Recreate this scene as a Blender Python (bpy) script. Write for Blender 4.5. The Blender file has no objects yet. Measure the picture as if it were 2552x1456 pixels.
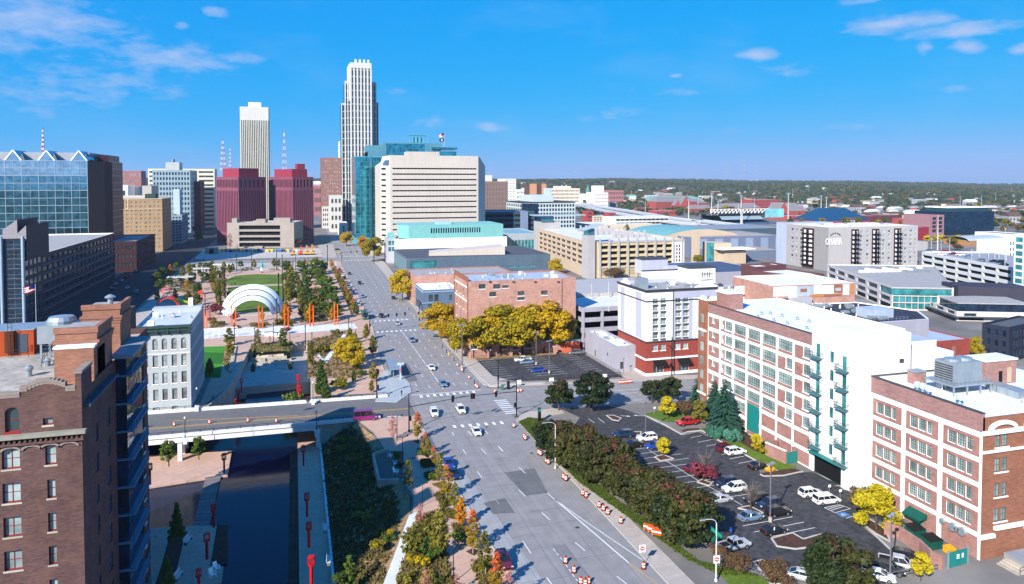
import bpy,math,random
import numpy as np
from mathutils import Vector,Matrix
from mathutils.geometry import tessellate_polygon
from math import sin,cos,tan,pi,radians,sqrt,atan2,hypot
Vc=Vector;rN=range;eN=enumerate
S=bpy.context.scene
COL=S.collection
YAW,PITCH,FPX,CAMH=radians(16.73),radians(2.0),1800.0,60.0
V0=450+FPX*tan(PITCH)
cd=bpy.data.cameras.new('camera');cam=bpy.data.objects.new('camera',cd);COL.objects.link(cam)
cam.location=(0,0,CAMH);cam.rotation_euler=(pi/2-PITCH,0,-YAW)
cd.sensor_width=36;cd.lens=36*FPX/2552.0;cd.shift_y=-(728-V0)/2552.0
cd.clip_start=1;cd.clip_end=60000;S.camera=cam
SUN_AZ,SUN_EL=radians(227.5),radians(31)
S.view_settings.view_transform='Standard';S.view_settings.look='None'
S.view_settings.exposure=0.85;S.view_settings.gamma=1;S.view_settings.use_curve_mapping=False
sl=bpy.data.lights.new('sun','SUN');sl.energy=5.0;sl.angle=radians(.53);sl.color=(1,.95,.87)
so=bpy.data.objects.new('sun',sl);COL.objects.link(so)
sd=Vc((sin(SUN_AZ)*cos(SUN_EL),cos(SUN_AZ)*cos(SUN_EL),sin(SUN_EL)))
so.rotation_euler=sd.to_track_quat('Z','Y').to_euler();so.location=sd*500
W=bpy.data.worlds.new('World');S.world=W;W.use_nodes=True
nt=W.node_tree;N=nt.nodes;L=nt.links
for n in list(N):N.remove(n)
def nd(tree,typ,**k):
 n=tree.nodes.new(typ)
 for a,b in k.items():setattr(n,a,b)
 return n
def mth(tree,op,a,b=None,c=None,clamp=False):
 n=tree.nodes.new('ShaderNodeMath');n.operation=op;n.use_clamp=clamp
 for i,v in eN((a,b,c)):
  if v is None:continue
  if isinstance(v,(int,float)):n.inputs[i].default_value=v
  else:tree.links.new(v,n.inputs[i])
 return n.outputs[0]
sky=nd(nt,'ShaderNodeTexSky');sky.sky_type='NISHITA';sky.sun_disc=False
sky.sun_elevation=SUN_EL;sky.sun_rotation=SUN_AZ;sky.altitude=300;sky.air_density=1.0;sky.dust_density=.35;sky.ozone_density=3.0
ss=nd(nt,'ShaderNodeSeparateColor');L.new(sky.outputs[0],ss.inputs[0]);hs=nd(nt,'ShaderNodeCombineColor')
for i,(a,g)in eN(((2.7,3.0),(2.98,.38),(5.5,.1))):L.new(mth(nt,'MULTIPLY',mth(nt,'POWER',mth(nt,'MULTIPLY',ss.outputs[i],.1),g),a),hs.inputs[i])
tc=nd(nt,'ShaderNodeTexCoord');sx=nd(nt,'ShaderNodeSeparateXYZ');L.new(tc.outputs['Generated'],sx.inputs[0])
az=mth(nt,'ARCTAN2',sx.outputs[0],sx.outputs[1])
hl=mth(nt,'SQRT',mth(nt,'ADD',mth(nt,'MULTIPLY',sx.outputs[0],sx.outputs[0]),mth(nt,'MULTIPLY',sx.outputs[1],sx.outputs[1])))
el=mth(nt,'ARCTAN2',sx.outputs[2],hl)
cv=nd(nt,'ShaderNodeCombineXYZ');L.new(az,cv.inputs[0]);L.new(mth(nt,'MULTIPLY',el,2.6),cv.inputs[1])
n1=nd(nt,'ShaderNodeTexNoise');n1 .inputs['Scale'].default_value=30;n1 .inputs['Detail'].default_value=9;n1 .inputs['Roughness'].default_value=.62
L.new(cv.outputs[0],n1 .inputs['Vector'])
n2=nd(nt,'ShaderNodeTexNoise');n2 .inputs['Scale'].default_value=4.0;n2 .inputs['Detail'].default_value=7;n2 .inputs['Roughness'].default_value=.6
L.new(cv.outputs[0],n2 .inputs['Vector'])
def px_az(u,v):
 a=(u-1276)/FPX;e=(450-v)/FPX
 return YAW+math.atan(a),math.atan(e/sqrt(1+a*a))
clouds=[(100,55,130,48,1.1),(30,95,90,35,.8),(430,148,120,30,1.0),(590,146,60,16,.8),(545,34,34,13,.8),(458,66,15,9,.8),(2200,66,75,17,1.3),(2390,78,90,15,1.3),(2290,55,60,16,1.2),(2405,118,30,14,1.2),(1886,138,45,13,1.3),(1950,178,60,20,.55),(2545,125,22,13,1.1),(1222,318,40,12,1.1),(1700,232,50,10,.7),(2380,225,30,9,.8),(1530,286,90,22,.45),(2298,122,14,14,1.0),(1680,190,20,6,.7),(250,210,190,40,.65),(130,235,170,30,.6),(300,90,90,30,.5),(1070,305,60,14,.55),(2120,320,60,12,.55),(980,228,40,12,.5),(1580,226,14,6,.6),(2140,4,50,8,.9),(170,145,30,10,.5),(1830,325,70,16,.35),(120,280,120,20,.4)]
acc=None
for(u,v,ru,rv,amp)in clouds:
 a0,e0=px_az(u,v)
 da=mth(nt,'MULTIPLY',mth(nt,'SUBTRACT',az,a0),FPX/ru*.9);de=mth(nt,'MULTIPLY',mth(nt,'SUBTRACT',el,e0),FPX/rv*.9)
 r2=mth(nt,'ADD',mth(nt,'MULTIPLY',da,da),mth(nt,'MULTIPLY',de,de))
 g=mth(nt,'MULTIPLY',mth(nt,'EXPONENT',mth(nt,'MULTIPLY',r2,-1.0)),amp)
 acc=g if acc is None else mth(nt,'MAXIMUM',acc,g)
cl=mth(nt,'ADD',acc,mth(nt,'MULTIPLY',mth(nt,'SUBTRACT',n1 .outputs[0],.5),2.3))
cl=mth(nt,'MULTIPLY',mth(nt,'SUBTRACT',cl,.26),.85,clamp=True)
cl=mth(nt,'MULTIPLY',cl,mth(nt,'MULTIPLY',acc,2.2,clamp=True))
thin=mth(nt,'MULTIPLY',mth(nt,'SUBTRACT',n2 .outputs[0],.50),1.1,clamp=True)
cm=mth(nt,'MAXIMUM',mth(nt,'MULTIPLY',cl,.75),mth(nt,'MULTIPLY',thin,.5))
ab=mth(nt,'GREATER_THAN',el,0.0);cm=mth(nt,'MULTIPLY',cm,ab)
mx=nd(nt,'ShaderNodeMixRGB');L.new(cm,mx.inputs[0]);L.new(hs.outputs[0],mx.inputs[1]);mx.inputs[2].default_value=(3.0,3.5,5.0,1)
bg=nd(nt,'ShaderNodeBackground');bg.inputs[1].default_value=.10;L.new(mx.outputs[0],bg.inputs[0])
wo=nd(nt,'ShaderNodeOutputWorld');L.new(bg.outputs[0],wo.inputs[0])
FW=Vc((sin(YAW)*cos(PITCH),cos(YAW)*cos(PITCH),-sin(PITCH)));RT=Vc((cos(YAW),-sin(YAW),0));UP=Vc((sin(YAW)*sin(PITCH),cos(YAW)*sin(PITCH),cos(PITCH)))
def ray(u,v):return FW+RT*((u-1276)/FPX)+UP*((V0-v)/FPX)
def P(u,v,z=0.0):
 r=ray(u,v);t=(z-CAMH)/r.z;return(r.x*t,r.y*t)
def XY(u,v,y):
 r=ray(u,v);t=y/r.y;return r.x*t,CAMH+r.z*t
def XX(u,v,x):
 r=ray(u,v);t=x/r.x;return r.y*t,CAMH+r.z*t
def q8(x,y,v):
 d=Vc((x,y,-CAMH));f=d.x*FW.x+d.y*FW.y;a=d.x*RT.x+d.y*RT.y
 k=(V0-v)/FPX
 h=d.x*sin(YAW)+d.y*cos(YAW)
 return CAMH+h*(k*cos(PITCH)-sin(PITCH))/(cos(PITCH)+k*sin(PITCH))
def K(ox,oy,s):return lambda X,Y:((ox+X/s)*.6431,(oy+Y/s)*.6431)
C2=K(600,950,2.9125);CS=K(1200,1000,2.9125);CB=K(1600,950,2.9125);C3=K(1200,1600,2.1925);C4=K(1900,1600,2.1925)
C5=K(2500,1400,2.9125);C6=K(2650,1764,1.6625);C7=K(500,1700,2.581);C8=K(500,1350,1.6625);CI=K(1400,1350,1.6625);CR=K(3400,1850,2.007)
CT=K(700,600,2.9125);CE=K(2300,1380,2.596)
def G(c,X,Y,z=0):return P(*c(X,Y),z)
MATS={}
def alb(c):return tuple(x**1.28 for x in c[:3])
def new_mat(name):
 m=bpy.data.materials.new(name);m.use_nodes=True;t=m.node_tree
 b=t.nodes['Principled BSDF'];MATS[name]=m
 return m,t,b
def sp(b,v):b.inputs['Specular IOR Level'].default_value=v
def M(name,c,rough=.8,var=.10,vs=.35,bump=0,metal=0,spec=.3,fine=None,obj=0,lane=0):
 if name in MATS:return MATS[name]
 c=alb(c)
 m,t,b=new_mat(name);b.inputs['Roughness'].default_value=rough;b.inputs['Metallic'].default_value=metal;sp(b,spec)
 co=nd(t,'ShaderNodeTexCoord');geo=nd(t,'ShaderNodeNewGeometry')
 no=nd(t,'ShaderNodeTexNoise');no.inputs['Scale'].default_value=vs;no.inputs['Detail'].default_value=8;no.inputs['Roughness'].default_value=.65
 if lane:
  mp=nd(t,'ShaderNodeMapping');mp.inputs['Scale'].default_value=(12,.25,1);t.links.new(geo.outputs['Position'],mp.inputs[0]);t.links.new(mp.outputs[0],no.inputs['Vector'])
 else:t.links.new(geo.outputs['Position'],no.inputs['Vector'])
 rp=nd(t,'ShaderNodeMapRange');rp.inputs[1].default_value=.3;rp.inputs[2].default_value=.7;rp.inputs[3].default_value=1-var;rp.inputs[4].default_value=1+var
 t.links.new(no.outputs[0],rp.inputs[0]);f=rp.outputs[0]
 if not lane and var<.15:
  mp=nd(t,'ShaderNodeMapping');mp.inputs['Scale'].default_value=(.9,.9,.07);t.links.new(geo.outputs['Position'],mp.inputs[0]);n6=nd(t,'ShaderNodeTexNoise');n6 .inputs['Detail'].default_value=5;n6 .inputs['Scale'].default_value=1.0;t.links.new(mp.outputs[0],n6 .inputs['Vector'])
  f=mth(t,'MULTIPLY',f,mth(t,'ADD',mth(t,'MULTIPLY',n6 .outputs[0],.3),.85))
 if fine:
  n3=nd(t,'ShaderNodeTexNoise');n3 .inputs['Scale'].default_value=fine[0];n3 .inputs['Detail'].default_value=4;t.links.new(geo.outputs['Position'],n3 .inputs['Vector'])
  r3=nd(t,'ShaderNodeMapRange');r3 .inputs[1].default_value=.3;r3 .inputs[2].default_value=.7;r3 .inputs[3].default_value=1-fine[1];r3 .inputs[4].default_value=1+fine[1]
  t.links.new(n3 .outputs[0],r3 .inputs[0]);f=mth(t,'MULTIPLY',f,r3 .outputs[0])
 if obj:
  oi=nd(t,'ShaderNodeObjectInfo');f=mth(t,'MULTIPLY',f,mth(t,'ADD',mth(t,'MULTIPLY',oi.outputs['Random'],2*obj),1-obj))
 mu=nd(t,'ShaderNodeVectorMath',operation='SCALE');mu.inputs[0].default_value=c[:3];t.links.new(f,mu.inputs['Scale'])
 t.links.new(mu.outputs[0],b.inputs['Base Color'])
 if bump:
  bp=nd(t,'ShaderNodeBump');bp.inputs['Strength'].default_value=bump;bp.inputs['Distance'].default_value=.05
  n4=nd(t,'ShaderNodeTexNoise');n4 .inputs['Scale'].default_value=6;n4 .inputs['Detail'].default_value=6;t.links.new(geo.outputs['Position'],n4 .inputs['Vector'])
  t.links.new(n4 .outputs[0],bp.inputs['Height']);t.links.new(bp.outputs[0],b.inputs['Normal'])
 return m
def BRICK(name,c1,c2,mo,rough=.85,w=.40,h=.13,stain=.22,blotch=None):
 if name in MATS:return MATS[name]
 c1,c2,mo=alb(c1),alb(c2),alb(mo)
 if blotch:blotch=(alb(blotch[0]),blotch[1])
 m,t,b=new_mat(name);b.inputs['Roughness'].default_value=rough;sp(b,.2)
 uv=nd(t,'ShaderNodeUVMap');uv.uv_map='UVMap'
 br=nd(t,'ShaderNodeTexBrick');br.inputs['Scale'].default_value=1;br.inputs['Brick Width'].default_value=w;br.inputs['Row Height'].default_value=h
 br.inputs['Mortar Size'].default_value=.012;br.inputs['Color1'].default_value=(*c1,1);br.inputs['Color2'].default_value=(*c2,1);br.inputs['Mortar'].default_value=(*mo,1)
 t.links.new(uv.outputs[0],br.inputs['Vector'])
 geo=nd(t,'ShaderNodeNewGeometry');no=nd(t,'ShaderNodeTexNoise');no.inputs['Scale'].default_value=.22;no.inputs['Detail'].default_value=10;no.inputs['Roughness'].default_value=.7
 t.links.new(geo.outputs['Position'],no.inputs['Vector'])
 rp=nd(t,'ShaderNodeMapRange');rp.inputs[1].default_value=.3;rp.inputs[2].default_value=.7;rp.inputs[3].default_value=1-stain;rp.inputs[4].default_value=1+stain
 t.links.new(no.outputs[0],rp.inputs[0])
 mp=nd(t,'ShaderNodeMapping');mp.inputs['Scale'].default_value=(.5,.5,4.5);t.links.new(geo.outputs['Position'],mp.inputs[0])
 n5=nd(t,'ShaderNodeTexNoise');n5 .inputs['Scale'].default_value=1.4;n5 .inputs['Detail'].default_value=5;t.links.new(mp.outputs[0],n5 .inputs['Vector'])
 r5=nd(t,'ShaderNodeMapRange');r5 .inputs[1].default_value=.3;r5 .inputs[2].default_value=.7;r5 .inputs[3].default_value=.82;r5 .inputs[4].default_value=1.18
 t.links.new(n5 .outputs[0],r5 .inputs[0])
 f=mth(t,'MULTIPLY',rp.outputs[0],r5 .outputs[0])
 mu=nd(t,'ShaderNodeVectorMath',operation='SCALE');t.links.new(br.outputs[0],mu.inputs[0]);t.links.new(f,mu.inputs['Scale'])
 out=mu.outputs[0]
 if blotch:
  nb=nd(t,'ShaderNodeTexNoise');nb.inputs['Scale'].default_value=.55;nb.inputs['Detail'].default_value=12;nb.inputs['Roughness'].default_value=.75;t.links.new(geo.outputs['Position'],nb.inputs['Vector'])
  rb=nd(t,'ShaderNodeMapRange');rb.inputs[1].default_value=.5;rb.inputs[2].default_value=.62;t.links.new(nb.outputs[0],rb.inputs[0])
  mb=nd(t,'ShaderNodeMixRGB');t.links.new(mth(t,'MULTIPLY',rb.outputs[0],blotch[1]),mb.inputs[0]);t.links.new(out,mb.inputs[1]);mb.inputs[2].default_value=(*blotch[0],1);out=mb.outputs[0]
 t.links.new(out,b.inputs['Base Color'])
 bp=nd(t,'ShaderNodeBump');bp.inputs['Strength'].default_value=.5;bp.inputs['Distance'].default_value=.02;t.links.new(br.outputs['Fac'],bp.inputs['Height']);bp.invert=True
 t.links.new(bp.outputs[0],b.inputs['Normal'])
 return m
def GLASS(name,c,rough=.06,metal=.0,var=.5,spec=.8):
 if name in MATS:return MATS[name]
 m,t,b=new_mat(name);b.inputs['Roughness'].default_value=rough;b.inputs['Metallic'].default_value=metal;sp(b,spec)
 oi=nd(t,'ShaderNodeObjectInfo');geo=nd(t,'ShaderNodeNewGeometry')
 no=nd(t,'ShaderNodeTexNoise');no.inputs['Scale'].default_value=.28;no.inputs['Detail'].default_value=3
 ad=nd(t,'ShaderNodeVectorMath',operation='ADD');t.links.new(geo.outputs['Position'],ad.inputs[0])
 sc=nd(t,'ShaderNodeVectorMath',operation='SCALE');sc.inputs[0].default_value=(31,17,57);t.links.new(oi.outputs['Random'],sc.inputs['Scale']);t.links.new(sc.outputs[0],ad.inputs[1])
 t.links.new(ad.outputs[0],no.inputs['Vector'])
 rp=nd(t,'ShaderNodeMapRange');rp.inputs[1].default_value=.32;rp.inputs[2].default_value=.68;rp.inputs[3].default_value=1-var;rp.inputs[4].default_value=1+var
 t.links.new(no.outputs[0],rp.inputs[0])
 mu=nd(t,'ShaderNodeVectorMath',operation='SCALE');mu.inputs[0].default_value=c;t.links.new(rp.outputs[0],mu.inputs['Scale']);t.links.new(mu.outputs[0],b.inputs['Base Color'])
 bp=nd(t,'ShaderNodeBump');bp.inputs['Strength'].default_value=.12;bp.inputs['Distance'].default_value=.3
 nw=nd(t,'ShaderNodeTexNoise');nw.inputs['Scale'].default_value=.35;nw.inputs['Detail'].default_value=2;t.links.new(ad.outputs[0],nw.inputs['Vector']);t.links.new(nw.outputs[0],bp.inputs['Height']);t.links.new(bp.outputs[0],b.inputs['Normal'])
 return m
def LEAF(name,lo,hi,top=None,topz=.5):
 lo,hi,top=alb(lo),alb(hi),top and alb(top)
 m,t,b=new_mat(name);b.inputs['Roughness'].default_value=.6;sp(b,.25)
 oi=nd(t,'ShaderNodeObjectInfo');geo=nd(t,'ShaderNodeNewGeometry');co=nd(t,'ShaderNodeTexCoord')
 no=nd(t,'ShaderNodeTexNoise');no.inputs['Scale'].default_value=.8;no.inputs['Detail'].default_value=6;no.inputs['Roughness'].default_value=.8;t.links.new(geo.outputs['Position'],no.inputs['Vector'])
 f=mth(t,'ADD',mth(t,'MULTIPLY',mth(t,'SUBTRACT',no.outputs[0],.5),2.4),mth(t,'ADD',mth(t,'MULTIPLY',mth(t,'SUBTRACT',oi.outputs['Random'],.5),.6),.5),clamp=True)
 mix=nd(t,'ShaderNodeMixRGB');t.links.new(f,mix.inputs[0]);mix.inputs[1].default_value=(*lo,1);mix.inputs[2].default_value=(*hi,1)
 out=mix.outputs[0]
 if top:
  sz=nd(t,'ShaderNodeSeparateXYZ');t.links.new(co.outputs['Generated'],sz.inputs[0])
  n2=nd(t,'ShaderNodeTexNoise');n2 .inputs['Scale'].default_value=.5;n2 .inputs['Detail'].default_value=4;t.links.new(geo.outputs['Position'],n2 .inputs['Vector'])
  g=mth(t,'MULTIPLY',mth(t,'SUBTRACT',mth(t,'ADD',sz.outputs[2],mth(t,'MULTIPLY',mth(t,'SUBTRACT',n2 .outputs[0],.5),2.2)),topz),3,clamp=True)
  m2=nd(t,'ShaderNodeMixRGB');t.links.new(g,m2 .inputs[0]);t.links.new(out,m2 .inputs[1]);m2 .inputs[2].default_value=(*top,1);out=m2 .outputs[0]
 t.links.new(out,b.inputs['Base Color'])
 b.inputs['Transmission Weight'].default_value=0
 tr=nd(t,'ShaderNodeBsdfTranslucent');t.links.new(out,tr.inputs[0]);ms=nd(t,'ShaderNodeMixShader');ms.inputs[0].default_value=.22
 o=t.nodes['Material Output'];t.links.new(b.outputs[0],ms.inputs[1]);t.links.new(tr.outputs[0],ms.inputs[2]);t.links.new(ms.outputs[0],o.inputs[0])
 return m
class MB:
 def __init__(s):s.v=[];s.f=[];s.m=[]
 def quad(s,a,b,c,d,m=0):s.poly([a,b,c,d],m)
 def poly(s,pts,m=0):
  i=len(s.v);s.v+=[tuple(p)for p in pts];s.f.append(tuple(rN(i,i+len(pts))));s.m.append(m)
 def box(s,x0,y0,z0,x1,y1,z1,m=0,bottom=True):
  i=len(s.v);s.v+=[(x0,y0,z0),(x1,y0,z0),(x1,y1,z0),(x0,y1,z0),(x0,y0,z1),(x1,y0,z1),(x1,y1,z1),(x0,y1,z1)]
  F=[(0,1,5,4),(1,2,6,5),(2,3,7,6),(3,0,4,7),(4,5,6,7)]+([(3,2,1,0)]if bottom else[])
  for f in F:s.f.append(tuple(i+k for k in f));s.m.append(m)
 def prism(s,pts,z0,z1,m=0,mt=None,bottom=False):
  n=len(pts);a=sum(pts[i][0]*pts[(i+1)%n][1]-pts[(i+1)%n][0]*pts[i][1]for i in rN(n))
  if a<0:pts=pts[::-1]
  i=len(s.v);s.v+=[(p[0],p[1],z0)for p in pts]+[(p[0],p[1],z1)for p in pts]
  for k in rN(n):
   s.f.append((i+k,i+(k+1)%n,i+n+(k+1)%n,i+n+k));s.m.append(m)
  s.f.append(tuple(rN(i+n,i+2*n)));s.m.append(m if mt is None else mt)
  if bottom:s.f.append(tuple(rN(i+n-1,i-1,-1)));s.m.append(m)
 def tube(s,a,b,r0,r1=None,n=8,m=0,cap=True):
  r1=r0 if r1 is None else r1;a=Vc(a);b=Vc(b);d=(b-a).normalized()
  x=d.orthogonal().normalized();y=d.cross(x);i=len(s.v)
  for p,r in((a,r0),(b,r1)):
   for k in rN(n):
    t=2*pi*k/n;s.v.append(tuple(p+x*(cos(t)*r)+y*(sin(t)*r)))
  for k in rN(n):s.f.append((i+k,i+(k+1)%n,i+n+(k+1)%n,i+n+k));s.m.append(m)
  if cap:s.f.append(tuple(rN(i+n,i+2*n)));s.m.append(m);s.f.append(tuple(rN(i+n-1,i-1,-1)));s.m.append(m)
 def bar(s,a,b,w,h,m=0):
  a=Vc(a);b=Vc(b);d=(b-a).normalized();x=d.cross(Vc((0,0,1)))
  x=x.normalized()*w/2 if x.length>.01 else Vc((w/2,0,0));z=x.cross(d).normalized()*h/2;i=len(s.v)
  for p in(a,b):
   for q in(-x-z,x-z,x+z,-x+z):s.v.append(tuple(p+q))
  for f in((0,1,5,4),(1,2,6,5),(2,3,7,6),(3,0,4,7),(3,2,1,0),(4,5,6,7)):s.f.append(tuple(i+k for k in f));s.m.append(m)
 def lathe(s,prof,c=(0,0),n=12,m=0,ms=None):
  i=len(s.v)
  for(r,z)in prof:
   for k in rN(n):t=2*pi*k/n;s.v.append((c[0]+r*cos(t),c[1]+r*sin(t),z))
  for j in rN(len(prof)-1):
   for k in rN(n):s.f.append((i+j*n+k,i+j*n+(k+1)%n,i+(j+1)*n+(k+1)%n,i+(j+1)*n+k));s.m.append(ms[j]if ms else m)
  s.f.append(tuple(i+(len(prof)-1)*n+k for k in rN(n)));s.m.append(ms[-1]if ms else m)
 def mesh(s,name,mats,off=(0,0,0),smooth=False):
  me=bpy.data.meshes.new(name);o=off
  me.from_pydata([(a-o[0],b-o[1],c-o[2])for a,b,c in s.v],[],s.f)
  for m in(mats if isinstance(mats,(list,tuple))else[mats]):me.materials.append(m)
  me.polygons.foreach_set('material_index',s.m)
  if smooth:me.polygons.foreach_set('use_smooth',[True]*len(s.f))
  me.update();uv=me.uv_layers.new(name='UVMap');nl=len(me.loops)
  co=np.empty(len(me.vertices)*3);me.vertices.foreach_get('co',co);co=co.reshape(-1,3)+np.array(o)
  li=np.empty(nl,int);me.loops.foreach_get('vertex_index',li)
  nm=np.empty(len(me.polygons)*3);me.polygons.foreach_get('normal',nm);nm=nm.reshape(-1,3)
  lt=np.empty(len(me.polygons),int);me.polygons.foreach_get('loop_total',lt);ax=np.abs(nm)
  px=np.repeat(ax,lt,axis=0);cc=co[li];out=np.empty((nl,2))
  zz=(px[:,2]>.7);xx=(~zz)&(px[:,0]>px[:,1]);yy=(~zz)&(~xx)
  out[zz]=cc[zz][:,:2];out[xx]=cc[xx][:,1:];out[yy]=cc[yy][:,[0,2]]
  uv.data.foreach_set('uv',out.ravel());return me
def link(name,me,parent=None,loc=(0,0,0),rz=0,sc=None):
 o=bpy.data.objects.new(name,me);COL.objects.link(o);o.location=loc;o.rotation_euler=(0,0,rz)
 if parent:o.parent=parent
 if sc is not None:o.scale=(sc,sc,sc)if isinstance(sc,(int,float))else sc
 return o
nth='first second third fourth fifth sixth seventh eighth ninth tenth eleventh twelfth thirteenth fourteenth fifteenth sixteenth seventeenth eighteenth nineteenth twentieth'.split()
def q1(name,label,cat,loc=(0,0,0),rz=0,group=None,sc=None,me=None):
 o=link(name,me,None,loc,rz,sc);o['label']=label;o['category']=cat
 if group:o['group']=group
 if me is None:o.empty_display_size=.1
 return o
def struct(name,mb,mats,loc=(0,0,0),label=None):
 o=link(name,mb.mesh(name,mats,loc),None,loc);o['kind']='structure'
 if label:o['label']=label
 return o
def q0(T,name,mb,mats,smooth=False,stuff=False,parent=None,label=None):
 b=Vc(T.location);me=mb.mesh(name,mats,tuple(b),smooth)
 o=link(name,me,parent or T)
 if stuff:o['kind']='stuff'
 if label:o['label']=label
 return o
asphalt=M('asphalt',(.055,.057,.066),.9,.22,.12,.3,fine=(1.1,.28))
lot_asph=M('lot_asphalt',(.085,.084,.09),.9,.28,.16,.3,fine=(.9,.45))
road=M('worn_road',(.32,.305,.30),.9,.10,.06,.25,fine=(.35,.10),lane=1)
roadL=M('concrete_lane',(.37,.37,.37),.9,.10,.10,.2,fine=(.4,.1),lane=1)
roadD=M('patch_asphalt',(.20,.198,.20),.9,.15,.2,.2,fine=(1.3,.1))
roadTan=M('turn_lane',(.27,.262,.265),.9,.10,.08,.2)
conc=M('sidewalk_concrete',(.47,.42,.38),.9,.08,.4,.1,fine=(3,.05),obj=.05)
concW=M('white_concrete',(.66,.66,.66),.85,.06,.2,0)
pave=M('pink_paving',(.55,.39,.31),.9,.10,.15,.1,fine=(1.5,.08))
paveT=M('tan_paving',(.52,.41,.31),.9,.08,.2,.1)
kerbm=M('kerb_concrete',(.50,.48,.45),.9,.08,.5)
paint=M('white_paint',(.72,.72,.72),.8,.12,1.5)
ypaint=M('yellow_paint',(.62,.38,.06),.8,.12,1.5)
soil=M('mulch',(.115,.065,.048),1,.3,.5,.5,fine=(3,.3))
soil2=M('dry_bed',(.34,.24,.14),1,.35,.25,.5,fine=(1.2,.35))
grass=M('lawn_grass',(.14,.205,.03),1,.28,.12,.4,fine=(1.6,.25))
grass2=M('dry_grass',(.13,.135,.03),1,.35,.15,.4,fine=(1.2,.3))
turf=M('artificial_turf',(.04,.19,.02),1,.1,.2)
turf2=M('artificial_turf_light',(.09,.30,.04),1,.1,.2)
cityg=M('city_ground',(.24,.225,.21),.95,.3,.02,0,fine=(.06,.25))
bare=M('cleared_ground',(.50,.475,.44),.95,.12,.03,.1,fine=(.3,.10))
stone=M('limestone',(.50,.45,.38),.9,.2,.4,.3,obj=.15)
wht=M('white_stucco',(.78,.77,.75),.85,.03,.3)
balc=M('balcony_slab',(.10,.25,.25),.6)
wht2=M('painted_white_frame',(.84,.82,.80),.85,.04,.4)
twr=M('tower_stone',(.60,.59,.56),.85,.06,.05)
grey1=M('grey_stucco',(.47,.46,.50),.85,.04,.3)
lav=M('lavender_stucco',(.50,.50,.58),.85,.04,.3)
roofW=M('white_membrane',(.72,.75,.78),.8,.12,.25,fine=(1,.05))
roofB=M('dark_membrane',(.055,.062,.095),.9,.18,.3)
roofG=M('gravel_roof',(.40,.385,.38),.95,.15,.4,fine=(2,.15))
roofBl=M('pale_blue_roof',(.42,.48,.56),.8,.10,.25)
metalG=M('galvanised',(.42,.47,.50),.45,.1,.8,metal=.5)
metalD=M('dark_metal',(.02,.021,.025),.5,.1,1)
poleG=M('grey_pole',(.20,.20,.21),.5,.1,1)
poleW=M('pale_pole',(.55,.56,.55),.5,.05,1)
trimD=M('dark_trim',(.10,.10,.105),.7,.1,1)
green=M('green_paint',(.012,.13,.10),.5,.1,1)
teal=M('teal_paint',(.03,.26,.24),.55,.08,1)
cornG=M('dark_green_cornice',(.05,.10,.085),.7,.15,.7)
red=M('red_post_paint',(.55,.018,.012),.45,.08,1)
redf=M('red_frame_paint',(.38,.03,.028),.6,.1,1)
orange=M('orange_pole_paint',(.75,.17,.012),.5,.06,.6)
orangeS=M('orange_plastic',(.80,.12,.015),.5,.05,1)
whiteS=M('white_band',(.8,.8,.78),.5,.05,1)
blk=M('black_rubber',(.015,.015,.016),.8,.05,2)
bark=M('bark',(.13,.10,.075),.95,.2,2)
barkP=M('pale_bark',(.38,.33,.27),.95,.15,2)
yellowM=M('machine_yellow',(.75,.40,.03),.5,.08,1)
stucO=M('orange_stucco',(.42,.10,.03),.85,.1,.4)
skin=M('skin',(.45,.27,.19),.6);
bk1=BRICK('brown_brick',(.21,.125,.115),(.15,.09,.09),(.16,.12,.11),w=.42,h=.14,stain=.25,blotch=((.25,.155,.11),.4))
bk2=BRICK('salmon_brick',(.42,.22,.16),(.34,.17,.125),(.40,.27,.20),w=.42,h=.14,stain=.2)
bk3=BRICK('pink_weathered_brick',(.52,.31,.255),(.44,.26,.215),(.50,.36,.31),w=.5,h=.18,stain=.22,blotch=((.60,.43,.37),.4))
bk4=BRICK('red_brown_brick',(.42,.24,.205),(.34,.19,.165),(.42,.32,.29),w=.5,h=.18,stain=.2,blotch=((.46,.30,.26),.5))
bk5=BRICK('russet_brick',(.37,.18,.115),(.30,.145,.095),(.36,.22,.17),w=.5,h=.18,stain=.15)
bk6=BRICK('hotel_red_brick',(.36,.095,.075),(.30,.08,.065),(.38,.14,.11),w=.6,h=.2,stain=.12)
bkP=BRICK('parapet_brick',(.40,.25,.235),(.33,.20,.19),(.44,.33,.31),w=.5,h=.18,stain=.12)
gW=GLASS('window_glass',(.035,.055,.06),.08,0,.6)
gB=GLASS('curtained_glass',(.22,.28,.27),.25,0,.6)
gT=GLASS('teal_glass',(.04,.24,.26),.12,.3,.45)
gD=GLASS('dark_blue_glass',(.008,.022,.05),.06,.1,.7)
gPale=GLASS('pale_sky_glass',(.20,.38,.48),.08,.75,.35)
dark=M('recess_shade_black',(.010,.011,.013),.9,.1,1)  # near-black put into opening fills for the shade inside them
frD=M('dark_frame',(.03,.033,.035),.6);frG=M('grey_green_frame',(.10,.14,.14),.6);frW=M('white_frame',(.7,.7,.7),.6);frA=M('aluminium_frame',(.40,.46,.50),.4,metal=.3);frB=M('blue_frame',(.10,.30,.42),.5)
def bq(T,n,a,*m,**k):b=MB();b.box(*a);return q0(T,n,b,*m,**k)
WM={}
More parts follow.
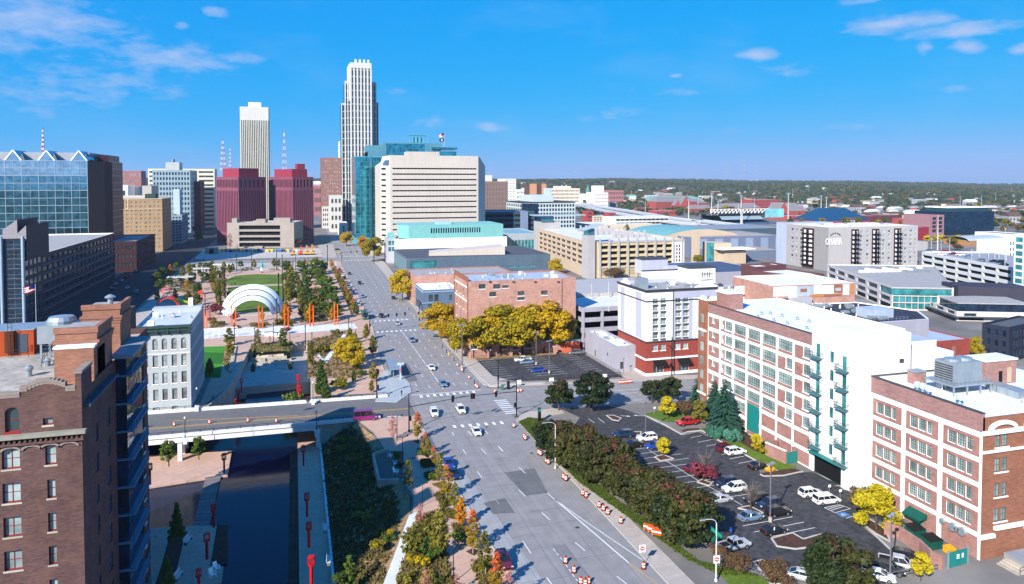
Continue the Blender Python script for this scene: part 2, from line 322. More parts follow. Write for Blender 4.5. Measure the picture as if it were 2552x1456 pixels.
def winmesh(w,h,nx,nz,fm,gm,fr=.09,mu=.05,sill=None,sub=False):
 key=(round(w,2),round(h,2),nx,nz,fm.name,gm.name,fr,mu,sill.name if sill else '',sub)
 if key in WM:return WM[key]
 b=MB()
 if not sub:b.quad((0,0,0),(w,0,0),(w,0,h),(0,0,h),1)
 d=-.07
 b.box(0,d,0,fr,-.002,h,0);b.box(w-fr,d,0,w,-.002,h,0);b.box(fr,d,0,w-fr,-.002,fr,0);b.box(fr,d,h-fr,w-fr,-.002,h,0)
 for i in rN(1,nx):x=w*i/nx;b.box(x-mu/2,d+.01,fr,x+mu/2,-.002,h-fr,0)
 for i in rN(1,nz):z=h*i/nz;b.box(fr,d+.015,z-mu/2,w-fr,-.002,z+mu/2,0)
 mats=[fm,gm]
 if sill:mats.append(sill);b.box(-.12,-.42,-.20,w+.12,-.003,-.004,2)
 me=b.mesh('window',mats);pm=None
 if sub:
  p=MB();p.quad((0,0,0),(w,0,0),(w,0,h),(0,0,h));pm=p.mesh('pane',[gm])
 WM[key]=(me,pm);return WM[key]
NWIN={}
def q9(T,p,d,w,h,rects,wall,r=.22,fm=frD,gm=gW,wname='wall',joined=False,sub=False,mu=.05,fr=.09,wparent=None,extra=None):
 """wall of width w and height h from corner p along unit direction d, with openings cut for rects (x, z, w, h, kind...)"""
 d=Vc((d[0],d[1],0));n=Vc((d.y,-d.x,0));p=Vc(p)
 def q(x,z,o=0):return tuple(p+d*x+n*o+Vc((0,0,z)))
 xs=sorted({0,w}|{round(a,3)for R in rects for a in(R[0],R[0]+R[2])});zs=sorted({0,h}|{round(a,3)for R in rects for a in(R[1],R[1]+R[3])})
 def merge(v):
  o=[v[0]]
  for a in v[1:]:
   if a-o[-1]>.004:o.append(a)
  return o
 xs=merge(xs);zs=merge(zs);b=MB()
 occ=set()
 for R in rects:
  for i in rN(len(xs)-1):
   cx=(xs[i]+xs[i+1])/2
   if not R[0]<cx<R[0]+R[2]:continue
   for j in rN(len(zs)-1):
    cz=(zs[j]+zs[j+1])/2
    if R[1]<cz<R[1]+R[3]:occ.add((i,j))
 for i in rN(len(xs)-1):
  j=0
  while j<len(zs)-1:
   if(i,j)in occ:j+=1;continue
   k=j
   while k+1<len(zs)-1 and(i,k+1)not in occ:k+=1
   b.quad(q(xs[i],zs[j]),q(xs[i+1],zs[j]),q(xs[i+1],zs[k+1]),q(xs[i],zs[k+1]));j=k+1
 for R in rects:
  x0,z0,ww,hh=R[:4];x1=x0+ww;z1=z0+hh
  b.quad(q(x0,z0),q(x0,z0,-r),q(x0,z1,-r),q(x0,z1));b.quad(q(x1,z0,-r),q(x1,z0),q(x1,z1),q(x1,z1,-r))
  b.quad(q(x0,z0,-r),q(x0,z0),q(x1,z0),q(x1,z0,-r));b.quad(q(x0,z1),q(x0,z1,-r),q(x1,z1,-r),q(x1,z1))
  if len(R)>7 and R[7]=='arch':
   ra=ww/2;m=8
   for s_ in(-1,1):
    cx=x0+ra;pts=[(cx+s_*ra*cos(t*pi/2/m),z1-ra+ra*sin(t*pi/2/m))for t in rN(m+1)]
    co=(x0 if s_<0 else x1,z1)
    for t in rN(m):
     a1=q(*pts[t],-.03);a2=q(*pts[t+1],-.03);c_=q(*co,-.03)
     b.poly([a1,c_,a2]if s_>0 else[a2,c_,a1])
 wp=q0(T,wname,b,[wall]if not isinstance(wall,list)else wall,parent=wparent)
 ang=atan2(d.y,d.x);jb=MB();jm=[fm,gm]
 for R in rects:
  x0,z0,ww,hh=R[:4];nx,nz=(R[4],R[5])if len(R)>5 else(2,2)
  g=R[6]if len(R)>6 and R[6]else gm;sill=R[8]if len(R)>8 else None
  key=T.name;cnt=NWIN.get(key,0)
  if joined or cnt>=295:
   jb.quad(q(x0,z0,-r),q(x0+ww,z0,-r),q(x0+ww,z0+hh,-r),q(x0,z0+hh,-r),1)
   for i in rN(1,nx):
    x=x0+ww*i/nx;m2=max(mu,.08)
    jb.quad(q(x-m2/2,z0,-r+.05),q(x+m2/2,z0,-r+.05),q(x+m2/2,z0+hh,-r+.05),q(x-m2/2,z0+hh,-r+.05),0)
   for i in rN(1,nz):
    z=z0+hh*i/nz;m2=max(mu,.08)
    jb.quad(q(x0,z-m2/2,-r+.06),q(x0+ww,z-m2/2,-r+.06),q(x0+ww,z+m2/2,-r+.06),q(x0,z+m2/2,-r+.06),0)
  else:
   NWIN[key]=cnt+1
   me,pm=winmesh(ww,hh,nx,nz,fm,g,fr,mu,sill,sub)
   loc=Vc(q(x0,z0,-r))-Vc(T.location)
   o=link('window',me,T,loc,ang)
   if pm:link('pane',pm,o)
 if jb.f:q0(T,'windows',jb,jm,stuff=True)
 return wp
def grid(x0,x1,nx,z0,z1,nz,fw=.6,fh=.6,px=2,pz=2,g=None,arch=None,sill=None,zo=.5):
 R=[];cw=(x1-x0)/nx;ch=(z1-z0)/nz
 for j in rN(nz):
  for i in rN(nx):
   R.append((x0+cw*(i+.5)-cw*fw/2,z0+ch*j+ch*(1-fh)*zo,cw*fw,ch*fh,px,pz,g,arch,sill))
 return R
def k3(x0,y0,x1,y1):return[(x0,y0),(x1,y0),(x1,y1),(x0,y1)]
def q2(name,label,cat,foot,z0,z1,wall,roof=None,spec=None,group=None,par=.7,coping=None,T=None,wn='wall',joined=False,parent=None,**kw):
 """foot is counter-clockwise; spec: edge -> list of openings"""
 roof=roof or roofG;spec=spec or{};n=len(foot)
 if T is None:T=q1(name,label,cat,(foot[0][0],foot[0][1],z0),group=group)
 plain=MB()
 for i in rN(n):
  a=Vc(foot[i]);b=Vc(foot[(i+1)%n]);d=(b-a);w=d.length;d=d/w
  if i in spec:q9(T,(a.x,a.y,z0),(d.x,d.y),w,z1-z0,spec[i],wall,wname=wn,joined=joined,wparent=parent,**kw)
  else:plain.quad((a.x,a.y,z0),(b.x,b.y,z0),(b.x,b.y,z1),(a.x,a.y,z1))
 t=.35;ins=[]
 for i in rN(n):
  p0=Vc(foot[i-1]);p1=Vc(foot[i]);p2=Vc(foot[(i+1)%n])
  d1=(p1-p0).normalized();d2=(p2-p1).normalized();n1_=Vc((-d1 .y,d1 .x));n2_=Vc((-d2 .y,d2 .x));bi=(n1_+n2_);bi=bi/max(.3,bi.dot(n1_))
  ins.append(p1+bi*t)
 cop=MB()
 for i in rN(n):
  a,b=foot[i],foot[(i+1)%n];c,e=ins[i],ins[(i+1)%n]
  cop.quad((a[0],a[1],z1),(b[0],b[1],z1),(e.x,e.y,z1),(c.x,c.y,z1));cop.quad((e.x,e.y,z1),(e.x,e.y,z1-par),(c.x,c.y,z1-par),(c.x,c.y,z1))
 if plain.f:q0(T,wn,plain,wall,parent=parent)
 q0(T,'parapet',cop,coping or wall,parent=parent)
 rb=MB();rb.poly([(p.x,p.y,z1-par)for p in ins]);q0(T,'roof',rb,roof,parent=parent)
 return T
def q5(T,x0,y0,x1,y1,z,n,seed=1,mats=None,big=2.2):
 rnd=random.Random(seed)
 for i in rN(n):
  x=rnd.uniform(x0,x1);y=rnd.uniform(y0,y1);k=rnd.random();b=MB()
  if k<.35:
   w=rnd.uniform(.8,big);d=rnd.uniform(.8,big);h=rnd.uniform(.6,1.4)
   b.box(x-w/2,y-d/2,z+.12,x+w/2,y+d/2,z+h,0);b.box(x-w/2-.05,y-d/2-.05,z+h+.002,x+w/2+.05,y+d/2+.05,z+h+.08,0);b.box(x-w/2,y-d/2,z,x-w/2+.1,y+d/2,z+.12,0);b.box(x+w/2-.1,y-d/2,z,x+w/2,y+d/2,z+.12,0)
   b.lathe([(w*.3,z+h+.08),(w*.3,z+h+.25),(w*.24,z+h+.27)],(x,y),10);q0(T,'air_conditioner',b,rnd.choice([metalG,wht2,grey1]))
  elif k<.75:
   h=rnd.uniform(.5,1.3);b.tube((x,y,z),(x,y,z+h),.12,n=8);b.lathe([(.22,z+h),(.26,z+h+.12),(.08,z+h+.25)],(x,y),8);q0(T,'vent_pipe',b,rnd.choice([wht2,metalG]))
  else:
   b.lathe([(.55,z),(.5,z+.15),(.3,z+.3),(.3,z+.6),(.42,z+.62),(.1,z+.85)],(x,y),10);q0(T,'roof_vent',b,metalG)
def k9(name,cents,rads,n,size,mat,seed,flat=0.0,squash=.75):
 rg=np.random.default_rng(seed);cents=np.array(cents,float);rads=np.array(rads,float)
 w=rads**2;idx=rg.choice(len(cents),n,p=w/w.sum())
 u=rg.normal(size=(n,3));u/=np.linalg.norm(u,axis=1)[:,None]
 r=rads[idx]*(rg.uniform(.35,1,n)**.45);off=u*r[:,None];off[:,2]*=squash
 c=cents[idx]+off
 nr=u+rg.normal(size=(n,3))*.55+np.array([0,0,.25+flat]);nr/=np.linalg.norm(nr,axis=1)[:,None]
 t=np.cross(nr,rg.normal(size=(n,3)));t/=np.linalg.norm(t,axis=1)[:,None];b=np.cross(nr,t)
 s=size*rg.uniform(.6,1.35,n)[:,None];a=.62
 V=np.stack([c-t*s,c-b*s*a+nr*s*.2,c+t*s,c+b*s*a-nr*s*.15],1).reshape(-1,3)
 me=bpy.data.meshes.new(name);me.vertices.add(4*n);me.vertices.foreach_set('co',V.ravel())
 me.loops.add(4*n);me.loops.foreach_set('vertex_index',np.arange(4*n));me.polygons.add(n);me.polygons.foreach_set('loop_start',np.arange(n)*4)
 me.polygons.foreach_set('loop_total',np.full(n,4));me.materials.append(mat);me.update(calc_edges=True);return me
def limbs(H,h0,R,r0,seed,nb=6,mat=bark,up=.55):
 rnd=random.Random(seed);b=MB();pts=[(0,0,0)];k=4
 for i in rN(1,k+1):pts.append((rnd.uniform(-.03,.03)*H,rnd.uniform(-.03,.03)*H,H*.88*i/k))
 for i in rN(k):b.tube(pts[i],pts[i+1],r0*(1-.8*i/k),r0*(1-.8*(i+1)/k),7)
 for i in rN(nb):
  t=h0/H+(0.85-h0/H)*i/nb;z=t*H;a=rnd.uniform(0,2*pi);l=R*rnd.uniform(.6,.9)*(1-.4*t)
  j=min(k-1,int(t/.88*k));f=t/.88*k-j;p=Vc(pts[j]).lerp(Vc(pts[j+1]),min(1,f))
  e=p+Vc((cos(a)*l,sin(a)*l,l*up));b.tube(p,e,r0*.38*(1-t*.5),r0*.1,5)
  for q in rN(2):
   a2=a+rnd.uniform(-.8,.8);m=p.lerp(e,.55);b.tube(m,m+Vc((cos(a2)*l*.5,sin(a2)*l*.5,l*.4)),r0*.16,r0*.05,4)
 return b.mesh('trunk',[mat])
def blobs(kind,H,h0,R,seed):
 rnd=random.Random(seed);C=[];r=[]
 if kind=='round':
  for i in rN(34):
   a=rnd.uniform(0,2*pi);t=rnd.random();z=h0+(H-h0)*(.12+.78*t);rr=R*sqrt(max(.05,1-((t-.42)/.62)**2))*rnd.uniform(.35,.82)
   C.append((cos(a)*rr,sin(a)*rr,z));r.append(R*rnd.uniform(.2,.34))
 elif kind=='oval':
  for i in rN(22):
   t=(i+.5)/22;a=i*2.4+rnd.uniform(-.5,.5);rr=R*(sin(pi*min(1,(t*.86+.14)))**.8)*rnd.uniform(.3,.62)
   C.append((cos(a)*rr,sin(a)*rr,h0+(H-h0)*t));r.append(R*rnd.uniform(.26,.42)*(1-.35*t))
 elif kind=='cone':
  for i in rN(30):
   t=(i+.5)/30;a=i*2.4;rr=R*(1-t)**.8*rnd.uniform(.35,.75)
   C.append((cos(a)*rr,sin(a)*rr,h0+(H-h0)*t));r.append(R*(.16+.3*(1-t)))
 elif kind=='low':
  for i in rN(16):
   a=rnd.uniform(0,2*pi);rr=R*sqrt(rnd.random())*.75;C.append((cos(a)*rr,sin(a)*rr,h0+(H-h0)*rnd.uniform(.25,.62)));r.append(R*rnd.uniform(.24,.4))
 return C,r
def spruce(H,R,mat,seed):
 rnd=random.Random(seed);b=MB()
 z=.25*H*.1
 t=0.03
 while t<.985:
  n=max(6,int(22*(1-t)+5));rr=R*(1-t)**.85
  for i in rN(n):
   a=rnd.uniform(0,2*pi);l=rr*rnd.uniform(.75,1.08);zz=H*t+rnd.uniform(-.15,.15);dv=Vc((cos(a),sin(a),0));sv=Vc((-sin(a),cos(a),0))
   p0=Vc((0,0,zz))+dv*l*.15;seg=5;w=.24*l+.18
   prev=None
   for k in rN(seg+1):
    s=k/seg;c=p0+dv*(l*.85*s)+Vc((0,0,-l*.32*s*s+.06*l*s+rnd.uniform(-.05,.05)));ww=w*(1-s*.85)*(1.0 if k%2 else.55)
    cur=(c-sv*ww+Vc((0,0,-.12)),c,c+sv*ww+Vc((0,0,-.12)))
    if prev:b.quad(prev[0],cur[0],cur[1],prev[1]);b.quad(prev[1],cur[1],cur[2],prev[2])
    prev=cur
  t+=.032
 return b.mesh('crown',[mat])
LY=LEAF('leaf_gold',(.33,.23,.012),(.68,.47,.02));LYG=LEAF('leaf_yellow_green',(.13,.16,.015),(.66,.48,.02))
LG=LEAF('leaf_green',(.06,.11,.02),(.20,.27,.045));LDG=LEAF('leaf_dark_green',(.022,.05,.02),(.075,.10,.03),(.16,.075,.045),.9)
LRD=LEAF('leaf_russet',(.05,.065,.022),(.13,.13,.035),(.17,.075,.045),.88);LOL=LEAF('leaf_olive',(.13,.14,.022),(.34,.29,.05));LAU=LEAF('leaf_autumn',(.30,.20,.02),(.40,.30,.04),(.62,.16,.07),.62)
LOR=LEAF('leaf_orange',(.50,.20,.02),(.62,.36,.03));LRED=LEAF('leaf_crimson',(.20,.04,.06),(.34,.09,.12));LBL=LEAF('leaf_blue_spruce',(.025,.075,.055),(.07,.16,.12));LJU=LEAF('leaf_juniper',(.07,.20,.14),(.16,.36,.27))
LBR=LEAF('leaf_bronze',(.13,.085,.045),(.26,.17,.09));LPK=LEAF('leaf_pink',(.42,.16,.13),(.6,.3,.26));LYE=LEAF('leaf_bright_yellow',(.34,.30,.015),(.68,.56,.03))
TREES={}
def tk(key,kind,H,h0,R,r0,n,size,mat,nseed=3,bm=bark,flat=0,squash=.75,nb=6):
 vs=[]
 for s in rN(nseed):
  sd_=hash_(key)+s*17
  C,r=blobs(kind,H,h0,R,sd_);vs.append((k9('crown',C,r,n,size,mat,sd_,flat,squash),limbs(H,max(.3,h0),R,r0,sd_,nb,bm)))
 TREES[key]=(H,vs)
def hash_(s):return sum(ord(c)*(i+3)for i,c in eN(s))%9973
tk('gold','round',12,2.8,6.2,.26,7000,.29,LY,2,flat=.4,nb=9)
tk('goldgreen','round',11.5,2.4,6.0,.26,6600,.29,LYG,3,flat=.4,nb=9)
tk('hedge','round',7.5,.6,3.5,.2,4200,.24,LRD,3)
tk('dgreen','round',8,1.0,3.7,.22,4200,.25,LDG,2)
tk('green','round',9,1.5,3.0,.2,2600,.26,LG,3)
tk('ygreen','oval',7.5,1.4,2.4,.13,1500,.26,LOL,3)
tk('kerb','oval',7.2,1.5,1.9,.09,1500,.17,LAU,4,barkP)
tk('young','oval',7.0,1.5,2.0,.09,1300,.17,LOL,3,barkP)
tk('ovgreen','oval',7.5,.8,2.3,.12,1700,.24,LG,3)
tk('orange','oval',6.5,1.2,1.8,.1,1100,.24,LOR,2)
tk('orround','round',10,2,4.2,.2,3000,.34,LOR,2)
tk('crimson','low',4.2,.4,2.3,.09,1500,.18,LRED,2)
tk('pinkish','oval',5.5,1.2,1.5,.08,420,.15,LPK,2)
tk('bronze','low',4.6,.8,3.4,.13,2600,.17,LBR,2)
tk('byellow','round',4.6,1.0,2.0,.1,2400,.17,LYE,2)
tk('bigyellow','round',6.2,.5,3.6,.14,4600,.2,LYE,1)
tk('shrub','low',1.6,.05,1.2,.05,650,.14,LG,2);tk('shruby','low',1.6,.05,1.2,.05,650,.14,LYG,2);tk('shrubd','low',1.4,.05,1.3,.05,500,.15,LOL,2)
tk('willow','round',6.5,.6,2.6,.12,2200,.2,LOL,1)
tk('conifer','cone',9,.3,2.4,.16,3200,.24,LG,2)
TREES['spruce']=(15,[(spruce(15,4.6,LBL,5),limbs(15,2,.5,.25,5,0)),(spruce(15,4.8,LBL,8),limbs(15,2,.5,.25,6,0))])
TREES['juniper']=(3,[(k9('crown',*blobs('low',3,.1,3.6,77),3000,.3,LJU,77,.2),limbs(2,.3,2,.1,77))])
tw=random.Random(4);tb=MB()
for i in rN(150):
 a=tw.uniform(0,2*pi);z=tw.uniform(1.2,3.4);l=tw.uniform(.5,1.7);p=Vc((cos(a)*l*.25,sin(a)*l*.25,z));tb.tube(p,p+Vc((cos(a)*l,sin(a)*l,l*1.0)),.022,.006,3,cap=False)
tb.tube((0,0,0),(0,0,3),.11,.04,6);TREES['bare']=(5,[(tb.mesh('crown',[M('twig',(.22,.19,.17),.9)]),limbs(4,1,1.6,.12,3,8,up=1.0))])
TN={}
def tree(kind,x,y,h,label,group=None,z=0,cat='tree',sx=1.0,name=None):
 H,vs=TREES[kind];i=TN.get(kind,0);TN[kind]=i+1;cr,tr=vs[i%len(vs)];s=h/H
 nm=name or{'shrub':'shrub','shruby':'shrub','shrubd':'shrub','juniper':'juniper_shrub','spruce':'spruce_tree'}.get(kind,'tree')
 T=q1(nm,label,cat,(x,y,z),(i*1.7+x*.3)%6.28,group,(s*sx,s*sx,s))
 link('crown',cr,T);link('trunk',tr,T);return T
def q7(kind,ub,vb,vt,label,group=None,z=0,sx=1.0,cat='tree',name=None):
 x,y=P(ub,vb,z);h=q8(x,y,vt)-z
 return tree(kind,x,y,max(.6,h),label,group,z,cat,sx,name)
PAINT={}
def cpaint(name,c,metal=.2):
 m,t,b=new_mat('car_paint_'+name);b.inputs['Base Color'].default_value=(*c,1);b.inputs['Roughness'].default_value=.28;b.inputs['Metallic'].default_value=metal;b.inputs['Coat Weight'].default_value=.6;b.inputs['Coat Roughness'].default_value=.08
 PAINT[name]=m;return m
for nme,c in dict(white=(.75,.75,.75),silver=(.42,.44,.47),grey=(.16,.17,.19),black=(.012,.012,.015),navy=(.012,.03,.075),blue=(.015,.05,.30),red=(.50,.012,.018),maroon=(.14,.012,.022),purple=(.22,.015,.14),yellow=(.75,.55,.02),green=(.03,.12,.09),steel=(.14,.22,.32),tan=(.4,.33,.24)).items():cpaint(nme,c)
carglass=GLASS('car_glass',(.01,.014,.018),.05,0,.2,.6);rimm=M('wheel_rim',(.5,.5,.52),.35,.02,1,metal=.8);lampm=M('headlamp',(.75,.75,.72),.2);tailm=M('tail_lamp',(.35,.01,.01),.3)
def loft(b,st,m=0):
 """st: (x, zbottom, ztop, halfwidth, shoulder)"""
 rings=[]
 for(x,zb,zt,w,sh)in st:
  zm=zb+(zt-zb)*.55
  rings.append([(x,-w*.93,zb),(x,-w,zb+(zt-zb)*.25),(x,-w,zm),(x,-w*sh,zt),(x,w*sh,zt),(x,w,zm),(x,w,zb+(zt-zb)*.25),(x,w*.93,zb)])
 for i in rN(len(rings)-1):
  A,B=rings[i],rings[i+1]
  for k in rN(8):b.quad(A[k],A[(k+1)%8],B[(k+1)%8],B[k],m)
 b.poly(rings[0],m);b.poly(rings[-1][::-1],m)
CARS={}
def carkit(kind):
 if kind in CARS:return CARS[kind]
 q=dict(sedan=(4.7,.91,[(-2.35,.35,.80,.78,.9),(-2.28,.28,.98,.86,.9),(-1.5,.22,1.03,.91,.88),(0,.2,.98,.92,.88),(.95,.2,.95,.92,.88),(1.7,.22,.86,.90,.86),(2.2,.26,.70,.84,.86),(2.35,.32,.58,.74,.9)],(-1.85,-.95,.25,1.15,1.0,1.44),1.42,.33),suv=(4.75,.94,[(-2.37,.40,.95,.82,.92),(-2.3,.32,1.12,.9,.92),(-1.2,.27,1.14,.94,.9),(.2,.27,1.10,.94,.9),(1.05,.27,1.07,.94,.9),(1.75,.27,1.0,.92,.88),(2.25,.30,.88,.87,.88),(2.37,.38,.7,.78,.9)],(-2.28,-1.85,.25,1.15,1.10,1.72),1.45,.37),van=(5.1,.98,[(-2.55,.35,1.0,.88,.95),(-2.5,.3,1.12,.95,.93),(0,.26,1.10,.98,.92),(1.2,.26,1.05,.98,.9),(2.0,.28,.92,.94,.88),(2.45,.3,.78,.88,.88),(2.55,.36,.65,.78,.9)],(-2.5,-2.3,.75,1.75,1.08,1.76),1.55,.35),bigvan=(5.9,1.02,[(-2.95,.4,1.3,.98,.97),(0,.35,1.3,1.02,.97),(1.9,.35,1.28,1.02,.95),(2.5,.35,1.1,.98,.9),(2.9,.38,.85,.9,.9)],(-2.93,-2.9,1.4,2.2,1.29,2.55),1.85,.37),pickup=(5.7,.98,[(-2.85,.5,.95,.86,.95),(-2.8,.45,1.12,.95,.95),(-.9,.42,1.12,.98,.93),(.9,.42,1.12,.98,.9),(1.8,.42,1.12,.97,.88),(2.6,.44,1.05,.93,.88),(2.85,.5,.85,.86,.9)],(-.95,-.75,.75,1.45,1.10,1.85),1.75,.42),bus=(8.5,1.2,[(-4.25,.4,1.2,1.18,.98),(0,.35,1.2,1.22,.98),(4.2,.35,1.2,1.2,.98),(4.25,.4,1.15,1.15,.98)],(-4.22,-4.15,4.0,4.2,1.2,3.0),2.9,.45))[kind]
 Lh,wd,st,(gx0,rx0,rx1,gx1,zb,zr),wb,wr=q
 body=MB();loft(body,st)
 w0=wd*.9;w1=wd*(.74 if kind in('sedan','suv','pickup')else.86 if kind!='bus' else.95);ro=.10
 gl=MB();zt=zr-.07
 A=[(gx0,-w0,zb),(gx1,-w0,zb),(gx1,w0,zb),(gx0,w0,zb)];B=[(rx0,-w1,zt),(rx1,-w1,zt),(rx1,w1,zt),(rx0,w1,zt)]
 for k in rN(4):gl.quad(A[k],A[(k+1)%4],B[(k+1)%4],B[k])
 body.prism([(rx0-.04,-w1-.02),(rx1+.06,-w1-.02),(rx1+.06,w1+.02),(rx0-.04,w1+.02)],zt+.001,zr,0)
 body.prism([(rx0+.15,-w1+.12),(rx1-.12,-w1+.12),(rx1-.12,w1-.12),(rx0+.15,w1-.12)],zr+.001,zr+.035,0)
 for s_ in(-1,1):
  for a,c in((A[0],B[0]),(A[1],B[1])):
   body.bar((a[0],s_*(abs(a[1])+.004),a[2]),(c[0],s_*(abs(c[1])+.004),c[2]),.06,.07)
  nn=1 if kind in('sedan','pickup')else 2
  for i in rN(nn):
   f=(i+1)/(nn+1);xb=gx0+(gx1-gx0)*(.42 if nn==1 else f);xt=rx0+(rx1-rx0)*(.42 if nn==1 else f)
   body.bar((xb,s_*(w0+.006),zb),(xt,s_*(w1+.006),zt),.06,.08)
  xm=gx1-.25;body.box(xm-.1,s_*(wd+.02)-.09,zb+.02,xm+.06,s_*(wd+.02)+.09,zb+.18)
 P_=[('body',body.mesh('body',[PAINT['white']]),(0,0,0),1,[]),('windows',gl.mesh('windows',[carglass]),(0,0,0),0,[])]
 tb_=MB();tb_.tube((0,-.12,0),(0,.12,0),wr,n=14);ty=tb_.mesh('tyre',[blk]);rb_=MB();rb_.tube((0,-.128,0),(0,.128,0),wr*.62,n=10);ri=rb_.mesh('rim',[rimm])
 for sx_ in(-1,1):
  for sy in(-1,1):P_.append(('wheel',ty,(sx_*wb,sy*(wd-.09),wr),0,[('rim',ri)]))
 xf=st[-2][0];xr=st[1][0]
 hl_=MB();hl_.box(-.12,-.17,-.08,.10,.17,.08);hm=hl_.mesh('headlight',[lampm]);tl_=MB();tl_.box(-.07,-.13,-.13,.07,.13,.13);tm_=tl_.mesh('taillight',[tailm])
 for sy in(-1,1):
  P_.append(('headlight',hm,(xf-.02,sy*st[-2][3]*.78,st[-2][2]-.12),0,[]));P_.append(('taillight',tm_,(xr-.03,sy*st[1][3]*.86,st[1][2]-.2),0,[]))
 gr=MB();gr.box(-.02,-.42,-.11,.03,.42,.11);P_.append(('grille',gr.mesh('grille',[blk]),(st[-1][0]+.0,0,st[-1][2]-.12),0,[]))
 if kind=='pickup':
  bd=MB();bd.box(-2.7,-.78,1.125,-1.05,.78,1.14);P_.append(('truck_bed',bd.mesh('truck_bed',[blk]),(0,0,0),0,[]))
  rl=MB();rl.box(-2.8,-.95,1.12,-1.0,-.80,1.26);rl.box(-2.8,.80,1.12,-1.0,.95,1.26);rl.box(-2.85,-.8,1.12,-2.75,.8,1.26);P_.append(('bed_rail',rl.mesh('bed_rail',[PAINT['white']]),(0,0,0),1,[]))
 CARS[kind]=P_;return P_
def car(kind,color,x,y,head,label,cat='car',z=0.03,group=None,small=False):
 T=q1({'pickup':'pickup_truck','van':'minivan','bigvan':'passenger_van','bus':'trolley_bus'}.get(kind,'parked_car' if cat=='parked car' else 'car'),label,cat,(x,y,z),head,group)
 for(nm,me,loc,pt,subs)in carkit(kind):
  if small and nm not in('body','windows','wheel'):continue
  o=link(nm,me,T,loc)
  if pt and color in PAINT:o.material_slots[0].link='OBJECT';o.material_slots[0].material=PAINT[color]
  if not small:
   for(sn,sm_)in subs:link(sn,sm_,o)
 return T
def kit(parts_):return[(n,b.mesh(n,m),sub)for(n,b,m,sub)in parts_]
def put(kt,name,label,cat,x,y,z=0,rz=0,group=None,sc=None,mats=None):
 T=q1(name,label,cat,(x,y,z),rz,group,sc);last=None
 for(n,me,sub)in kt:
  o=link(n,me,last if sub and last else T)
  if not sub:last=o
 return T
def lathe_mb(prof,n=12,**k):b=MB();b.lathe(prof,n=n,**k);return b
brl=MB();brl.lathe([(.28,.08),(.28,.28),(.265,.281),(.265,.48),(.26,.481),(.26,.66),(.25,.661),(.25,.84),(.24,.841),(.23,1.0)],n=14,ms=[0,0,1,1,0,0,1,1,0,0])
bb=MB();bb.lathe([(.42,0),(.42,.07),(.30,.08)],n=14);hb=MB();hb.box(-.12,-.03,1.0,.12,.03,1.12)
KBARREL=kit([('drum',brl,[orangeS,whiteS],0),('rubber_base',bb,[blk],0),('handle',hb,[blk],0)])
def tub(*segs,n=8):
 b=MB()
 for s_ in segs:b.tube(*s_[:2],*s_[2:],n=n)
 return b
KPOLE=kit([('pole',tub(((0,0,0),(0,0,9),.17,.13)),[metalD],0),('lamp_head',(lambda b:(b.box(-.2,-.2,8.4,.2,.2,9.2),b)[1])(MB()),[metalD],0)])
KPOST=kit([('pole',tub(((0,0,0),(0,0,4.2),.07,.05)),[metalD],0),('arm',tub(((0,0,4.1),(.7,0,4.25),.04)),[metalD],0),('lamp_head',(lambda b:(b.box(.5,-.12,4.2,1.0,.12,4.32),b)[1])(MB()),[metalD],0)])
cbr=MB();pr_=[(0,0,8.6),(.15,0,9.0),(.6,0,9.3),(1.3,0,9.45),(2.1,0,9.45)]
for a_,b_ in zip(pr_,pr_[1:]):cbr.tube(a_,b_,.055,n=8)
chd=MB();chd.prism([(1.9,-.15),(2.7,-.12),(2.8,0),(2.7,.12),(1.9,.15)],9.36,9.52)
KCOBRA=kit([('pole',tub(((0,0,0),(0,0,8.7),.13,.09)),[poleW],0),('arm',cbr,[poleW],0),('lamp_head',chd,[metalG],0),('base',lathe_mb([(.25,0),(.25,.3),(.15,.35)]),[poleW],0)])
lh=MB();lh.box(-.95,-.28,9.85,-.25,.28,10.05);lh2=MB();lh2 .box(.25,-.28,9.85,.95,.28,10.05)
KLOT=kit([('pole',(lambda b:(b.box(-.09,-.09,.8,.09,.09,9.9),b)[1])(MB()),[poleG],0),('footing',lathe_mb([(.32,0),(.32,.8),(.28,.82)]),[conc],0),('arm',(lambda b:(b.box(-.25,-.04,9.88,.25,.04,9.96),b)[1])(MB()),[poleG],0),('lamp_head',lh,[metalG],0),('lamp_head',lh2,[metalG],0)])
KORN=kit([('pedestal',(lambda b:(b.box(-.4,-.4,0,.4,.4,1.25),b.box(-.5,-.5,1.252,.5,.5,1.4),b)[2])(MB()),[concW],0),('pole',lathe_mb([(.16,1.4),(.12,1.8),(.07,2),(.06,5.4),(.12,5.5)],8),[metalD],0),('crossarm',tub(((-.5,0,5.3),(.5,0,5.3),.04)),[metalD],0),('globe',lathe_mb([(.05,5.35),(.2,5.5),(.22,5.7),(.1,5.9),(.02,6.0)],10),[concW],0)])
rp=MB();rp.box(-.20,-.20,0,.20,.20,3.6);rc=MB()
for i in rN(8):
 a=2*pi*i/8;rc.box(cos(a)*.52-.05,sin(a)*.52-.05,3.7,cos(a)*.52+.05,sin(a)*.52+.05,5.1)
rc.lathe([(.40,3.6),(.58,3.62),(.58,3.78),(.40,3.80)],n=12);rc.lathe([(.58,5.0),(.58,5.14),(.2,5.16)],n=12)
KRED=kit([('post',rp,[red],0),('lantern_cage',rc,[red],0)])
ob=MB();ob.box(-.75,-.2,0,-.35,.2,9.6);ob2=MB();ob2 .box(.55,-.9,0,.95,-.5,8.6)
KOR=kit([('tall_post',ob,[orange],0),('short_post',ob2,[orange],0)])
KBOL=kit([('post',lathe_mb([(.09,0),(.09,.9),(.06,.98)],8),[metalD],0),('base',lathe_mb([(.14,0),(.14,.08),(.1,.1)],8),[metalD],0)])
bs=MB();bs.box(-.9,-.22,.40,.9,.22,.47);bk_=MB();bk_.box(-.9,.2,.5,.9,.26,.95)
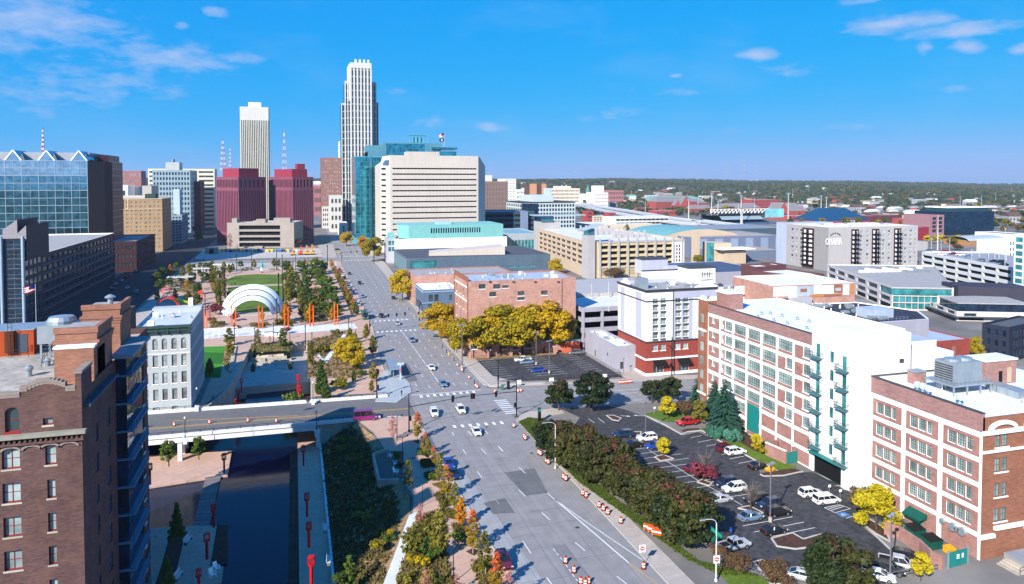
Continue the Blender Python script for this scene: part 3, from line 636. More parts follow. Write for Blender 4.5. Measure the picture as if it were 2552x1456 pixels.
def leg2(x):b=MB();b.box(x-.04,-.2,0,x+.04,.2,.4);return b
KBENCH=kit([('seat',bs,[poleW],0),('backrest',bk_,[poleW],0),('leg',leg2(-.75),[poleG],0),('leg',leg2(.75),[poleG],0)])
def chair_kit():
 s_=MB();s_.box(-.28,-.3,.34,.28,.3,.39);b_=MB();b_.quad((-.28,.28,.38),(.28,.28,.38),(.28,.52,1.0),(-.28,.52,1.0));b_.quad((.28,.31,.38),(-.28,.31,.38),(-.28,.55,1.0),(.28,.55,1.0))
 K_=[('seat',s_,[whiteS],0),('backrest',b_,[whiteS],0)]
 for x in(-.40,.29):ar=MB();ar.box(x,-.32,.55,x+.11,.38,.59);K_.append(('armrest',ar,[whiteS],0))
 for x in(-.33,.33):
  for y in(-.28,.3):l=MB();l.box(x-.03,y-.03,0,x+.03,y+.03,.55);K_.append(('leg',l,[whiteS],0))
 return kit(K_)
KCHAIR=chair_kit()
def text_obj(txt,size,mat,T,loc,rot,ext=.02,name='lettering'):
 cu=bpy.data.curves.new(name,'FONT');cu.body=txt;cu.size=size;cu.extrude=ext;cu.align_x='CENTER';cu.align_y='CENTER';cu.materials.append(mat);cu.resolution_u=2
 o=bpy.data.objects.new(name,cu);COL.objects.link(o);o.parent=T;o.location=loc;o.rotation_euler=rot;dg=bpy.context.evaluated_depsgraph_get();m=bpy.data.meshes.new_from_object(o.evaluated_get(dg));bpy.data.objects.remove(o);o=link(name,m,T,loc);o.rotation_euler=rot;return o
def signal_mb():
 b=MB();b.box(-.22,-.18,0,.22,.12,1.15,0)
 for k,z in eN((.95,.58,.2)):b.lathe([(.13,0)],n=3)if False else b.tube((0,-.20,z),(0,-.26,z),.13,.13,8,0)
 return b
SIG=signal_mb().mesh('signal_head',[metalD]);SIGB=(lambda b:(b.box(-.32,.121,-.12,.32,.16,1.27),b)[1])(MB()).mesh('backplate',[metalD])
def mast(x,y,dx,dy,L_,label,heads,z=0,h=6.4,lamp=True,face=0):
 T=q1('traffic_signal',label,'traffic signal',(x,y,z));d=Vc((dx,dy,0)).normalized();o=Vc((x,y,z))
 b=MB();b.tube(o,o+Vc((0,0,h+(3 if lamp else.4))),.17,.11,10);q0(T,'pole',b,[metalD])
 b=MB();b.tube(o+Vc((0,0,h-.2)),o+d*L_+Vc((0,0,h+.35)),.10,.05,8);q0(T,'mast_arm',b,[metalD])
 b=MB();b.lathe([(.34,z),(.34,z+.25),(.2,z+.5)],(x,y),10);q0(T,'base',b,[metalD])
 for f in heads:
  p=d*L_*f+Vc((0,0,h-.85+.5*f));s_=link('signal_head',SIG,T,p,face);link('backplate',SIGB,s_)
 p=Vc((0,0,2.6));s_=link('signal_head',SIG,T,p+d*.4,face)
 if lamp:
  b=MB();b.tube(o+Vc((0,0,h+2.9)),o+d*2+Vc((0,0,h+3.2)),.05,.04,6);q0(T,'lamp_arm',b,[metalD]);b=MB();q_=o+d*2.2+Vc((0,0,h+3.2));b.box(q_.x-.35,q_.y-.14,q_.z-.06,q_.x+.35,q_.y+.14,q_.z+.06);q0(T,'lamp_head',b,[metalD])
 return T
def person(x,y,label,z=0,rz=0,shirt=(.05,.12,.4),trousers=(.03,.03,.04),h=1.74,step=.18):
 k=h/1.74;v=[(0,0,.95),(0,0,1.2),(0,0,1.42),(0,0,1.52),(0,.0,1.60),(0,.01,1.70),(.10,0,.92),(.11,step*.5,.5),(.11,step*.4,.09),(.11,step*.4+.14,.04),(-.10,0,.92),(-.11,-step*.3,.5),(-.11,-step,.10),(-.11,-step+.13,.04),(.19,0,1.42),(.24,-.06,1.16),(.25,.05,.93),(.25,.09,.85),(-.19,0,1.42),(-.24,.06,1.16),(-.25,.16,.96),(-.25,.2,.88)]
 e=[(0,1),(1,2),(2,3),(3,4),(4,5),(0,6),(6,7),(7,8),(8,9),(0,10),(10,11),(11,12),(12,13),(2,14),(14,15),(15,16),(16,17),(2,18),(18,19),(19,20),(20,21)]
 r=[.15,.145,.15,.055,.09,.085,.10,.07,.045,.04,.10,.07,.045,.04,.06,.045,.033,.04,.06,.045,.033,.04]
 me=bpy.data.meshes.new('body');me.from_pydata([(a*k,b*k,c*k)for a,b,c in v],e,[]);o=link('tmp',me)
 md=o.modifiers.new('s','SKIN');sv=me.skin_vertices[0].data
 for i,rr in eN(r):sv[i].radius=(rr*k,rr*k*(.7 if i<3 else 1))
 sv[0].use_root=True;o.modifiers.new('b','SUBSURF').levels=1
 dg=bpy.context.evaluated_depsgraph_get();m2=bpy.data.meshes.new_from_object(o.evaluated_get(dg));bpy.data.objects.remove(o)
 ms=M('cloth_%.2f%.2f%.2f'%shirt,shirt,.9,.05,5);mt=M('cloth_%.2f%.2f%.2f'%trousers,trousers,.9,.05,5)
 m2 .materials.clear()
 for m in(ms,mt,skin,M('hair',(.03,.02,.015),.9)):m2 .materials.append(m)
 for p in m2 .polygons:
  c=p.center/k;p.material_index=3 if c.z>1.70 or(c.z>1.58 and c.y<-.01)else 2 if c.z>1.5 or(abs(c.x)>.2 and c.z<.95 and c.z>.7)else 0 if c.z>.93 else 1
 T=q1('person',label,'person',(x,y,z),rz);link('body',m2,T);return T
def q6(name,pts,z,m,kind='structure',label=None,holes=None):
 b=MB();tess=tessellate_polygon([[Vc((p[0],p[1],0))for p in pl]for pl in[pts]+(holes or[])]);allp=[p for pl in[pts]+(holes or[])for p in pl]
 for t in tess:
  a,c,d=[allp[i]for i in t]
  if(c[0]-a[0])*(d[1]-a[1])-(d[0]-a[0])*(c[1]-a[1])<0:c,d=d,c
  b.poly([(a[0],a[1],z),(c[0],c[1],z),(d[0],d[1],z)])
 o=link(name,b.mesh(name,[m]),None)
 if kind:o['kind']=kind
 if label:o['label']=label
 return o
def slab(name,pts,z0,z1,m,mt=None):
 b=MB();b.prism(pts,z0,z1,0,1 if mt else None);o=link(name,b.mesh(name,[m]+([mt]if mt else[])),None);o['kind']='structure';return o
def kerb(pts,w=.22,h=.15,z=0,closed=False,name='kerb'):
 b=MB();n=len(pts);rng_=rN(n if closed else n-1)
 for i in rng_:
  a=Vc((*pts[i],z+h/2));c=Vc((*pts[(i+1)%n],z+h/2));b.bar(a,c+(c-a).normalized()*.05,w,h+.002*(i%2))
 o=link(name,b.mesh(name,[kerbm]),None);o['kind']='structure';return o
HOLE=[(-80,50),(7,50),(10.5,95),(12.5,106),(19.0,126),(20.6,134.5),(19.7,142),(18.5,158),(17,172),(14,181.5),(4.5,183),(4.2,199),(4.0,277),(-16,277),(-17.4,248),(-19,222),(-23.5,201.6),(-80,205)]
def terr(x,y):
 d=hypot(x,y);a=atan2(x,y)-YAW;u=1276+FPX*tan(max(-1.2,min(1.2,a)));A=46*max(0,min(1,(2700-u)/1100));t=max(0,min(1,(d-1500)/2500));t=t*t*(3-2*t)
 z=A*t
 z+=t*7*sin(x*.0031+1)*cos(y*.0027)+t*4*sin(x*.009)*cos(y*.006+2)
 far=max(0,(d-6200)/4000);z-=420*far*far
 return z
gp=[(-1400,20),(2600,20),(2600,1400),(-1400,1400)]
q6('ground',gp,-.004,cityg,holes=[HOLE[::-1]])
b=MB()
xs_=list(np.linspace(-14000,16000,151));ys_=list(np.linspace(1400,14000,90));idx={}
for j,y in eN(ys_):
 for i,x in eN(xs_):idx[i,j]=len(b.v);b.v.append((x,y,terr(x,y)-.004))
for j in rN(len(ys_)-1):
 for i in rN(len(xs_)-1):b.f.append((idx[i,j],idx[i+1,j],idx[i+1,j+1],idx[i,j+1]));b.m.append(0)
hillm=M('hill_ground',(.11,.125,.06),1,.4,.004,0,fine=(.02,.4))
o=link('terrain',b.mesh('terrain',[hillm],smooth=True));o['kind']='structure'
def side(x0,x1):
 b=MB();b.quad((x0,20,-.01),(x1,20,-.01),(x1,1400,-.01),(x0,1400,-.01));xs=np.linspace(0,1,2)
 o=link('terrain',b.mesh('terrain',[hillm]));o['kind']='structure'
side(2600,16000);side(-14000,-1400)
b=MB();b.quad((-14000,-6000,-.02),(16000,-6000,-.02),(16000,20,-.02),(-14000,20,-.02));o=link('terrain',b.mesh('terrain',[cityg]));o['kind']='structure'
q6('road',[(31.0,40),(52.6,40),(52.6,300),(53.5,340),(56,560),(60,700),(62,1398),(40,1398),(34,700),(31,560),(30.5,340),(30,302),(26.5,240),(26.2,203),(29.0,190),(29.2,170),(30.0,128),(31,100)],.004,road)
lane=[(-75,204.5),(-75,186.5)]
q6('road',[(29.0,203),(29.0,183.4),(52.6,176.5),(66,178),(150,166),(400,128),(400,146),(150,187),(62,198.5),(52.6,200)],.008,road)
q6('road',[(52.6,288),(52.6,308),(400,290),(400,272)],.008,road)
q6('road',[(-400,560),(31,556),(31,575),(-400,585)],.008,road);q6('road',[(55,560),(55,580),(700,560),(700,540)],.008,road)
q6('road',[(-104,300),(-70,300),(-76,575),(-80,1398),(-108,1398),(-108,575)],.012,asphalt)  # darker asphalt than the other streets, deepening the shade here by colour
q6('road',[(-104,205),(-70,205),(-70,300),(-104,300)],.012,asphalt)
q6('road_lane',[(31.1,100),(35.2,98),(33.6,128),(32.4,150),(29.9,152),(30.2,128)],.012,roadL)
q6('road_lane',[G(C4,520,1120),G(C4,640,1120),G(C4,900,1456),G(C4,700,1456)],.012,roadTan)
for q in([(120,510),(375,470),(490,680),(300,705)],):
 q6('road_patch',[G(C4,*p)for p in q],.012,roadD)
q6('road_patch',[G(CI,225,100),G(CI,295,95),G(CI,365,205),G(CI,300,222)],.012,roadD)
q6('road_patch',[G(C3,1475,765),G(C3,1660,725),G(C3,1745,850),G(C3,1560,860)],.0135,roadD)
rs=random.Random(9);b=MB()
for i in rN(46):
 y=96+i*4.4+rs.uniform(-1,1);x0=31.5+rs.uniform(0,9);x1=min(52.2,x0+rs.uniform(3,14));a=(x0,y);k=6
 for j in rN(k):
  c=(x0+(x1-x0)*(j+1)/k,y+rs.uniform(-.25,.25));b.quad((a[0],a[1]-.03,.016),(c[0],c[1]-.03,.016),(c[0],c[1]+.03,.016),(a[0],a[1]+.03,.016));a=c
for x in(34.3,38.0,41.9,45.6,49.2):
 a=(x,92)
 while a[1]<290:
  c=(x+rs.uniform(-.08,.08),a[1]+5);b.quad((a[0]-.02,a[1],.0165),(a[0]+.02,a[1],.0165),(c[0]+.02,c[1],.0165),(c[0]-.02,c[1],.0165));a=c
o=link('road_joints',b.mesh('road_joints',[M('crack_sealant',(.10,.10,.11),.8)]));o['kind']='structure'
b=MB()
for(X,Y,r)in[(830,1110,.3),(920,1030,.25)]:pass
def k6(x,y,r=.4):
 b=MB();b.lathe([(r,.014),(r,.022)],(x,y),14);o=link('manhole_cover',b.mesh('manhole_cover',[trimD]));o['label']='dark round manhole cover in the roadway';o['category']='manhole cover';o['group']='manhole covers in the roadway'
for c_,X,Y in[(CI,808,507),(CI,1097,676),(CS,1410,1117),(CS,1330,1080),(C4,740,975)]:k6(*G(c_,X,Y))
PB=MB();YB=MB()
def line(p,q,w=.13,dash=None,m=None,z=.021):
 m=m or PB;p=Vc(p);q=Vc(q);L_=(q-p).length;d=(q-p)/L_;n=Vc((-d.y,d.x))*w/2;t=0
 while t<L_:
  e=min(L_,t+(dash[0]if dash else L_));a=p+d*t;c=p+d*e
  m.quad((a.x+n.x,a.y+n.y,z),(a.x-n.x,a.y-n.y,z),(c.x-n.x,c.y-n.y,z),(c.x+n.x,c.y+n.y,z));t=e+(dash[1]if dash else 1)
for x in(36.6,44.0,47.6):line((x+.3,205),(x,286),dash=(3,9),w=.16)
line((40.4,203),(40.2,286),.2,dash=(6,1.5));line((33.5,208),(33.8,286),dash=(3,9),w=.15)
for x in(34.5,38.2,41.9,45.8,49.4):line((x,310),(x+3.5 if x>40 else x+1,556),dash=(3,9),w=.2)
for x in(37.5,42,47,52):line((x,582),(x+4,900),dash=(4,8),w=.25)
for(a,c_)in[((65,285),(107,330)),((75,480),(122,532)),((245,465),(298,515)),((242,655),(300,712)),((22,702),(70,772)),((132,865),(185,942)),((435,848),(508,912)),((275,1090),(345,1195)),((722,1103),(805,1172)),((480,1400),(520,1456)),((1075,1390),(1160,1456))]:
 line(G(C4,*a),G(C4,*c_),.15)
for(a,c_)in[((1343,155),(1377,190)),((1483,145),(1515,182)),((1212,165),(1225,195)),((1457,305),(1500,350)),((1602,283),(1645,328)),((1302,312),(1332,357)),((1555,702),(1605,775)),((1665,865),(1720,945)),((1612,480),(1658,532)),((1423,498),(1465,555))]:
 line(G(C3,*a),G(C3,*c_),.15)
line(G(C4,485,685),G(C4,545,735),.15);line(G(C4,545,735),G(C4,1175,1275),.22);line(G(C4,545,735),G(C4,780,905),.15);line(G(C4,780,905),G(C4,1290,1250),.15)
line(G(C4,1175,1275),G(C4,1420,1456),.15,m=YB)
for a,c_ in[((535,1155),(630,1275)),((640,1290),(740,1430))]:line(G(C4,*a),G(C4,*c_),.12,dash=(.9,.5))
def cross(p,q,n,w,l,dirv):
 p=Vc(p);q=Vc(q);dv=Vc(dirv).normalized()
 for i in rN(n):
  c=p.lerp(q,(i+.5)/n);a=(q-p).normalized()*w/2;e=dv*l/2
  PB.quad(*[(t.x,t.y,.022)for t in(c-a-e,c+a-e,c+a+e,c-a+e)])
cross(G(CI,365,313),G(CI,745,280),9,.8,1.9,(0,1));cross(G(CI,575,507),G(CI,930,478),7,.7,2.0,(0,1))
cross(G(CI,185,358),G(CI,225,480),8,.6,3.4,(1,-.1));cross(G(CI,890,330),G(CI,975,425),8,.6,3.4,(1,-.12))
line(G(CI,325,303),G(CI,770,268),.35);line(G(CI,0,0),G(CI,1,0),.1)
cross(G(CS,720,715),G(CS,1120,695),8,.9,1.9,(0,1));cross(G(CS,740,838),G(CS,1215,812),9,.9,2.2,(0,1))
line(G(CS,690,690),G(CS,1130,690),.3)
cross((32,553),(55,551),10,1.2,2.4,(0,1));cross((33,584),(57,581),10,1.2,2.4,(0,1))
for Y in(1020,1075,1130,1310,1380,1440):pass
for k in rN(9):y=206+k*6.6;line((50.2,y),(52.3,y-.1),.12)
for k in rN(34):y=312+k*6.6;line((30.7+.002*k,y),(32.8,y),.12)
for a,c_ in[((145,355),(495,330)),((160,388),(435,368)),((400,448),(490,440))]:line(G(CE,*a),G(CE,*c_),.16)
o=link('road_markings',PB.mesh('road_markings',[paint]));o['kind']='structure';PB=MB()
def arrow(x,y,ang,s=1.0,z=.03):
 for poly_ in([(-1.2,-.09),(.3,-.09),(.3,.09),(-1.2,.09)],[(.3,-.4),(1.2,0),(.3,.4)]):
  PB.poly([(x+(a*cos(ang)-c*sin(ang))*s,y+(a*sin(ang)+c*cos(ang))*s,z)for a,c in poly_])
def slabs(name,pl,pr,z0,z1,m,n,gap=.012):
 """row of concrete slabs between two polylines sampled at the same stations; each slab a piece of the pavement"""
 root=MB();root.poly([(p[0],p[1],z1-.03)for p in([pl[0]]+[pl[-1]]+[pr[-1]]+[pr[0]])][::-1]if False else[(pr[0][0],pr[0][1],z1-.03),(pr[-1][0],pr[-1][1],z1-.03),(pl[-1][0],pl[-1][1],z1-.03),(pl[0][0],pl[0][1],z1-.03)])
 T=link(name,root.mesh(name,[kerbm]));T['kind']='structure';rnd=random.Random(5)
 def at(P_,t):
  L_=[0]
  for a,c in zip(P_,P_[1:]):L_.append(L_[-1]+hypot(c[0]-a[0],c[1]-a[1]))
  s=t*L_[-1]
  for i in rN(len(P_)-1):
   if s<=L_[i+1]+1e-6:f=(s-L_[i])/(L_[i+1]-L_[i]);return(P_[i][0]+(P_[i+1][0]-P_[i][0])*f,P_[i][1]+(P_[i+1][1]-P_[i][1])*f)
  return P_[-1]
 for i in rN(n):
  t0=i/n+gap/4/n*6;t1=(i+1)/n-gap/4/n*6;a,c,d,e=at(pl,t0),at(pr,t0),at(pr,t1),at(pl,t1)
  b=MB();b.prism([a,c,d,e],z0,z1+rnd.uniform(-.006,.006));link('paving_slab',b.mesh('paving_slab',[conc]),T)
 return T
slabs('pavement',[(52.85,40),(52.85,60),(52.85,170)],[(56.3,40),(56.3,100),(56.0,170)],.0,.14,conc,42)
slabs('pavement',[(52.85,202),(52.85,284)],[(56.4,202),(56.4,284)],.0,.14,conc,30)
kerb([(52.6,40),(52.6,171),(54.2,174.6),(58,176.4)]);kerb([(58,199.5),(54,201),(52.6,204),(52.6,286)]);kerb([(52.6,310),(53.4,340),(55.9,556)])
slab('pavement',[(52.9,171),(54.4,174.3),(58,176.2),(66,177.2),(66,172.6),(56.1,170.2)],0,.14,conc)
slab('pavement',[(58,199.7),(54.2,201.3),(52.9,204),(56.4,206),(62,203),(95.5,197.2),(100,193.6),(66,198.6)],0,.13,conc)
slab('pavement',[(52.9,310),(53.7,340),(56.1,556),(63,556),(60,448),(66,448),(55.2,345),(55.2,324),(95,320),(95,309.5)],0,.13,conc)
slab('pavement',[(56.4,206),(60.4,207),(57.5,212),(57.5,260),(56.4,260)],0,.128,conc);slab('pavement',[(56.4,260),(95,260),(95,286),(56.4,286)],0,.127,conc)
slab('pavement',[(31,577),(34,700),(20,700),(20,577)],0,.13,conc);slab('pavement',[(56,582),(60,700),(80,700),(66,582)],0,.13,conc)
slab('pavement',[(95.5,197),(95.5,232),(102.2,218),(102.2,198.5),(118,195),(150,190),(150,188),(100,193.4)],0,.131,conc)
slab('pavement',[(-71,206),(-69.7,300),(-69.7,555),(-62,555),(-62,206)],0,.13,conc)
prom=[(29.0,170),(29.7,128),(30.8,100),(31,60),(10.8,60),(12.3,104),(19.4,126),(21.0,134.5),(20.1,142),(18.9,158),(17.4,172),(14.4,182.0),(29,181.5)]
q6('park_path',prom,.10,pave)
kerb([(31.0,60),(30.8,100),(29.8,128),(29.1,170),(28.8,181.5)],.3,.15)
q6('park_path',[(-70,206.5),(-41.5,206.5),(-41.5,235),(-25,235),(-25,203.8),(-19.2,222),(-17.6,248),(-16.2,277.2),(4.2,277.2),(4.3,206),(26.2,203),(26.5,240),(30,302),(30.5,340),(31,520),(31,552),(-70,556)],.06,pave,None)['kind']='structure'
kerb([(26.2,206),(26.5,240),(29.9,300)],.3,.16);kerb([(30.3,312),(30.6,340),(31.1,552)],.3,.16)
q6('white_walk',[G(C2,*p,.07)for p in[(480,955),(900,935),(1700,905),(2250,885),(2290,940),(1700,988),(900,1032),(480,1065)]],.075,concW)
def sh2(name,pts,m,z=.08,c=C2,**k):return q6(name,[G(c,*p,z)for p in pts],z,m,**k)
sh2('lawn',[(905,345),(1150,328),(1440,335),(1452,438),(830,463),(800,400)],grass)
sh2('lawn',[(820,478),(1455,455),(1440,700),(1440,745),(900,760),(850,700)],grass)
sh2('terrace',[(800,462),(1455,438),(1460,455),(812,480)],paveT,.082)
sh2('artificial_turf',[(515,1150),(800,1140),(785,1215),(515,1210)],turf2);sh2('artificial_turf',[(515,1210),(785,1215),(765,1340),(515,1345)],turf,.084)
sh2('artificial_turf',[(515,1345),(765,1340),(757,1372),(515,1378)],turf2,.086);sh2('artificial_turf',[(515,1378),(757,1372),(740,1500),(515,1500)],turf,.088)
beds=[[(800,1140),(880,1130),(905,1170),(860,1456),(790,1400),(770,1300),(800,1200)],[(1090,1110),(1560,1090),(1540,1190),(1100,1215)],[(1720,1080),(2160,990),(2130,1040),(1940,1280),(1880,1290),(1720,1230)],[(2000,985),(2150,980),(2100,1040),(2010,1045)],[(1730,1300),(1900,1310),(2250,1010),(2330,1100),(2330,1500),(1730,1500)],[(1340,900),(1400,855),(1540,850),(1570,920)],[(1130,910),(1200,880),(1280,930),(1140,938)],[(620,905),(720,875),(800,900),(770,935),(640,935)],[(870,925),(960,905),(975,940),(890,945)],[(985,270),(1090,265),(1130,285),(960,300)],[(1280,265),(1400,270),(1430,290),(1290,280)],[(1650,500),(1900,480),(1960,760),(1950,860),(1640,880)],[(1480,350),(1570,330),(1560,560),(1450,640)],[(600,330),(700,320),(760,560),(720,620),(640,500)],[(2000,260),(2040,260),(2290,760),(2220,790)],[(120,400),(400,380),(520,480),(500,560),(200,520)],[(330,560),(500,560),(560,760),(330,760)]]
for i,q in eN(beds):sh2('planting_bed',q,soil2 if i not in(1,5)else grass2,.09+.0008*i)
sh2('park_path',[(1905,1300),(1935,1345),(2160,1010),(2125,1005)],concW,.112);sh2('park_path',[(1815,1235),(1835,1215),(1925,1300),(1900,1320)],concW,.116)
q6('cleared_ground',[(-62,588),(28,584),(30,660),(-76,670),(-74,600)],.016,bare);q6('cleared_ground',[(-68,510),(28,505),(29,551),(-68,555)],.10,bare)
q6('plaza',[(-69,525),(-10,522),(-8,548),(-69,553)],.105,conc)
q6('creek_bed',[(-80,50),(24,50),(24,278),(-80,278)],-7.2,soil)
wm,t_,b_=new_mat('still_water');b_.inputs['Base Color'].default_value=(.002,.006,.028,1);b_.inputs['Roughness'].default_value=.12;sp(b_,.5);b_.inputs['IOR'].default_value=1.22
nw=nd(t_,'ShaderNodeTexNoise');nw.inputs['Scale'].default_value=1.2;nw.inputs['Detail'].default_value=3;g_=nd(t_,'ShaderNodeNewGeometry');t_.links.new(g_.outputs['Position'],nw.inputs['Vector'])
bp=nd(t_,'ShaderNodeBump');bp.inputs['Strength'].default_value=.3;bp.inputs['Distance'].default_value=.05;t_.links.new(nw.outputs[0],bp.inputs['Height']);t_.links.new(bp.outputs[0],b_.inputs['Normal'])
q6('creek_water',[(-79,50),(1.5,50),(1.5,199),(-79,199)],-6.35,wm);q6('creek_water',[(-14.5,200),(-.4,200),(-.2,233.5),(-14.6,232)],-5.2,wm)
def wall(name,pts,z0,z1,m,w=.5,lab=None,cat='retaining wall'):
 b=MB()
 for a,c in zip(pts,pts[1:]):
  a=Vc((*a,(z0+z1)/2));c=Vc((*c,(z0+z1)/2));b.bar(a,c,w,z1-z0)
 o=link(name,b.mesh(name,[m]));
 if lab:o['label']=lab;o['category']=cat
 else:o['kind']='structure'
 return o
w_=-5.9
slab('walkway',[(0.1,50),(5.2,50),(5.2,198),(-.0,198)],-7,w_,pave)
slab('creek_terrace',[G(C7,*p,w_)for p in[(20,180),(1028,122),(985,365),(760,395),(20,510)]]+[(-79,166),(-79,186)],-7,w_-.02,pave)
slab('creek_terrace',[G(C7,*p,w_)for p in[(-60,890),(410,885),(640,870),(878,870),(810,1270),(945,1275),(925,1430),(700,1500),(600,1800)]]+[(-11.5,95),(-40,95)],-7,w_-.03,pave)
sh2('planting_bed',[(425,900),(560,965),(480,1300),(380,1500),(250,1500),(330,1250)],soil,w_+.01,C7)
slab('planting_bed',[G(C7,*p,-6)for p in[(880,860),(985,855),(985,1240),(812,1265)]],-7,-6.1,soil);slab('planting_bed',[(-1.6,50),(-.02,50),(-.02,182),(-1.8,182)],-7,-6.05,soil)
BW=link('boardwalk',(lambda b:(b.prism([G(C7,*p,-6.1)for p in[(765,395),(920,372),(800,872),(642,872)]],-7,-6.12),b)[1])(MB()).mesh('boardwalk',[trimD]));BW['kind']='structure'
pa,pb_,pc,pd_=[Vc((*G(C7,*p,-5.95),0))for p in[(763,392),(922,370),(802,874),(640,874)]]
deckm=M('grey_planks',(.24,.22,.22),.9,.2,1,obj=.25)
for i in rN(64):
 t0=i/64;t1=(i+.88)/64;q=[pa.lerp(pd_,t0),pb_.lerp(pc,t0),pb_.lerp(pc,t1),pa.lerp(pd_,t1)];b=MB();b.prism([(v.x,v.y)for v in q],-6.1,-5.92+.006*(i%3));link('plank',b.mesh('plank',[deckm]),BW)
wall('retaining_wall',[(5.4,50),(5.4,183)],-7,-4.9,concW,.4,'long white concrete kerb wall beside the creek walkway')
for i,(a,c)in eN(zip([(-23.5,202.2),(-19,222),(-17.4,248),(-16,277.2),(4.2,277.2),(4.4,199)],[(-19,222),(-17.4,248),(-16,277.2),(4.2,277.2),(4.4,199)])):
 wall('basin_wall',[a,c],-7.2,.05-.003*i,stone,.5)
slab('basin_floor',[(-18.6,233.6),(4.1,233.6),(4.1,277),(-16,277)],-7,-3.2,conc)
bx=[(5.7,y)for y in(50,80,100,112,126,136,146,158,170,181)];tx=[(7.2,50),(9.5,80),(11.4,99),(14.6,112),(19.0,126),(20.6,135),(19.5,146),(18.5,158),(17.2,170),(14.2,181.2)]
b=MB();nst=10;rr_=random.Random(2);gr_=[]
for j in rN(len(bx)):
 row=[]
 for i in rN(nst+1):
  t=i/nst;x=bx[j][0]+(tx[j][0]-bx[j][0])*t;z=-5.4+5.4*(t**.8)+(rr_.uniform(-.12,.12)if 0<i<nst else 0);row.append((x,bx[j][1],z))
 gr_.append(row)
for j in rN(len(bx)-1):
 for i in rN(nst):b.quad(gr_[j][i],gr_[j][i+1],gr_[j+1][i+1],gr_[j+1][i])
BANK=link('creek_bank',b.mesh('creek_bank',[soil2]));BANK['kind']='structure'
def bankz(x,y):
 for j in rN(len(bx)-1):
  if bx[j][1]<=y<=bx[j+1][1]:
   f=(y-bx[j][1])/(bx[j+1][1]-bx[j][1]);x1=tx[j][0]+(tx[j+1][0]-tx[j][0])*f;t=(x-5.7)/(x1-5.7)
   return(-5.4+5.4*max(0,min(1,t))**.8)if 0<=t<=1.02 else None
 return None
q6('ramp_walk',[G(C3,*p,.12)for p in[(845,870),(915,840),(905,900),(740,1456),(690,1650),(560,1650),(625,1456)]],.13,concW)
dk=[G(C3,*p)for p in[(560,370),(690,330),(800,330),(790,560),(595,570)]]
slab('viewing_deck',dk,-4,-.02+.16,M('deck_boards',(.20,.16,.145),.9,.1,2))
dw=[G(C3,*p)for p in[(670,325),(540,365),(590,590),(760,585)]]
wall('deck_wall',dw,-3,.6,stone,.5,'pale stone parapet wall around the sunken viewing deck','parapet wall')
for i,(X,Y,a)in eN([(690,385,2.2),(733,450,1.5),(735,520,1.0)]):
 x,y=G(C3,X,Y,.15);put(KCHAIR,'garden_chair',['white slatted garden chair at the far end of the viewing deck','white slatted garden chair in the middle of the viewing deck','white slatted garden chair at the near end of the viewing deck'][i],'chair',x,y,.15,a,'white chairs on the viewing deck',1.35)
BR=q1('bridge','concrete road bridge with iron railings carrying the cross street over the creek','bridge',(-25,192,0))
def brY(x,far):return(183.4-(x+80)*.016)if not far else(205.2-(x+80)*.052)
b=MB();x0,x1=-80,14
b.prism([(x0,brY(x0,0)),(4.5,brY(4.5,0)),(4.5,brY(4.5,1)),(x0,brY(x0,1))],-1.4,.0,0);q0(BR,'deck',b,concW)
b=MB();b.poly([(x0,brY(x0,0)+.6,.03),(29.2,brY(29,0)+1.6,.03),(29.2,brY(29,1)-.6,.03),(x0,brY(x0,1)-.6,.03)]);q0(BR,'roadway',b,M('bridge_roadway',(.20,.195,.195),.9,.12,.12,.2,fine=(.8,.08)))
for far in(0,1):
 b=MB();xe=20 if not far else 24
 b.prism([(x0,brY(x0,far)-.35),(xe,brY(xe,far)-.35),(xe,brY(xe,far)+.35),(x0,brY(x0,far)+.35)],0,.75,0);q0(BR,'parapet',b,concW)
 x=-40.0
 rl=MB();rl.tube((x0,brY(x0,far),1.35),(xe,brY(xe,far),1.35),.05);rl.tube((x0,brY(x0,far),1.05),(xe,brY(xe,far),1.05),.025);q0(BR,'railing',rl,metalD)
 while x<xe:
  b=MB();b.box(x-.05,brY(x,far)-.05,.75,x+.05,brY(x,far)+.05,1.42);q0(BR,'railing_post',b,metalD);x+=3.0
for(x,y)in[(-26.5,183.4),(-26.5,188),(-26.5,193),(4.9,183),(4.9,190)]:
 b=MB();b.box(x-.5,y-.5,-7,x+.5,y+.5,-1.4);q0(BR,'pier',b,concW)
b=MB();b.box(5.0,182.9,-7,14.5,183.9,.0);q0(BR,'abutment',b,stone)
YB.quad((-79,191.8,.045),(28,187.6,.045),(28,187.9,.045),(-79,192.1,.045));YB.quad((-79,192.6,.045),(28,188.2,.045),(28,188.4,.045),(-79,192.8,.045));YB.quad((-30,195.0,.045),(0,190.2,.045),(0,190.5,.045),(-30,195.3,.045))
PB.quad((-50,196.5,.045),(-26,195.3,.045),(-26,195.5,.045),(-50,196.7,.045));PB.quad((-50,200,.045),(-22,198.6,.045),(-22,198.8,.045),(-50,200.2,.045))
o=link('yellow_markings',YB.mesh('yellow_markings',[ypaint]));o['kind']='structure'
st=q1('stone_steps','pale stone steps climbing the shaded bank beside the bridge','steps',(*G(C3,430,290,-3),-5.2))
for i in rN(14):
 t=i/13;p=Vc((*G(C3,250,340,-5),-5.0)).lerp(Vc((*G(C3,660,225,-.3),-.35)),t);b=MB();b.box(p.x-.5,p.y-1.2,p.z-.8,p.x+.6,p.y+1.2,p.z);q0(st,'step',b,stone)
rb_=random.Random(8)
TER=q1('stone_terrace','rows of long pale limestone blocks stepping down to the basin','stone terrace',(-7,258,-3))
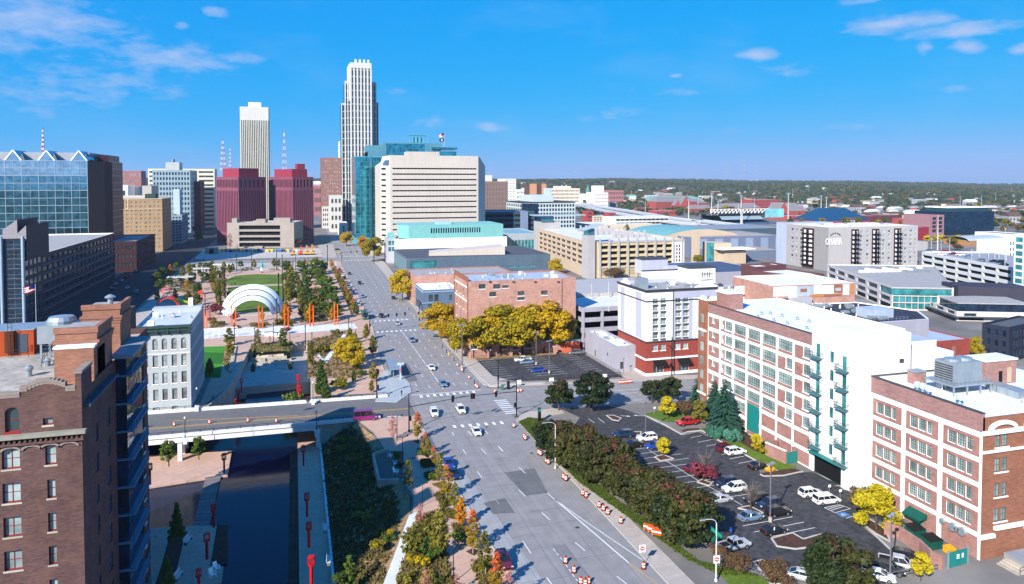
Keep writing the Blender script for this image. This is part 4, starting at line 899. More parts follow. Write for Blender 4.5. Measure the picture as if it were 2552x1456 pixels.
for r_i,(X0,X1,Y)in eN([(1070,1460,1235),(1130,1560,1262),(1080,1250,1290),(1270,1480,1300),(1050,1270,1345),(1310,1590,1335),(1190,1330,1400),(1370,1600,1395),(1050,1180,1380),(1060,1300,1430),(1350,1580,1440),(1200,1330,1250)]):
 z=[-1.2,-1.8,-2.2,-2.2,-2.8,-2.8,-3.0,-3.0,-3.0,-3.1,-3.1,-1.5][r_i];x=X0
 while x<X1-20:
  w=rb_.uniform(55,110);a=G(C2,x,Y,z);c=G(C2,min(X1,x+w)-4,Y,z);b=MB();b.box(a[0],a[1],z-1.6,c[0],a[1]+2.2,z+rb_.uniform(-.05,.08));q0(TER,'stone_block',b,stone);x+=w
for i in rN(26):
 x,y=G(C2,905-i*2.0,1150+i*11);b=MB();b.box(x-.6,y-.7,0,x+.6,y+.5,.55+rb_.uniform(-.1,.1));q0(TER,'edging_stone',b,stone)
def ux(u,y,v=450):return XY(u,v,y)[0]
def colr(name,c,**k):return M('wall_'+name,c,.88,k.get('var',.07),.15)
CF=K(1900,650,2.9125);CG=K(2600,650,2.9125);CH=K(3168,650,2.9125);CA=K(0,500,2.9125);CO=K(1400,500,2.9125);CM=K(2800,1000,2.9125);CN=K(3268,1100,2.9114);CQ=K(2200,1000,2.9125);C1=K(0,1000,2.9125);CW=K(0,1400,1.685)
def q3(T,name,x0,y0,z0,x1,y1,z1,m,mt=None,parent=None):
 b=MB();b.box(x0,y0,z0,x1,y1,z1,0,False)
 if mt:b.m[4]=1
 return q0(T,name,b,[m,mt]if mt else m,parent=parent)
X0,X1,Y0,Y1,ZB,ZT=-46,-23,90,127,-7,36.4
T=q1('brick_warehouse','tall dark brown brick warehouse with stepped parapet and red window frames at the left edge','building',(X1,Y0,ZB))
def wl(xc,zc,w,h,nx=1,nz=2,g=None,arch=None,sill=stone):return(xc-X0-w/2,zc-ZB-h/2,w,h,nx,nz,g,arch,sill)
R=[]
for k in rN(10):
 z=29.7-3.75*k
 R+=[wl(-26.1,z,1.05 if k==0 else.78,2.1),wl(-29.9,z,1.7,2.2,2,2,gB),wl(-34,z,1.7,2.2,2,2,gB),wl(-38.3,z,1.7,2.2,2,2,gB),wl(-42.4,z,1.7,2.2,2,2,gB)]
R+=[wl(-29.7,34.0,1.35,2.7,1,2,gW,'arch',redf),wl(-26.3,33.5,.95,.8,1,1,gB),wl(-34,34.0,1.35,2.7,1,2,gW,'arch',redf)]
q9(T,(X0,Y0,ZB),(1,0),X1-X0,ZT-ZB,R,bk1,r=.38,fm=redf,gm=gB,sub=True)
R=[]
for k in rN(10):
 z=29.9-3.75*k
 for yc,w in((96.3,1.2),(102,1.7)):R.append((yc-Y0-w/2,z-ZB-1.1,w,2.2,1,2,gD))
 for yc in(119,123.6):R.append((yc-Y0-.6,z-ZB-1.2,1.2,2.4,1,2,gD,None,wht2))
q9(T,(X1,Y0,ZB),(0,1),Y1-Y0,ZT-ZB,R,bk1,r=.3,fm=frB,gm=gD,wname='side_wall')
b=MB();b.quad((X1,Y1,ZB),(X0,Y1,ZB),(X0,Y1,ZT),(X1,Y1,ZT));b.quad((X0,Y1,ZB),(X0,Y0,ZB),(X0,Y0,ZT),(X0,Y1,ZT));q0(T,'back_wall',b,bk1)
b=MB();b.quad((X0,Y0,ZT-.9),(X1,Y0,ZT-.9),(X1,Y1,ZT-.9),(X0,Y1,ZT-.9));q0(T,'roof',b,M('grit_roof',(.42,.39,.35),.95,.25,.3,fine=(1.2,.15)))
capm=M('brick_coping',(.33,.28,.245),.9,.15,1)
def cap(x0,x1,z0,z1,arch=0):
 b=MB();n=10 if arch else 1
 for i in rN(n):
  a=x0+(x1-x0)*i/n;c=x0+(x1-x0)*(i+1)/n;za=z0+(z1-z0)*0;h1=arch*sin(pi*(i+.5)/n);b.box(a,Y0-.02,ZT-.9,c,Y0+.55,z0+h1,0)
 q0(T,'parapet',b,bk1);b=MB()
 for i in rN(n):
  a=x0+(x1-x0)*i/n;c=x0+(x1-x0)*(i+1)/n;h1=arch*sin(pi*(i+.5)/n);b.box(a,Y0-.14,z0+h1,c,Y0+.68,z0+h1+.28,0);b.box(a+.001,Y0-.09,z0+h1-.28,c-.001,Y0+.001,z0+h1-.004,0)
  m_=5 if arch else max(2,int((x1-x0)/.35))
 q0(T,'coping',b,capm)
cap(-46,-28.9,36.7,36.7);cap(-28.9,-28.2,37.3,37.3);cap(-28.2,-24.5,37.4,37.4,.55);cap(-24.5,-23.55,37.0,37.0)
b=MB();b.box(-23.55,Y0-.05,32,-22.95,Y0+4.2,38.6,0);b.box(-23.65,Y0-.15,38.6,-22.85,Y0+4.3,38.9,1);q0(T,'corner_pier',b,[bk1,capm])
bq(T,'cornice',(X0,Y0-.75,32.0,X1+.5,Y0-.003,32.4,0),M('cornice_stone',(.34,.33,.28),.9,.12,.6));b=MB()
x=X0
while x<X1+.3:b.box(x,Y0-.45,31.55,x+.22,Y0-.004,31.98,0);x+=.5
b.box(X0,Y0-.3,31.15,X1+.2,Y0-.005,31.5,0);q0(T,'dentil_course',b,bk1,stuff=True)
for xc in(-26.1,-27.9,-29.9,-24.3,-31.9,-34):
 b=MB();n=9
 for i in rN(n):
  a1=pi*i/n;a2=pi*(i+1)/n;r0,r1=.72,.95
  b.prism([(xc+cos(a1)*r0*1.15,0),(xc+cos(a1)*r1*1.15,0),(xc+cos(a2)*r1*1.15,0),(xc+cos(a2)*r0*1.15,0)],0,1)if False else None
  p=[(xc+cos(a1)*r0*1.1,Y0-.14,30.55+sin(a1)*r0*.5),(xc+cos(a1)*r1*1.1,Y0-.14,30.55+sin(a1)*r1*.55),(xc+cos(a2)*r1*1.1,Y0-.14,30.55+sin(a2)*r1*.55),(xc+cos(a2)*r0*1.1,Y0-.14,30.55+sin(a2)*r0*.5)]
  b.poly([p[0],p[1],p[2],p[3]][::-1]);b.quad(p[1],p[2],(p[2][0],Y0-.003,p[2][2]),(p[1][0],Y0-.003,p[1][2]))
  b.quad(p[0],p[3],(p[3][0],Y0-.003,p[3][2]),(p[0][0],Y0-.003,p[0][2]))
 q0(T,'brick_arch',b,capm)
bq(T,'glazed_bay',(-23,106,ZB,-21.7,115.6,ZT+.3,0),gD)
for k in rN(10):
 z=34.2-3.75*k;b=MB();b.box(-23,105.6,z-.22,-20.9,116,z,0);s_=q0(T,'balcony',b,M('balcony_edge',(.14,.26,.34),.7));r_=MB()
 for y in np.linspace(105.7,115.9,9):r_.box(-20.97,y-.03,z,-20.91,y+.03,z+1.0)
 r_.box(-20.98,105.65,z+1.0,-20.90,115.95,z+1.06);q0(T,'railing',r_,frB,parent=s_)
bq(T,'bay_roof',(-23.2,104.4,ZT+.3,-20.6,116.6,ZT+.75,0),M('bay_roof_grey',(.30,.32,.34),.8))
b=MB();b.box(-23.001,90.5,34.6,-22.2,104,34.95,0);b.box(-23.001,104.001,34.6,-22.1,104.1,35.9,0)if 0 else None;q0(T,'side_cornice',b,M('blue_grey_cornice',(.10,.13,.16),.8))
bq(T,'rear_volume',(-33,127.01,ZB,-29.5,153,36),bk1)  # unseen thin wall, added and sized so its shadow covers the creek bank
def tower(u0,u1,u2,vt,vbot,name,lab,z0=ZT-.9,xr=-23.3,m=bk2,cor=True):
 y0=XX(u1,900,xr)[0];y1=XX(u2,900,xr)[0];x0=XY(u0,900,y0)[0];zt=q8(xr,y0,vt)
 b=MB();b.box(x0,y0,z0,xr,y1,zt,0,False);q0(T,name,b,m)
 if cor:
  b=MB()
  for i,(dz,e)in eN(((1.9,.10),(1.55,.2),(1.2,.3))):b.box(x0-e,y0-e,zt-dz,xr+e,y1,zt-dz+.33,0)
  b.box(x0-.15,y0-.15,zt,xr+.15,y0+.35,zt+.7,0);b.box(xr-.35,y0+.35,zt,xr+.15,y1,zt+.7+.0,0);q0(T,'corbelled_cornice',b,bk2)
 b=MB();b.box(x0+.1,y0+.4,zt+.001,xr-.4,y1,zt+.05,0);q0(T,'tower_roof',b,roofG);return x0,y0,y1,zt
xa=tower(208,301,327,770,0,'lift_tower','');xb=tower(138,243,280,828,0,'lift_tower','')
xc=tower(134.7,234,262,866,930,'brick_shaft','',cor=False);bq(T,'shaft_cap',(xc[0]-.1,xc[1]-.1,xc[3],-23.2,xc[2],xc[3]+.25),wht2)
bq(T,'tower_door',(xa[0]+.6,xa[1]-.05,xa[3]-5.0,xa[0]+1.6,xa[1]-.003,xa[3]-2.6),poleW)
b=MB();b.lathe([(.35,xa[3]),(.35,xa[3]+1.2),(.7,xa[3]+1.25),(.72,xa[3]+1.4),(.2,xa[3]+1.7)],(-25,xa[1]+2.5),14);q0(T,'ventilator',b,metalG)
px_,py_=P(85,884,ZT-.9);zt=q8(px_,py_,822);b=MB();b.box(px_-9,py_,ZT-.9,px_,py_+6,zt,0,False);ph=q0(T,'stucco_penthouse',b,stucO)
b=MB();b.box(px_-9.1,py_-.1,zt,px_+.1,py_+.3,zt+.12);b.box(px_-.3,py_+.31,zt,px_+.1,py_+6,zt+.13);b.box(px_-9,py_+.31,zt+.001,px_-.31,py_+6,zt+.04);q0(T,'penthouse_coping',b,metalG)
bq(T,'door',(px_-2.1,py_-.06,ZT-.5,px_-.75,py_-.003,ZT+2.1),M('blue_grey_door',(.10,.12,.16),.6),parent=ph)
bq(T,'chimney_flue',(px_-3.4,py_+.0,ZT-.4,px_-2.3,py_-.5,zt),M('dark_rust',(.15,.05,.02),.8))
for i in rN(2):x=px_-2.9+i*.5;b=MB();b.tube((x,py_-.7,ZT-.9),(x,py_-.7,zt+1.2),.03,n=5);q0(T,'ladder_rail',b,metalD)
for i in rN(9):z=ZT-.6+i*.55;b=MB();b.tube((px_-2.9,py_-.7,z),(px_-2.4,py_-.7,z),.025,n=5);q0(T,'ladder_rung',b,metalD)
def q4(T,pts,h=1.05,step=1.2,m=metalD,name='railing',r=.03):
 b=MB()
 for a,c in zip(pts,pts[1:]):
  a=Vc(a);c=Vc(c);n=max(1,int((c-a).length/step))
  for hh in(h,h*.55):b.tube(a+Vc((0,0,hh)),c+Vc((0,0,hh)),r,n=5)
  for i in rN(n+1):p=a.lerp(c,i/n);b.tube(p,p+Vc((0,0,h)),r,n=5)
 return q0(T,name,b,m)
zr=ZT-.9
q4(T,[(*P(55,880,zr),zr),(*P(130,880,zr),zr)]);q4(T,[(*P(103,916,zr),zr),(*P(132,895,zr),zr+1.5)]);q4(T,[(px_-2.4,py_-1.3,zr),(px_-.3,py_-1.3,zr),(px_-.3,py_-.1,zr+.4)])
x,y=P(155,850,zr);b=MB();y=112;x=XY(155,850,y)[0];b.box(x-2.4,y-2,zr+2.6,x+2.4,y+2,zr+5.0);b.lathe([(1.7,zr+5.0),(1.8,zr+5.4),(1.5,zr+5.9),(.3,zr+6)],(x,y),16)
for a,c in((-2,-1.8),(2,-1.8),(-2,1.8),(2,1.8)):b.box(x+a-.12,y+c-.12,zr,x+a+.12,y+c+.12,zr+2.6)
q0(T,'cooling_tower',b,metalG)
x,y=P(72,938,zr);b=MB();b.tube((x,y,zr),(x,y,zr+.8),.35,n=12);b.lathe([(.5,zr+.8),(.55,zr+1.1),(.2,zr+1.4)],(x,y),12);q0(T,'roof_vent',b,metalG)
x,y=P(118,912,zr)
for i in rN(2):b=MB();b.lathe([(.4,zr),(.35,zr+.7),(.5,zr+.75),(.1,zr+1.1)],(x+i*.9,y+i*.6),12);q0(T,'roof_vent',b,metalG)
b=MB();x,y=P(4,880,zr);b.tube((x-.2,y,zr+1.6),(x+.3,y-.25,zr+1.7),1.3,1.2,16);b.tube((x,y+.3,zr),(x,y+.3,zr+1.6),.1,n=6);q0(T,'satellite_dish',b,metalG)
fx,fy=-37.5,140
def k7(x,y,z0,zt,label,size=1.0,two=False):
 T=q1('flagpole',label,'flagpole',(x,y,z0));b=MB();b.tube((x,y,z0),(x,y,zt),.09*size,.05*size,8);q0(T,'pole',b,poleW)
 b=MB();n=8;w,h=2.6*size,1.5*size;rr=7
 def fp(s,t):return(x-.05-w*s*.94,y-.25*sin(s*6)*size,zt-.1-h*t-.5*size*s+.12*size*sin(s*5+1))
 for i in rN(n):
  for j in rN(rr):
   mm=(2 if s_ else 0)if False else(2 if(i<4 and j<4)else(0 if j%2==0 else 1));b.quad(fp(i/n,j/rr),fp(i/n,(j+1)/rr),fp((i+1)/n,(j+1)/rr),fp((i+1)/n,j/rr),mm)
 q0(T,'flag',b,[M('flag_red',(.45,.02,.03),.8),whiteS,M('flag_blue',(.02,.03,.16),.8)])
 if two:
  b=MB();b.quad((x-.05,y,zt-2.2*size),(x-.05-2*size,y-.1,zt-2.4*size),(x-.05-2*size,y-.1,zt-3.6*size),(x-.05,y,zt-3.5*size),0);b.lathe([(.01,0)],n=3)if False else None
  cxp,czp=x-1.05*size,zt-2.92*size;b.poly([(cxp+.35*size*cos(t*pi/4),y-.16,czp+.35*size*sin(t*pi/4))for t in rN(8)],1);q0(T,'dark_flag',b,[M('flag_black',(.015,.03,.03),.8),whiteS])
x,y=P(88,700,20);y=150;x,zt=XY(88,708,y);zb=XY(88,790,y)[1]
k7(x,y,0,zt,'white flagpole with striped flag rising behind the brown brick warehouse',.8)
T=q2('grey_corner_building','pale grey painted four-storey building with green cornice beside the bridge','building',k3(-40,203.9,-26.6,233),-1,22.3,M('pale_grey_paint',(.47,.49,.49),.85,.05,.3),M('pale_roof',(.52,.56,.62),.85,.12,.2),{0:[(xc+40-.63,zc+1-1.45,1.26,2.9,1,2,None,'arch' if r==0 else None,wht2)for r,zc in eN((17.6,13.2,8.75,4.4))for xc in(-35.0,-32.8,-30.5,-28.2,-37.3)]+[(xc+40-.7,1.0,1.4,1.2,2,1)for xc in(-35,-30.5)],1:[(y,z,.8,3.2,1,2,gD)for z in(3.5,8,12.5,17)for y in np.arange(1.2,28,1.75)]},r=.3,fm=redf,gm=gB,sub=True)
GB=T;b=MB();b.box(-40.3,203.2,21.0,-26.2,203.895,21.5);b.box(-40.3,203.0,21.9,-26.1,203.89,22.5);b.box(-40.2,203.55,20.2,-26.4,203.892,20.45);q0(T,'cornice',b,cornG)
for i in rN(6):x=-39.5+i*2.55;bq(T,'cornice_bracket',(x-.15,203.1,20.4,x+.15,203.85,21.9),cornG)
bq(T,'string_course',(-40,203.75,15.0,-26.6,203.896,15.15),wht2)
bq(T,'rear_parapet',(-39.9,229,21.6,-26.7,232.9,22.9),M('pale_grey_paint',(.47,.49,.49)))
b=MB();b.box(-37.2,206.3,21.6,-35.6,207.6,23.3);b.box(-30.5,231,22.9,-29.3,232,25.2);q0(T,'roof_hatch',b,wht2);q5(T,-38,210,-28,226,21.6,5,3,big=1.5)
ofm=M('dark_office_panel',(.02,.035,.06),.6,.15,.2);ofg=GLASS('office_dark_glass',(.010,.03,.06),.08,.2,.6)
yf=492
T=q2('dark_office','long dark office block with ribbon windows along the shaded street at left','building',k3(-165,352,-106,yf),0,28,ofm,roofG,{1:grid(1,139,18,3.5,27,6,.86,.55,4,1)},r=.3,fm=trimD,gm=ofg,coping=wht2)
b=MB()
for k in rN(6):b.box(-106,352,3.0+k*3.95,-105.6,yf,3.35+k*3.95)
q0(T,'floor_band',b,M('office_band',(.10,.17,.26),.6))
bq(T,'plant_room',(-150,370,28.01,-125,400,31,0,False),grey1)
T=q2('glass_fronted_office','dark glass office tower end with pale columns and angled plant roofs at far left','building',k3(-165,330,-103.4,352),0,37,ofm,roofG,{0:grid(20,61,7,1,36.5,9,.9,.85,2,2),1:grid(1,21,4,1,36.5,9,.9,.6,2,1)},r=.25,fm=frA,gm=ofg,coping=metalG)
for x in(-103.6,-111,-126):b=MB();b.tube((x,329.4,0),(x,329.4,38),.6,n=10);q0(T,'column',b,M('pale_column',(.36,.45,.50),.5))
for(u0,u1,u2,vt0,vt1,y)in[(3,40,94,573,548,336),(34,62,121,588,562,331)]:
 x0_,x1_=ux(u0,y),ux(u1,y);y2=XX(u2,560,x1_)[0];za,zb_=q8(x0_,y,vt0),q8(x1_,y,vt1);b=MB()
 b.poly([(x0_,y,36),(x1_,y,36),(x1_,y,zb_),(x0_,y,za)]);q0(T,'ribbed_screen',b,M('ribbed_screen',(.34,.32,.34),.6,.2,1.5))
 b=MB();b.quad((x0_,y,za),(x1_,y,zb_),(x1_,y2,zb_),(x0_,y2,za));b.quad((x1_,y,28),(x1_,y2,28),(x1_,y2,zb_),(x1_,y,zb_));b.quad((x0_,y2,28),(x0_,y,28),(x0_,y,za),(x0_,y2,za));b.quad((x1_,y2,28),(x0_,y2,28),(x0_,y2,za),(x1_,y2,zb_));q0(T,'plant_housing',b,ofm)
gx0,gx1,gy0,gy1=ux(-140,520),ux(218,520),520,575
T=q1('gabled_glass_office','blue-green mirror glass office block topped with glass gables','building',(gx1,gy0,0));GZ=q8(gx1,gy0,401);ch=4.72
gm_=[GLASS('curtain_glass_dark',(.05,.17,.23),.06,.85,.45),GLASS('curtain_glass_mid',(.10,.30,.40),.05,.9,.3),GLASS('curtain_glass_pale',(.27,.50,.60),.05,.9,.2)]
nr=int(GZ/ch);cw=(ux(218,520)-ux(198,520));nc=int((gx1-gx0)/cw)
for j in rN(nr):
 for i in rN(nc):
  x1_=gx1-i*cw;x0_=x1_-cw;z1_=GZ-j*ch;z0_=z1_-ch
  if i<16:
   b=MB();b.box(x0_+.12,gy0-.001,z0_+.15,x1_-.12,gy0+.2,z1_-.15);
   g_=gm_[2]if j<2 else gm_[1]if j<4 else gm_[0]  # paler upper panes put the reflected sky gradient into the glass colour
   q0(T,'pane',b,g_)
bq(T,'core',(gx0,gy0+.1,0,gx1,gy1,GZ,0),M('office_core',(.30,.36,.40),.6))
b=MB()
for i in rN(nc+1):x=gx1-i*cw;w_=.28 if i%4 in(0,2)else.14;b.box(x-w_/2,gy0-.25,0,x+w_/2,gy0+.05,GZ)
for j in rN(nr+1):z=GZ-j*ch;b.box(gx0,gy0-.22,z-.16,gx1,gy0+.04,z+.16)
q0(T,'mullion_grid',b,frA,stuff=True)
for c_ in rN(6):
 xm=gx1-cw*(1+4*c_);hgt=q8(gx1,gy0,376)-GZ;b=MB();ml=cw*1.0
 b.poly([(xm-ml,gy0,GZ),(xm+ml,gy0,GZ),(xm,gy0,GZ+hgt)]);q0(T,'gable_glass',b,gm_[2]);b=MB()
 b.quad((xm+ml,gy0,GZ),(xm+ml,gy0+22,GZ),(xm,gy0+22,GZ+hgt),(xm,gy0,GZ+hgt));b.quad((xm-ml,gy0+22,GZ),(xm-ml,gy0,GZ),(xm,gy0,GZ+hgt),(xm,gy0+22,GZ+hgt));q0(T,'gable_roof',b,gm_[1])
 b=MB();b.bar((xm-ml,gy0-.15,GZ),(xm,gy0-.15,GZ+hgt),.5,.7);b.bar((xm+ml,gy0-.15,GZ),(xm,gy0-.15,GZ+hgt),.5,.7);q0(T,'gable_frame',b,wht2)
bq(T,'plant_storey',(gx0,gy0+14,GZ,gx1-2,gy1-2,GZ+5.6),M('plant_grey',(.38,.39,.42),.7,.1,.5))
sdm=M('dark_red_granite',(.055,.015,.03),.4,.15,.3);b=MB();b.prism([(gx1,gy0+.05),(gx1+6,gy0+16),(gx1+6,gy0+20),(gx1+9,gy0+24),(gx1+9,gy1),(gx1,gy1)],0,GZ);b.box(gx1+.01,gy0+24,GZ,gx1+7,gy1,GZ+4.5);q0(T,'side_tower',b,sdm)
b=MB()
for j in rN(nr+1):z=GZ-j*ch;b.box(gx1+.5,gy0+24,z-.1,gx1+9.08,gy1+.1,z+.12)
q0(T,'side_bands',b,frA,stuff=True)
def k1(name,label,u0,u1,y,depth,vt,wall,cols=0,rows=0,z0=0,side=None,roof=None,win=None,fw=.55,fh=.5,fm=frD,gm=gW,px=1,pz=1,cat='building',group=None,sc=0,r=.3,zb=None,rt=None,joined=True,par=.8):
 x0,x1=ux(u0,y),ux(u1,y);zt=q8((x0+x1)/2,y,vt);sp_={}
 if cols:sp_[0]=grid(.6,x1-x0-.6,cols,zb if zb is not None else 2,zt-z0-1.2,rows,fw,fh,px,pz)
 if side is not None and cols:
  e=3 if x0>0 else 1
  if side:sp_[e]=grid(.6,depth-.6,side,zb if zb is not None else 2,zt-z0-1.2,rows,fw,fh,px,pz)
 T=q2(name,label,cat,k3(x0,y,x1,y+depth),z0,zt,wall,roof or roofG,sp_,joined=joined,fm=fm,gm=gm,r=r,group=group,par=par);return T,x0,x1,zt
T,x0,x1,z=k1('low_brick_building','low dark brick building with flat grey roof at the end of the dark office',250,337,524,66,602,M('dark_plum_brick',(.075,.028,.035),.8,.1,.3),9,3,side=8,fw=.6,fh=.35);q5(T,x0+3,530,x1-3,580,z-.8,4,2)
T,x0,x1,z=k1('tan_hotel','tan brick hotel with rows of small paired windows and white quoins',250,403,671,46,496,colr('tan',(.44,.31,.19)),13,12,side=6,fw=.42,fh=.42,gm=gB,px=1,pz=2)
b=MB();b.box(x0,670.6,z-9,x1+.1,670.99,z-8.5);b.box(x0-.1,670.5,z-.5,x1+.1,670.99,z+.2);q0(T,'string_course',b,colr('cream',(.62,.52,.38)))
for i in rN(9):
 x=x1-26-i*4;bq(T,'pilaster',(x-.4,670.55,z-9,x+.4,670.99,z+.9),colr('cream',(.62,.52,.38)))
bq(T,'rooftop_sign_frame',(x1-14,676,z,x1-6,690,z+4),cornG)
k1('grey_corner_block','narrow grey-blue office block stepping back beside the tan hotel',425,452,742,40,536,colr('bluegrey',(.30,.36,.41)),3,9,side=5,gm=gD)
k1('pale_slab_tower','blank pale blue-grey slab rising behind the tan hotel',431,447,770,18,472,colr('paleblue',(.50,.58,.66)))
T,x0,x1,z=k1('ornate_office_block','pale blue-grey ornate office block with penthouse and rooftop antennas',380,474,900,62,424,colr('ice',(.33,.42,.46)),12,12,side=6,gm=gD,fw=.55,fh=.55)
q3(T,'penthouse',x0+13,905,z,x1-12,930,z+9,colr('lightstone',(.48,.50,.50)),roofG);q3(T,'upper_penthouse',x0+20,908,z+9,x1-20,925,z+13,colr('lightstone',(.48,.50,.50)));
for i in rN(5):b=MB();b.tube((x0+24+i*2.2,912,z+13),(x0+24+i*2.2,912,z+18+(i%2)*2),.25,n=5);q0(T,'antenna',b,metalG)
T,x0,x1,z=k1('cream_office_slab','cream office slab with dark horizontal window bands behind the ornate block',369,535,985,30,421,colr('creamw',(.66,.63,.54)),4,13,side=0,fw=.9,fh=.42,gm=gW)
k1('maroon_side_block','narrow maroon brick block standing against the ornate office',476,499,930,40,452,colr('maroonb',(.14,.04,.06)),3,10)
T,x0,x1,z=k1('pink_brick_slab','long pink-brown apartment slab on the left skyline',270,352,1300,40,426,colr('pinkbr',(.40,.20,.19)),14,7,fw=.4,fh=.55,gm=gB)
k1('white_plant_building','small white building with louvred front beside the glass office',268,318,960,40,462,wht,3,3,fw=.4,fh=.4);k1('grey_cube_building','small grey cube building on the left skyline',316,338,1000,40,466,grey1)
T,x0,x1,z=k1('pale_terrace_block','low white classical office row with two bands of windows above the tan hotel',268,372,800,50,490,colr('offw',(.60,.58,.55)),16,5,fw=.5,fh=.6);k1('beige_block','plain beige concrete tower block between hotel and ornate office',354,377,820,40,463,colr('beige2',(.50,.45,.41)))
pg=M('pink_granite',(.26,.10,.14),.6,.08,.1);pgl=M('red_plant_cladding',(.33,.055,.09),.6,.05,.3)
def line_hit(p,d,u):
 r=ray(u,450);a=atan2(r.x,r.y);s,c=sin(a),cos(a);den=d[0]*c-d[1]*s;t=-(p[0]*c-p[1]*s)/den;return t
def granite(uf,ul,ur,y,ang,vt,vp,label,pu):
 p=(ux(uf,y),y);dl=(-cos(ang),sin(ang));dr=(sin(ang),cos(ang));
 dl=(-sin(pi/2-ang),cos(pi/2-ang));dl=(-cos(ang),sin(ang));dr=(sin(ang),cos(ang))
 a=line_hit(p,dl,ul);c=line_hit(p,dr,ur);Lp=(p[0]+dl[0]*a,p[1]+dl[1]*a);Rp=(p[0]+dr[0]*c,p[1]+dr[1]*c);Bp=(Lp[0]+dr[0]*c,Lp[1]+dr[1]*c)
 z=q8(*p,vt);zu=z-11;T=q1('granite_office',label,'building',(*p,0));foot=[p,Rp,Bp,Lp]
 fr=[(.7,'x')];nl=max(10,int(a/2.3));n2_=max(10,int(c/2.3))
 S0=grid(.5,c-.5,n2_//1,12,zu-2,1,.5,1,1,1)+grid(.5,c-.5,max(6,n2_//2),zu+1,z-2.5,1,.6,.95,2,2,gB)+grid(.5,c-.5,max(4,n2_//3),2,10,2,.5,.5)
 S3=grid(.5,a-.5,nl,12,zu-2,1,.45,1,1,1)+grid(.5,a-.5,nl,zu+1,z-2.5,1,.55,.95,1,1)+grid(.5,a-.5,max(4,nl//3),2,10,2,.5,.5)
 q2('','','',foot,0,z,pg,roofG,{0:S0,3:S3},T=T,r=.6,gm=GLASS('purple_glass',(.05,.02,.045),.15,0,.3),joined=True)
 zp=q8(*p,vp);q=[(p[0]*(1-t)*(1-s)+Rp[0]*t*(1-s)+Lp[0]*(1-t)*s+Bp[0]*t*s,p[1]*(1-t)*(1-s)+Rp[1]*t*(1-s)+Lp[1]*(1-t)*s+Bp[1]*t*s)for t,s in((.12,.12),(.85,.12),(.85,.85),(.12,.85))]
 b=MB();b.prism(q,z-.8,zp);q0(T,'penthouse',b,pgl);return T,q,z,zp
T,q,z,zp=granite(594,539,661,706,radians(50),441,419,'left of the two ribbed pink granite offices, dark purple in the shade',0)
T,q,z,zp=granite(729,669,781,706,radians(60),441,421,'right of the two ribbed pink granite offices, its left face sunlit',0)
b=MB();b.prism([(q[1][0]-9,q[1][1]-4),(q[1][0]-2,q[1][1]-1),(q[1][0]-4,q[1][1]+5),(q[1][0]-11,q[1][1]+2)],zp,zp+5);q0(T,'stair_turret',b,pgl)
bm_=[];lm=M('board_concrete',(.40,.355,.32),.95,.12,.12,.1)
fl,frr=(-58,686),(-1.2,672);d_=Vc((frr[0]-fl[0],frr[1]-fl[1])).normalized();wd_=(Vc(frr)-Vc(fl)).length;nn_=Vc((-d_.y,d_.x))*34
T=q2('library','square concrete library with deep dark window bands behind the cleared site','building',[fl,frr,(frr[0]+nn_.x,frr[1]+nn_.y),(fl[0]+nn_.x,fl[1]+nn_.y)],0,22.5,lm,M('lib_roof',(.50,.53,.56),.9),{0:[(10.4,1.0,36,3.6,9,1),(10.4,6.1,36,3.4,9,1),(10.4,11.2,36,3.4,9,1),(10.4,16.4,36,3.6,9,1)]},r=2.5,fm=frD,gm=dark,sub=False,mu=.3)
for(a,w,h,c)in((3.2,4.4,5.0,lm),(24.5,8,4.2,lm),(40,14.5,5.2,lm)):
 p=Vc(fl)+d_*a+Vc((-d_.y,d_.x))*3;q_=p+d_*w;r_=Vc((-d_.y,d_.x))*8;b=MB();b.prism([(p.x,p.y),(q_.x,q_.y),(q_.x+r_.x,q_.y+r_.y),(p.x+r_.x,p.y+r_.y)],21.8,21.8+h-.6);q0(T,'roof_tower',b,c)
p=Vc(fl)+d_*25-Vc((-d_.y,d_.x))*5;b=MB();b.prism([(p.x,p.y),(p.x+7,p.y-1.7),(p.x+7,p.y+3.3),(p.x,p.y+5)],0,1.8);q0(T,'entrance_block',b,lm)
text_obj('W. DALE CLARK',.9,trimD,T,Vc((fl[0],fl[1],0))+Vc((*(d_*28),0))-Vc((*(Vc((-d_.y,d_.x))*.05),0))+Vc((0,0,10.3))-T.location,(pi/2,0,atan2(d_.y,d_.x)),name='library_lettering')if False else None
T,x0,x1,z=k1('ribbed_white_tower','white office tower with closely spaced vertical ribs and a blank white crown',600,671,900,34,267,twr,0,0)
wz=q8((x0+x1)/2,900,300);zb=10;fi=M('pale_rib',(.58,.56,.49),.8);n=15
bq(T,'window_wall',(x0+1,899.2,0,x1-1,899.95,wz),GLASS('tower_glass',(.03,.035,.035),.2,0,.3))
for i in rN(n+1):x=x0+1+(x1-x0-2)*i/n;bq(T,'rib',(x-.5,898.2,0,x+.5,899.9,wz),fi)
b=MB()
for k in rN(15):z_=4+k*8.2;b.box(x0+1,899.0,z_,x1-1,899.25,z_+.8)
q0(T,'spandrels',b,trimD,stuff=True)
bq(T,'crown',(x0,898.6,wz,x1,899.999,z),twr)
for i,(a,c)in eN(((.03,.29),(.31,.70),(.73,.97))):bq(T,'crown_louvre',(x0+(x1-x0)*a,898.3,wz-6.5,x0+(x1-x0)*c,898.55,wz-.5),gW)
xm0,xm1=ux(621,905),ux(653,905);bq(T,'machine_room',(xm0,905,z,xm1,920,q8(xm0,905,255)),wht)
T=q1('granite_skyscraper','tallest skyscraper, white ribbed stepped tower with finned crown','skyscraper',(ux(898,890),890,0));TY=890
cg=GLASS('sky_tower_glass',(.035,.06,.065),.1,.3,.4);wf=M('tower_granite',(.60,.59,.575),.75,.04,.1)
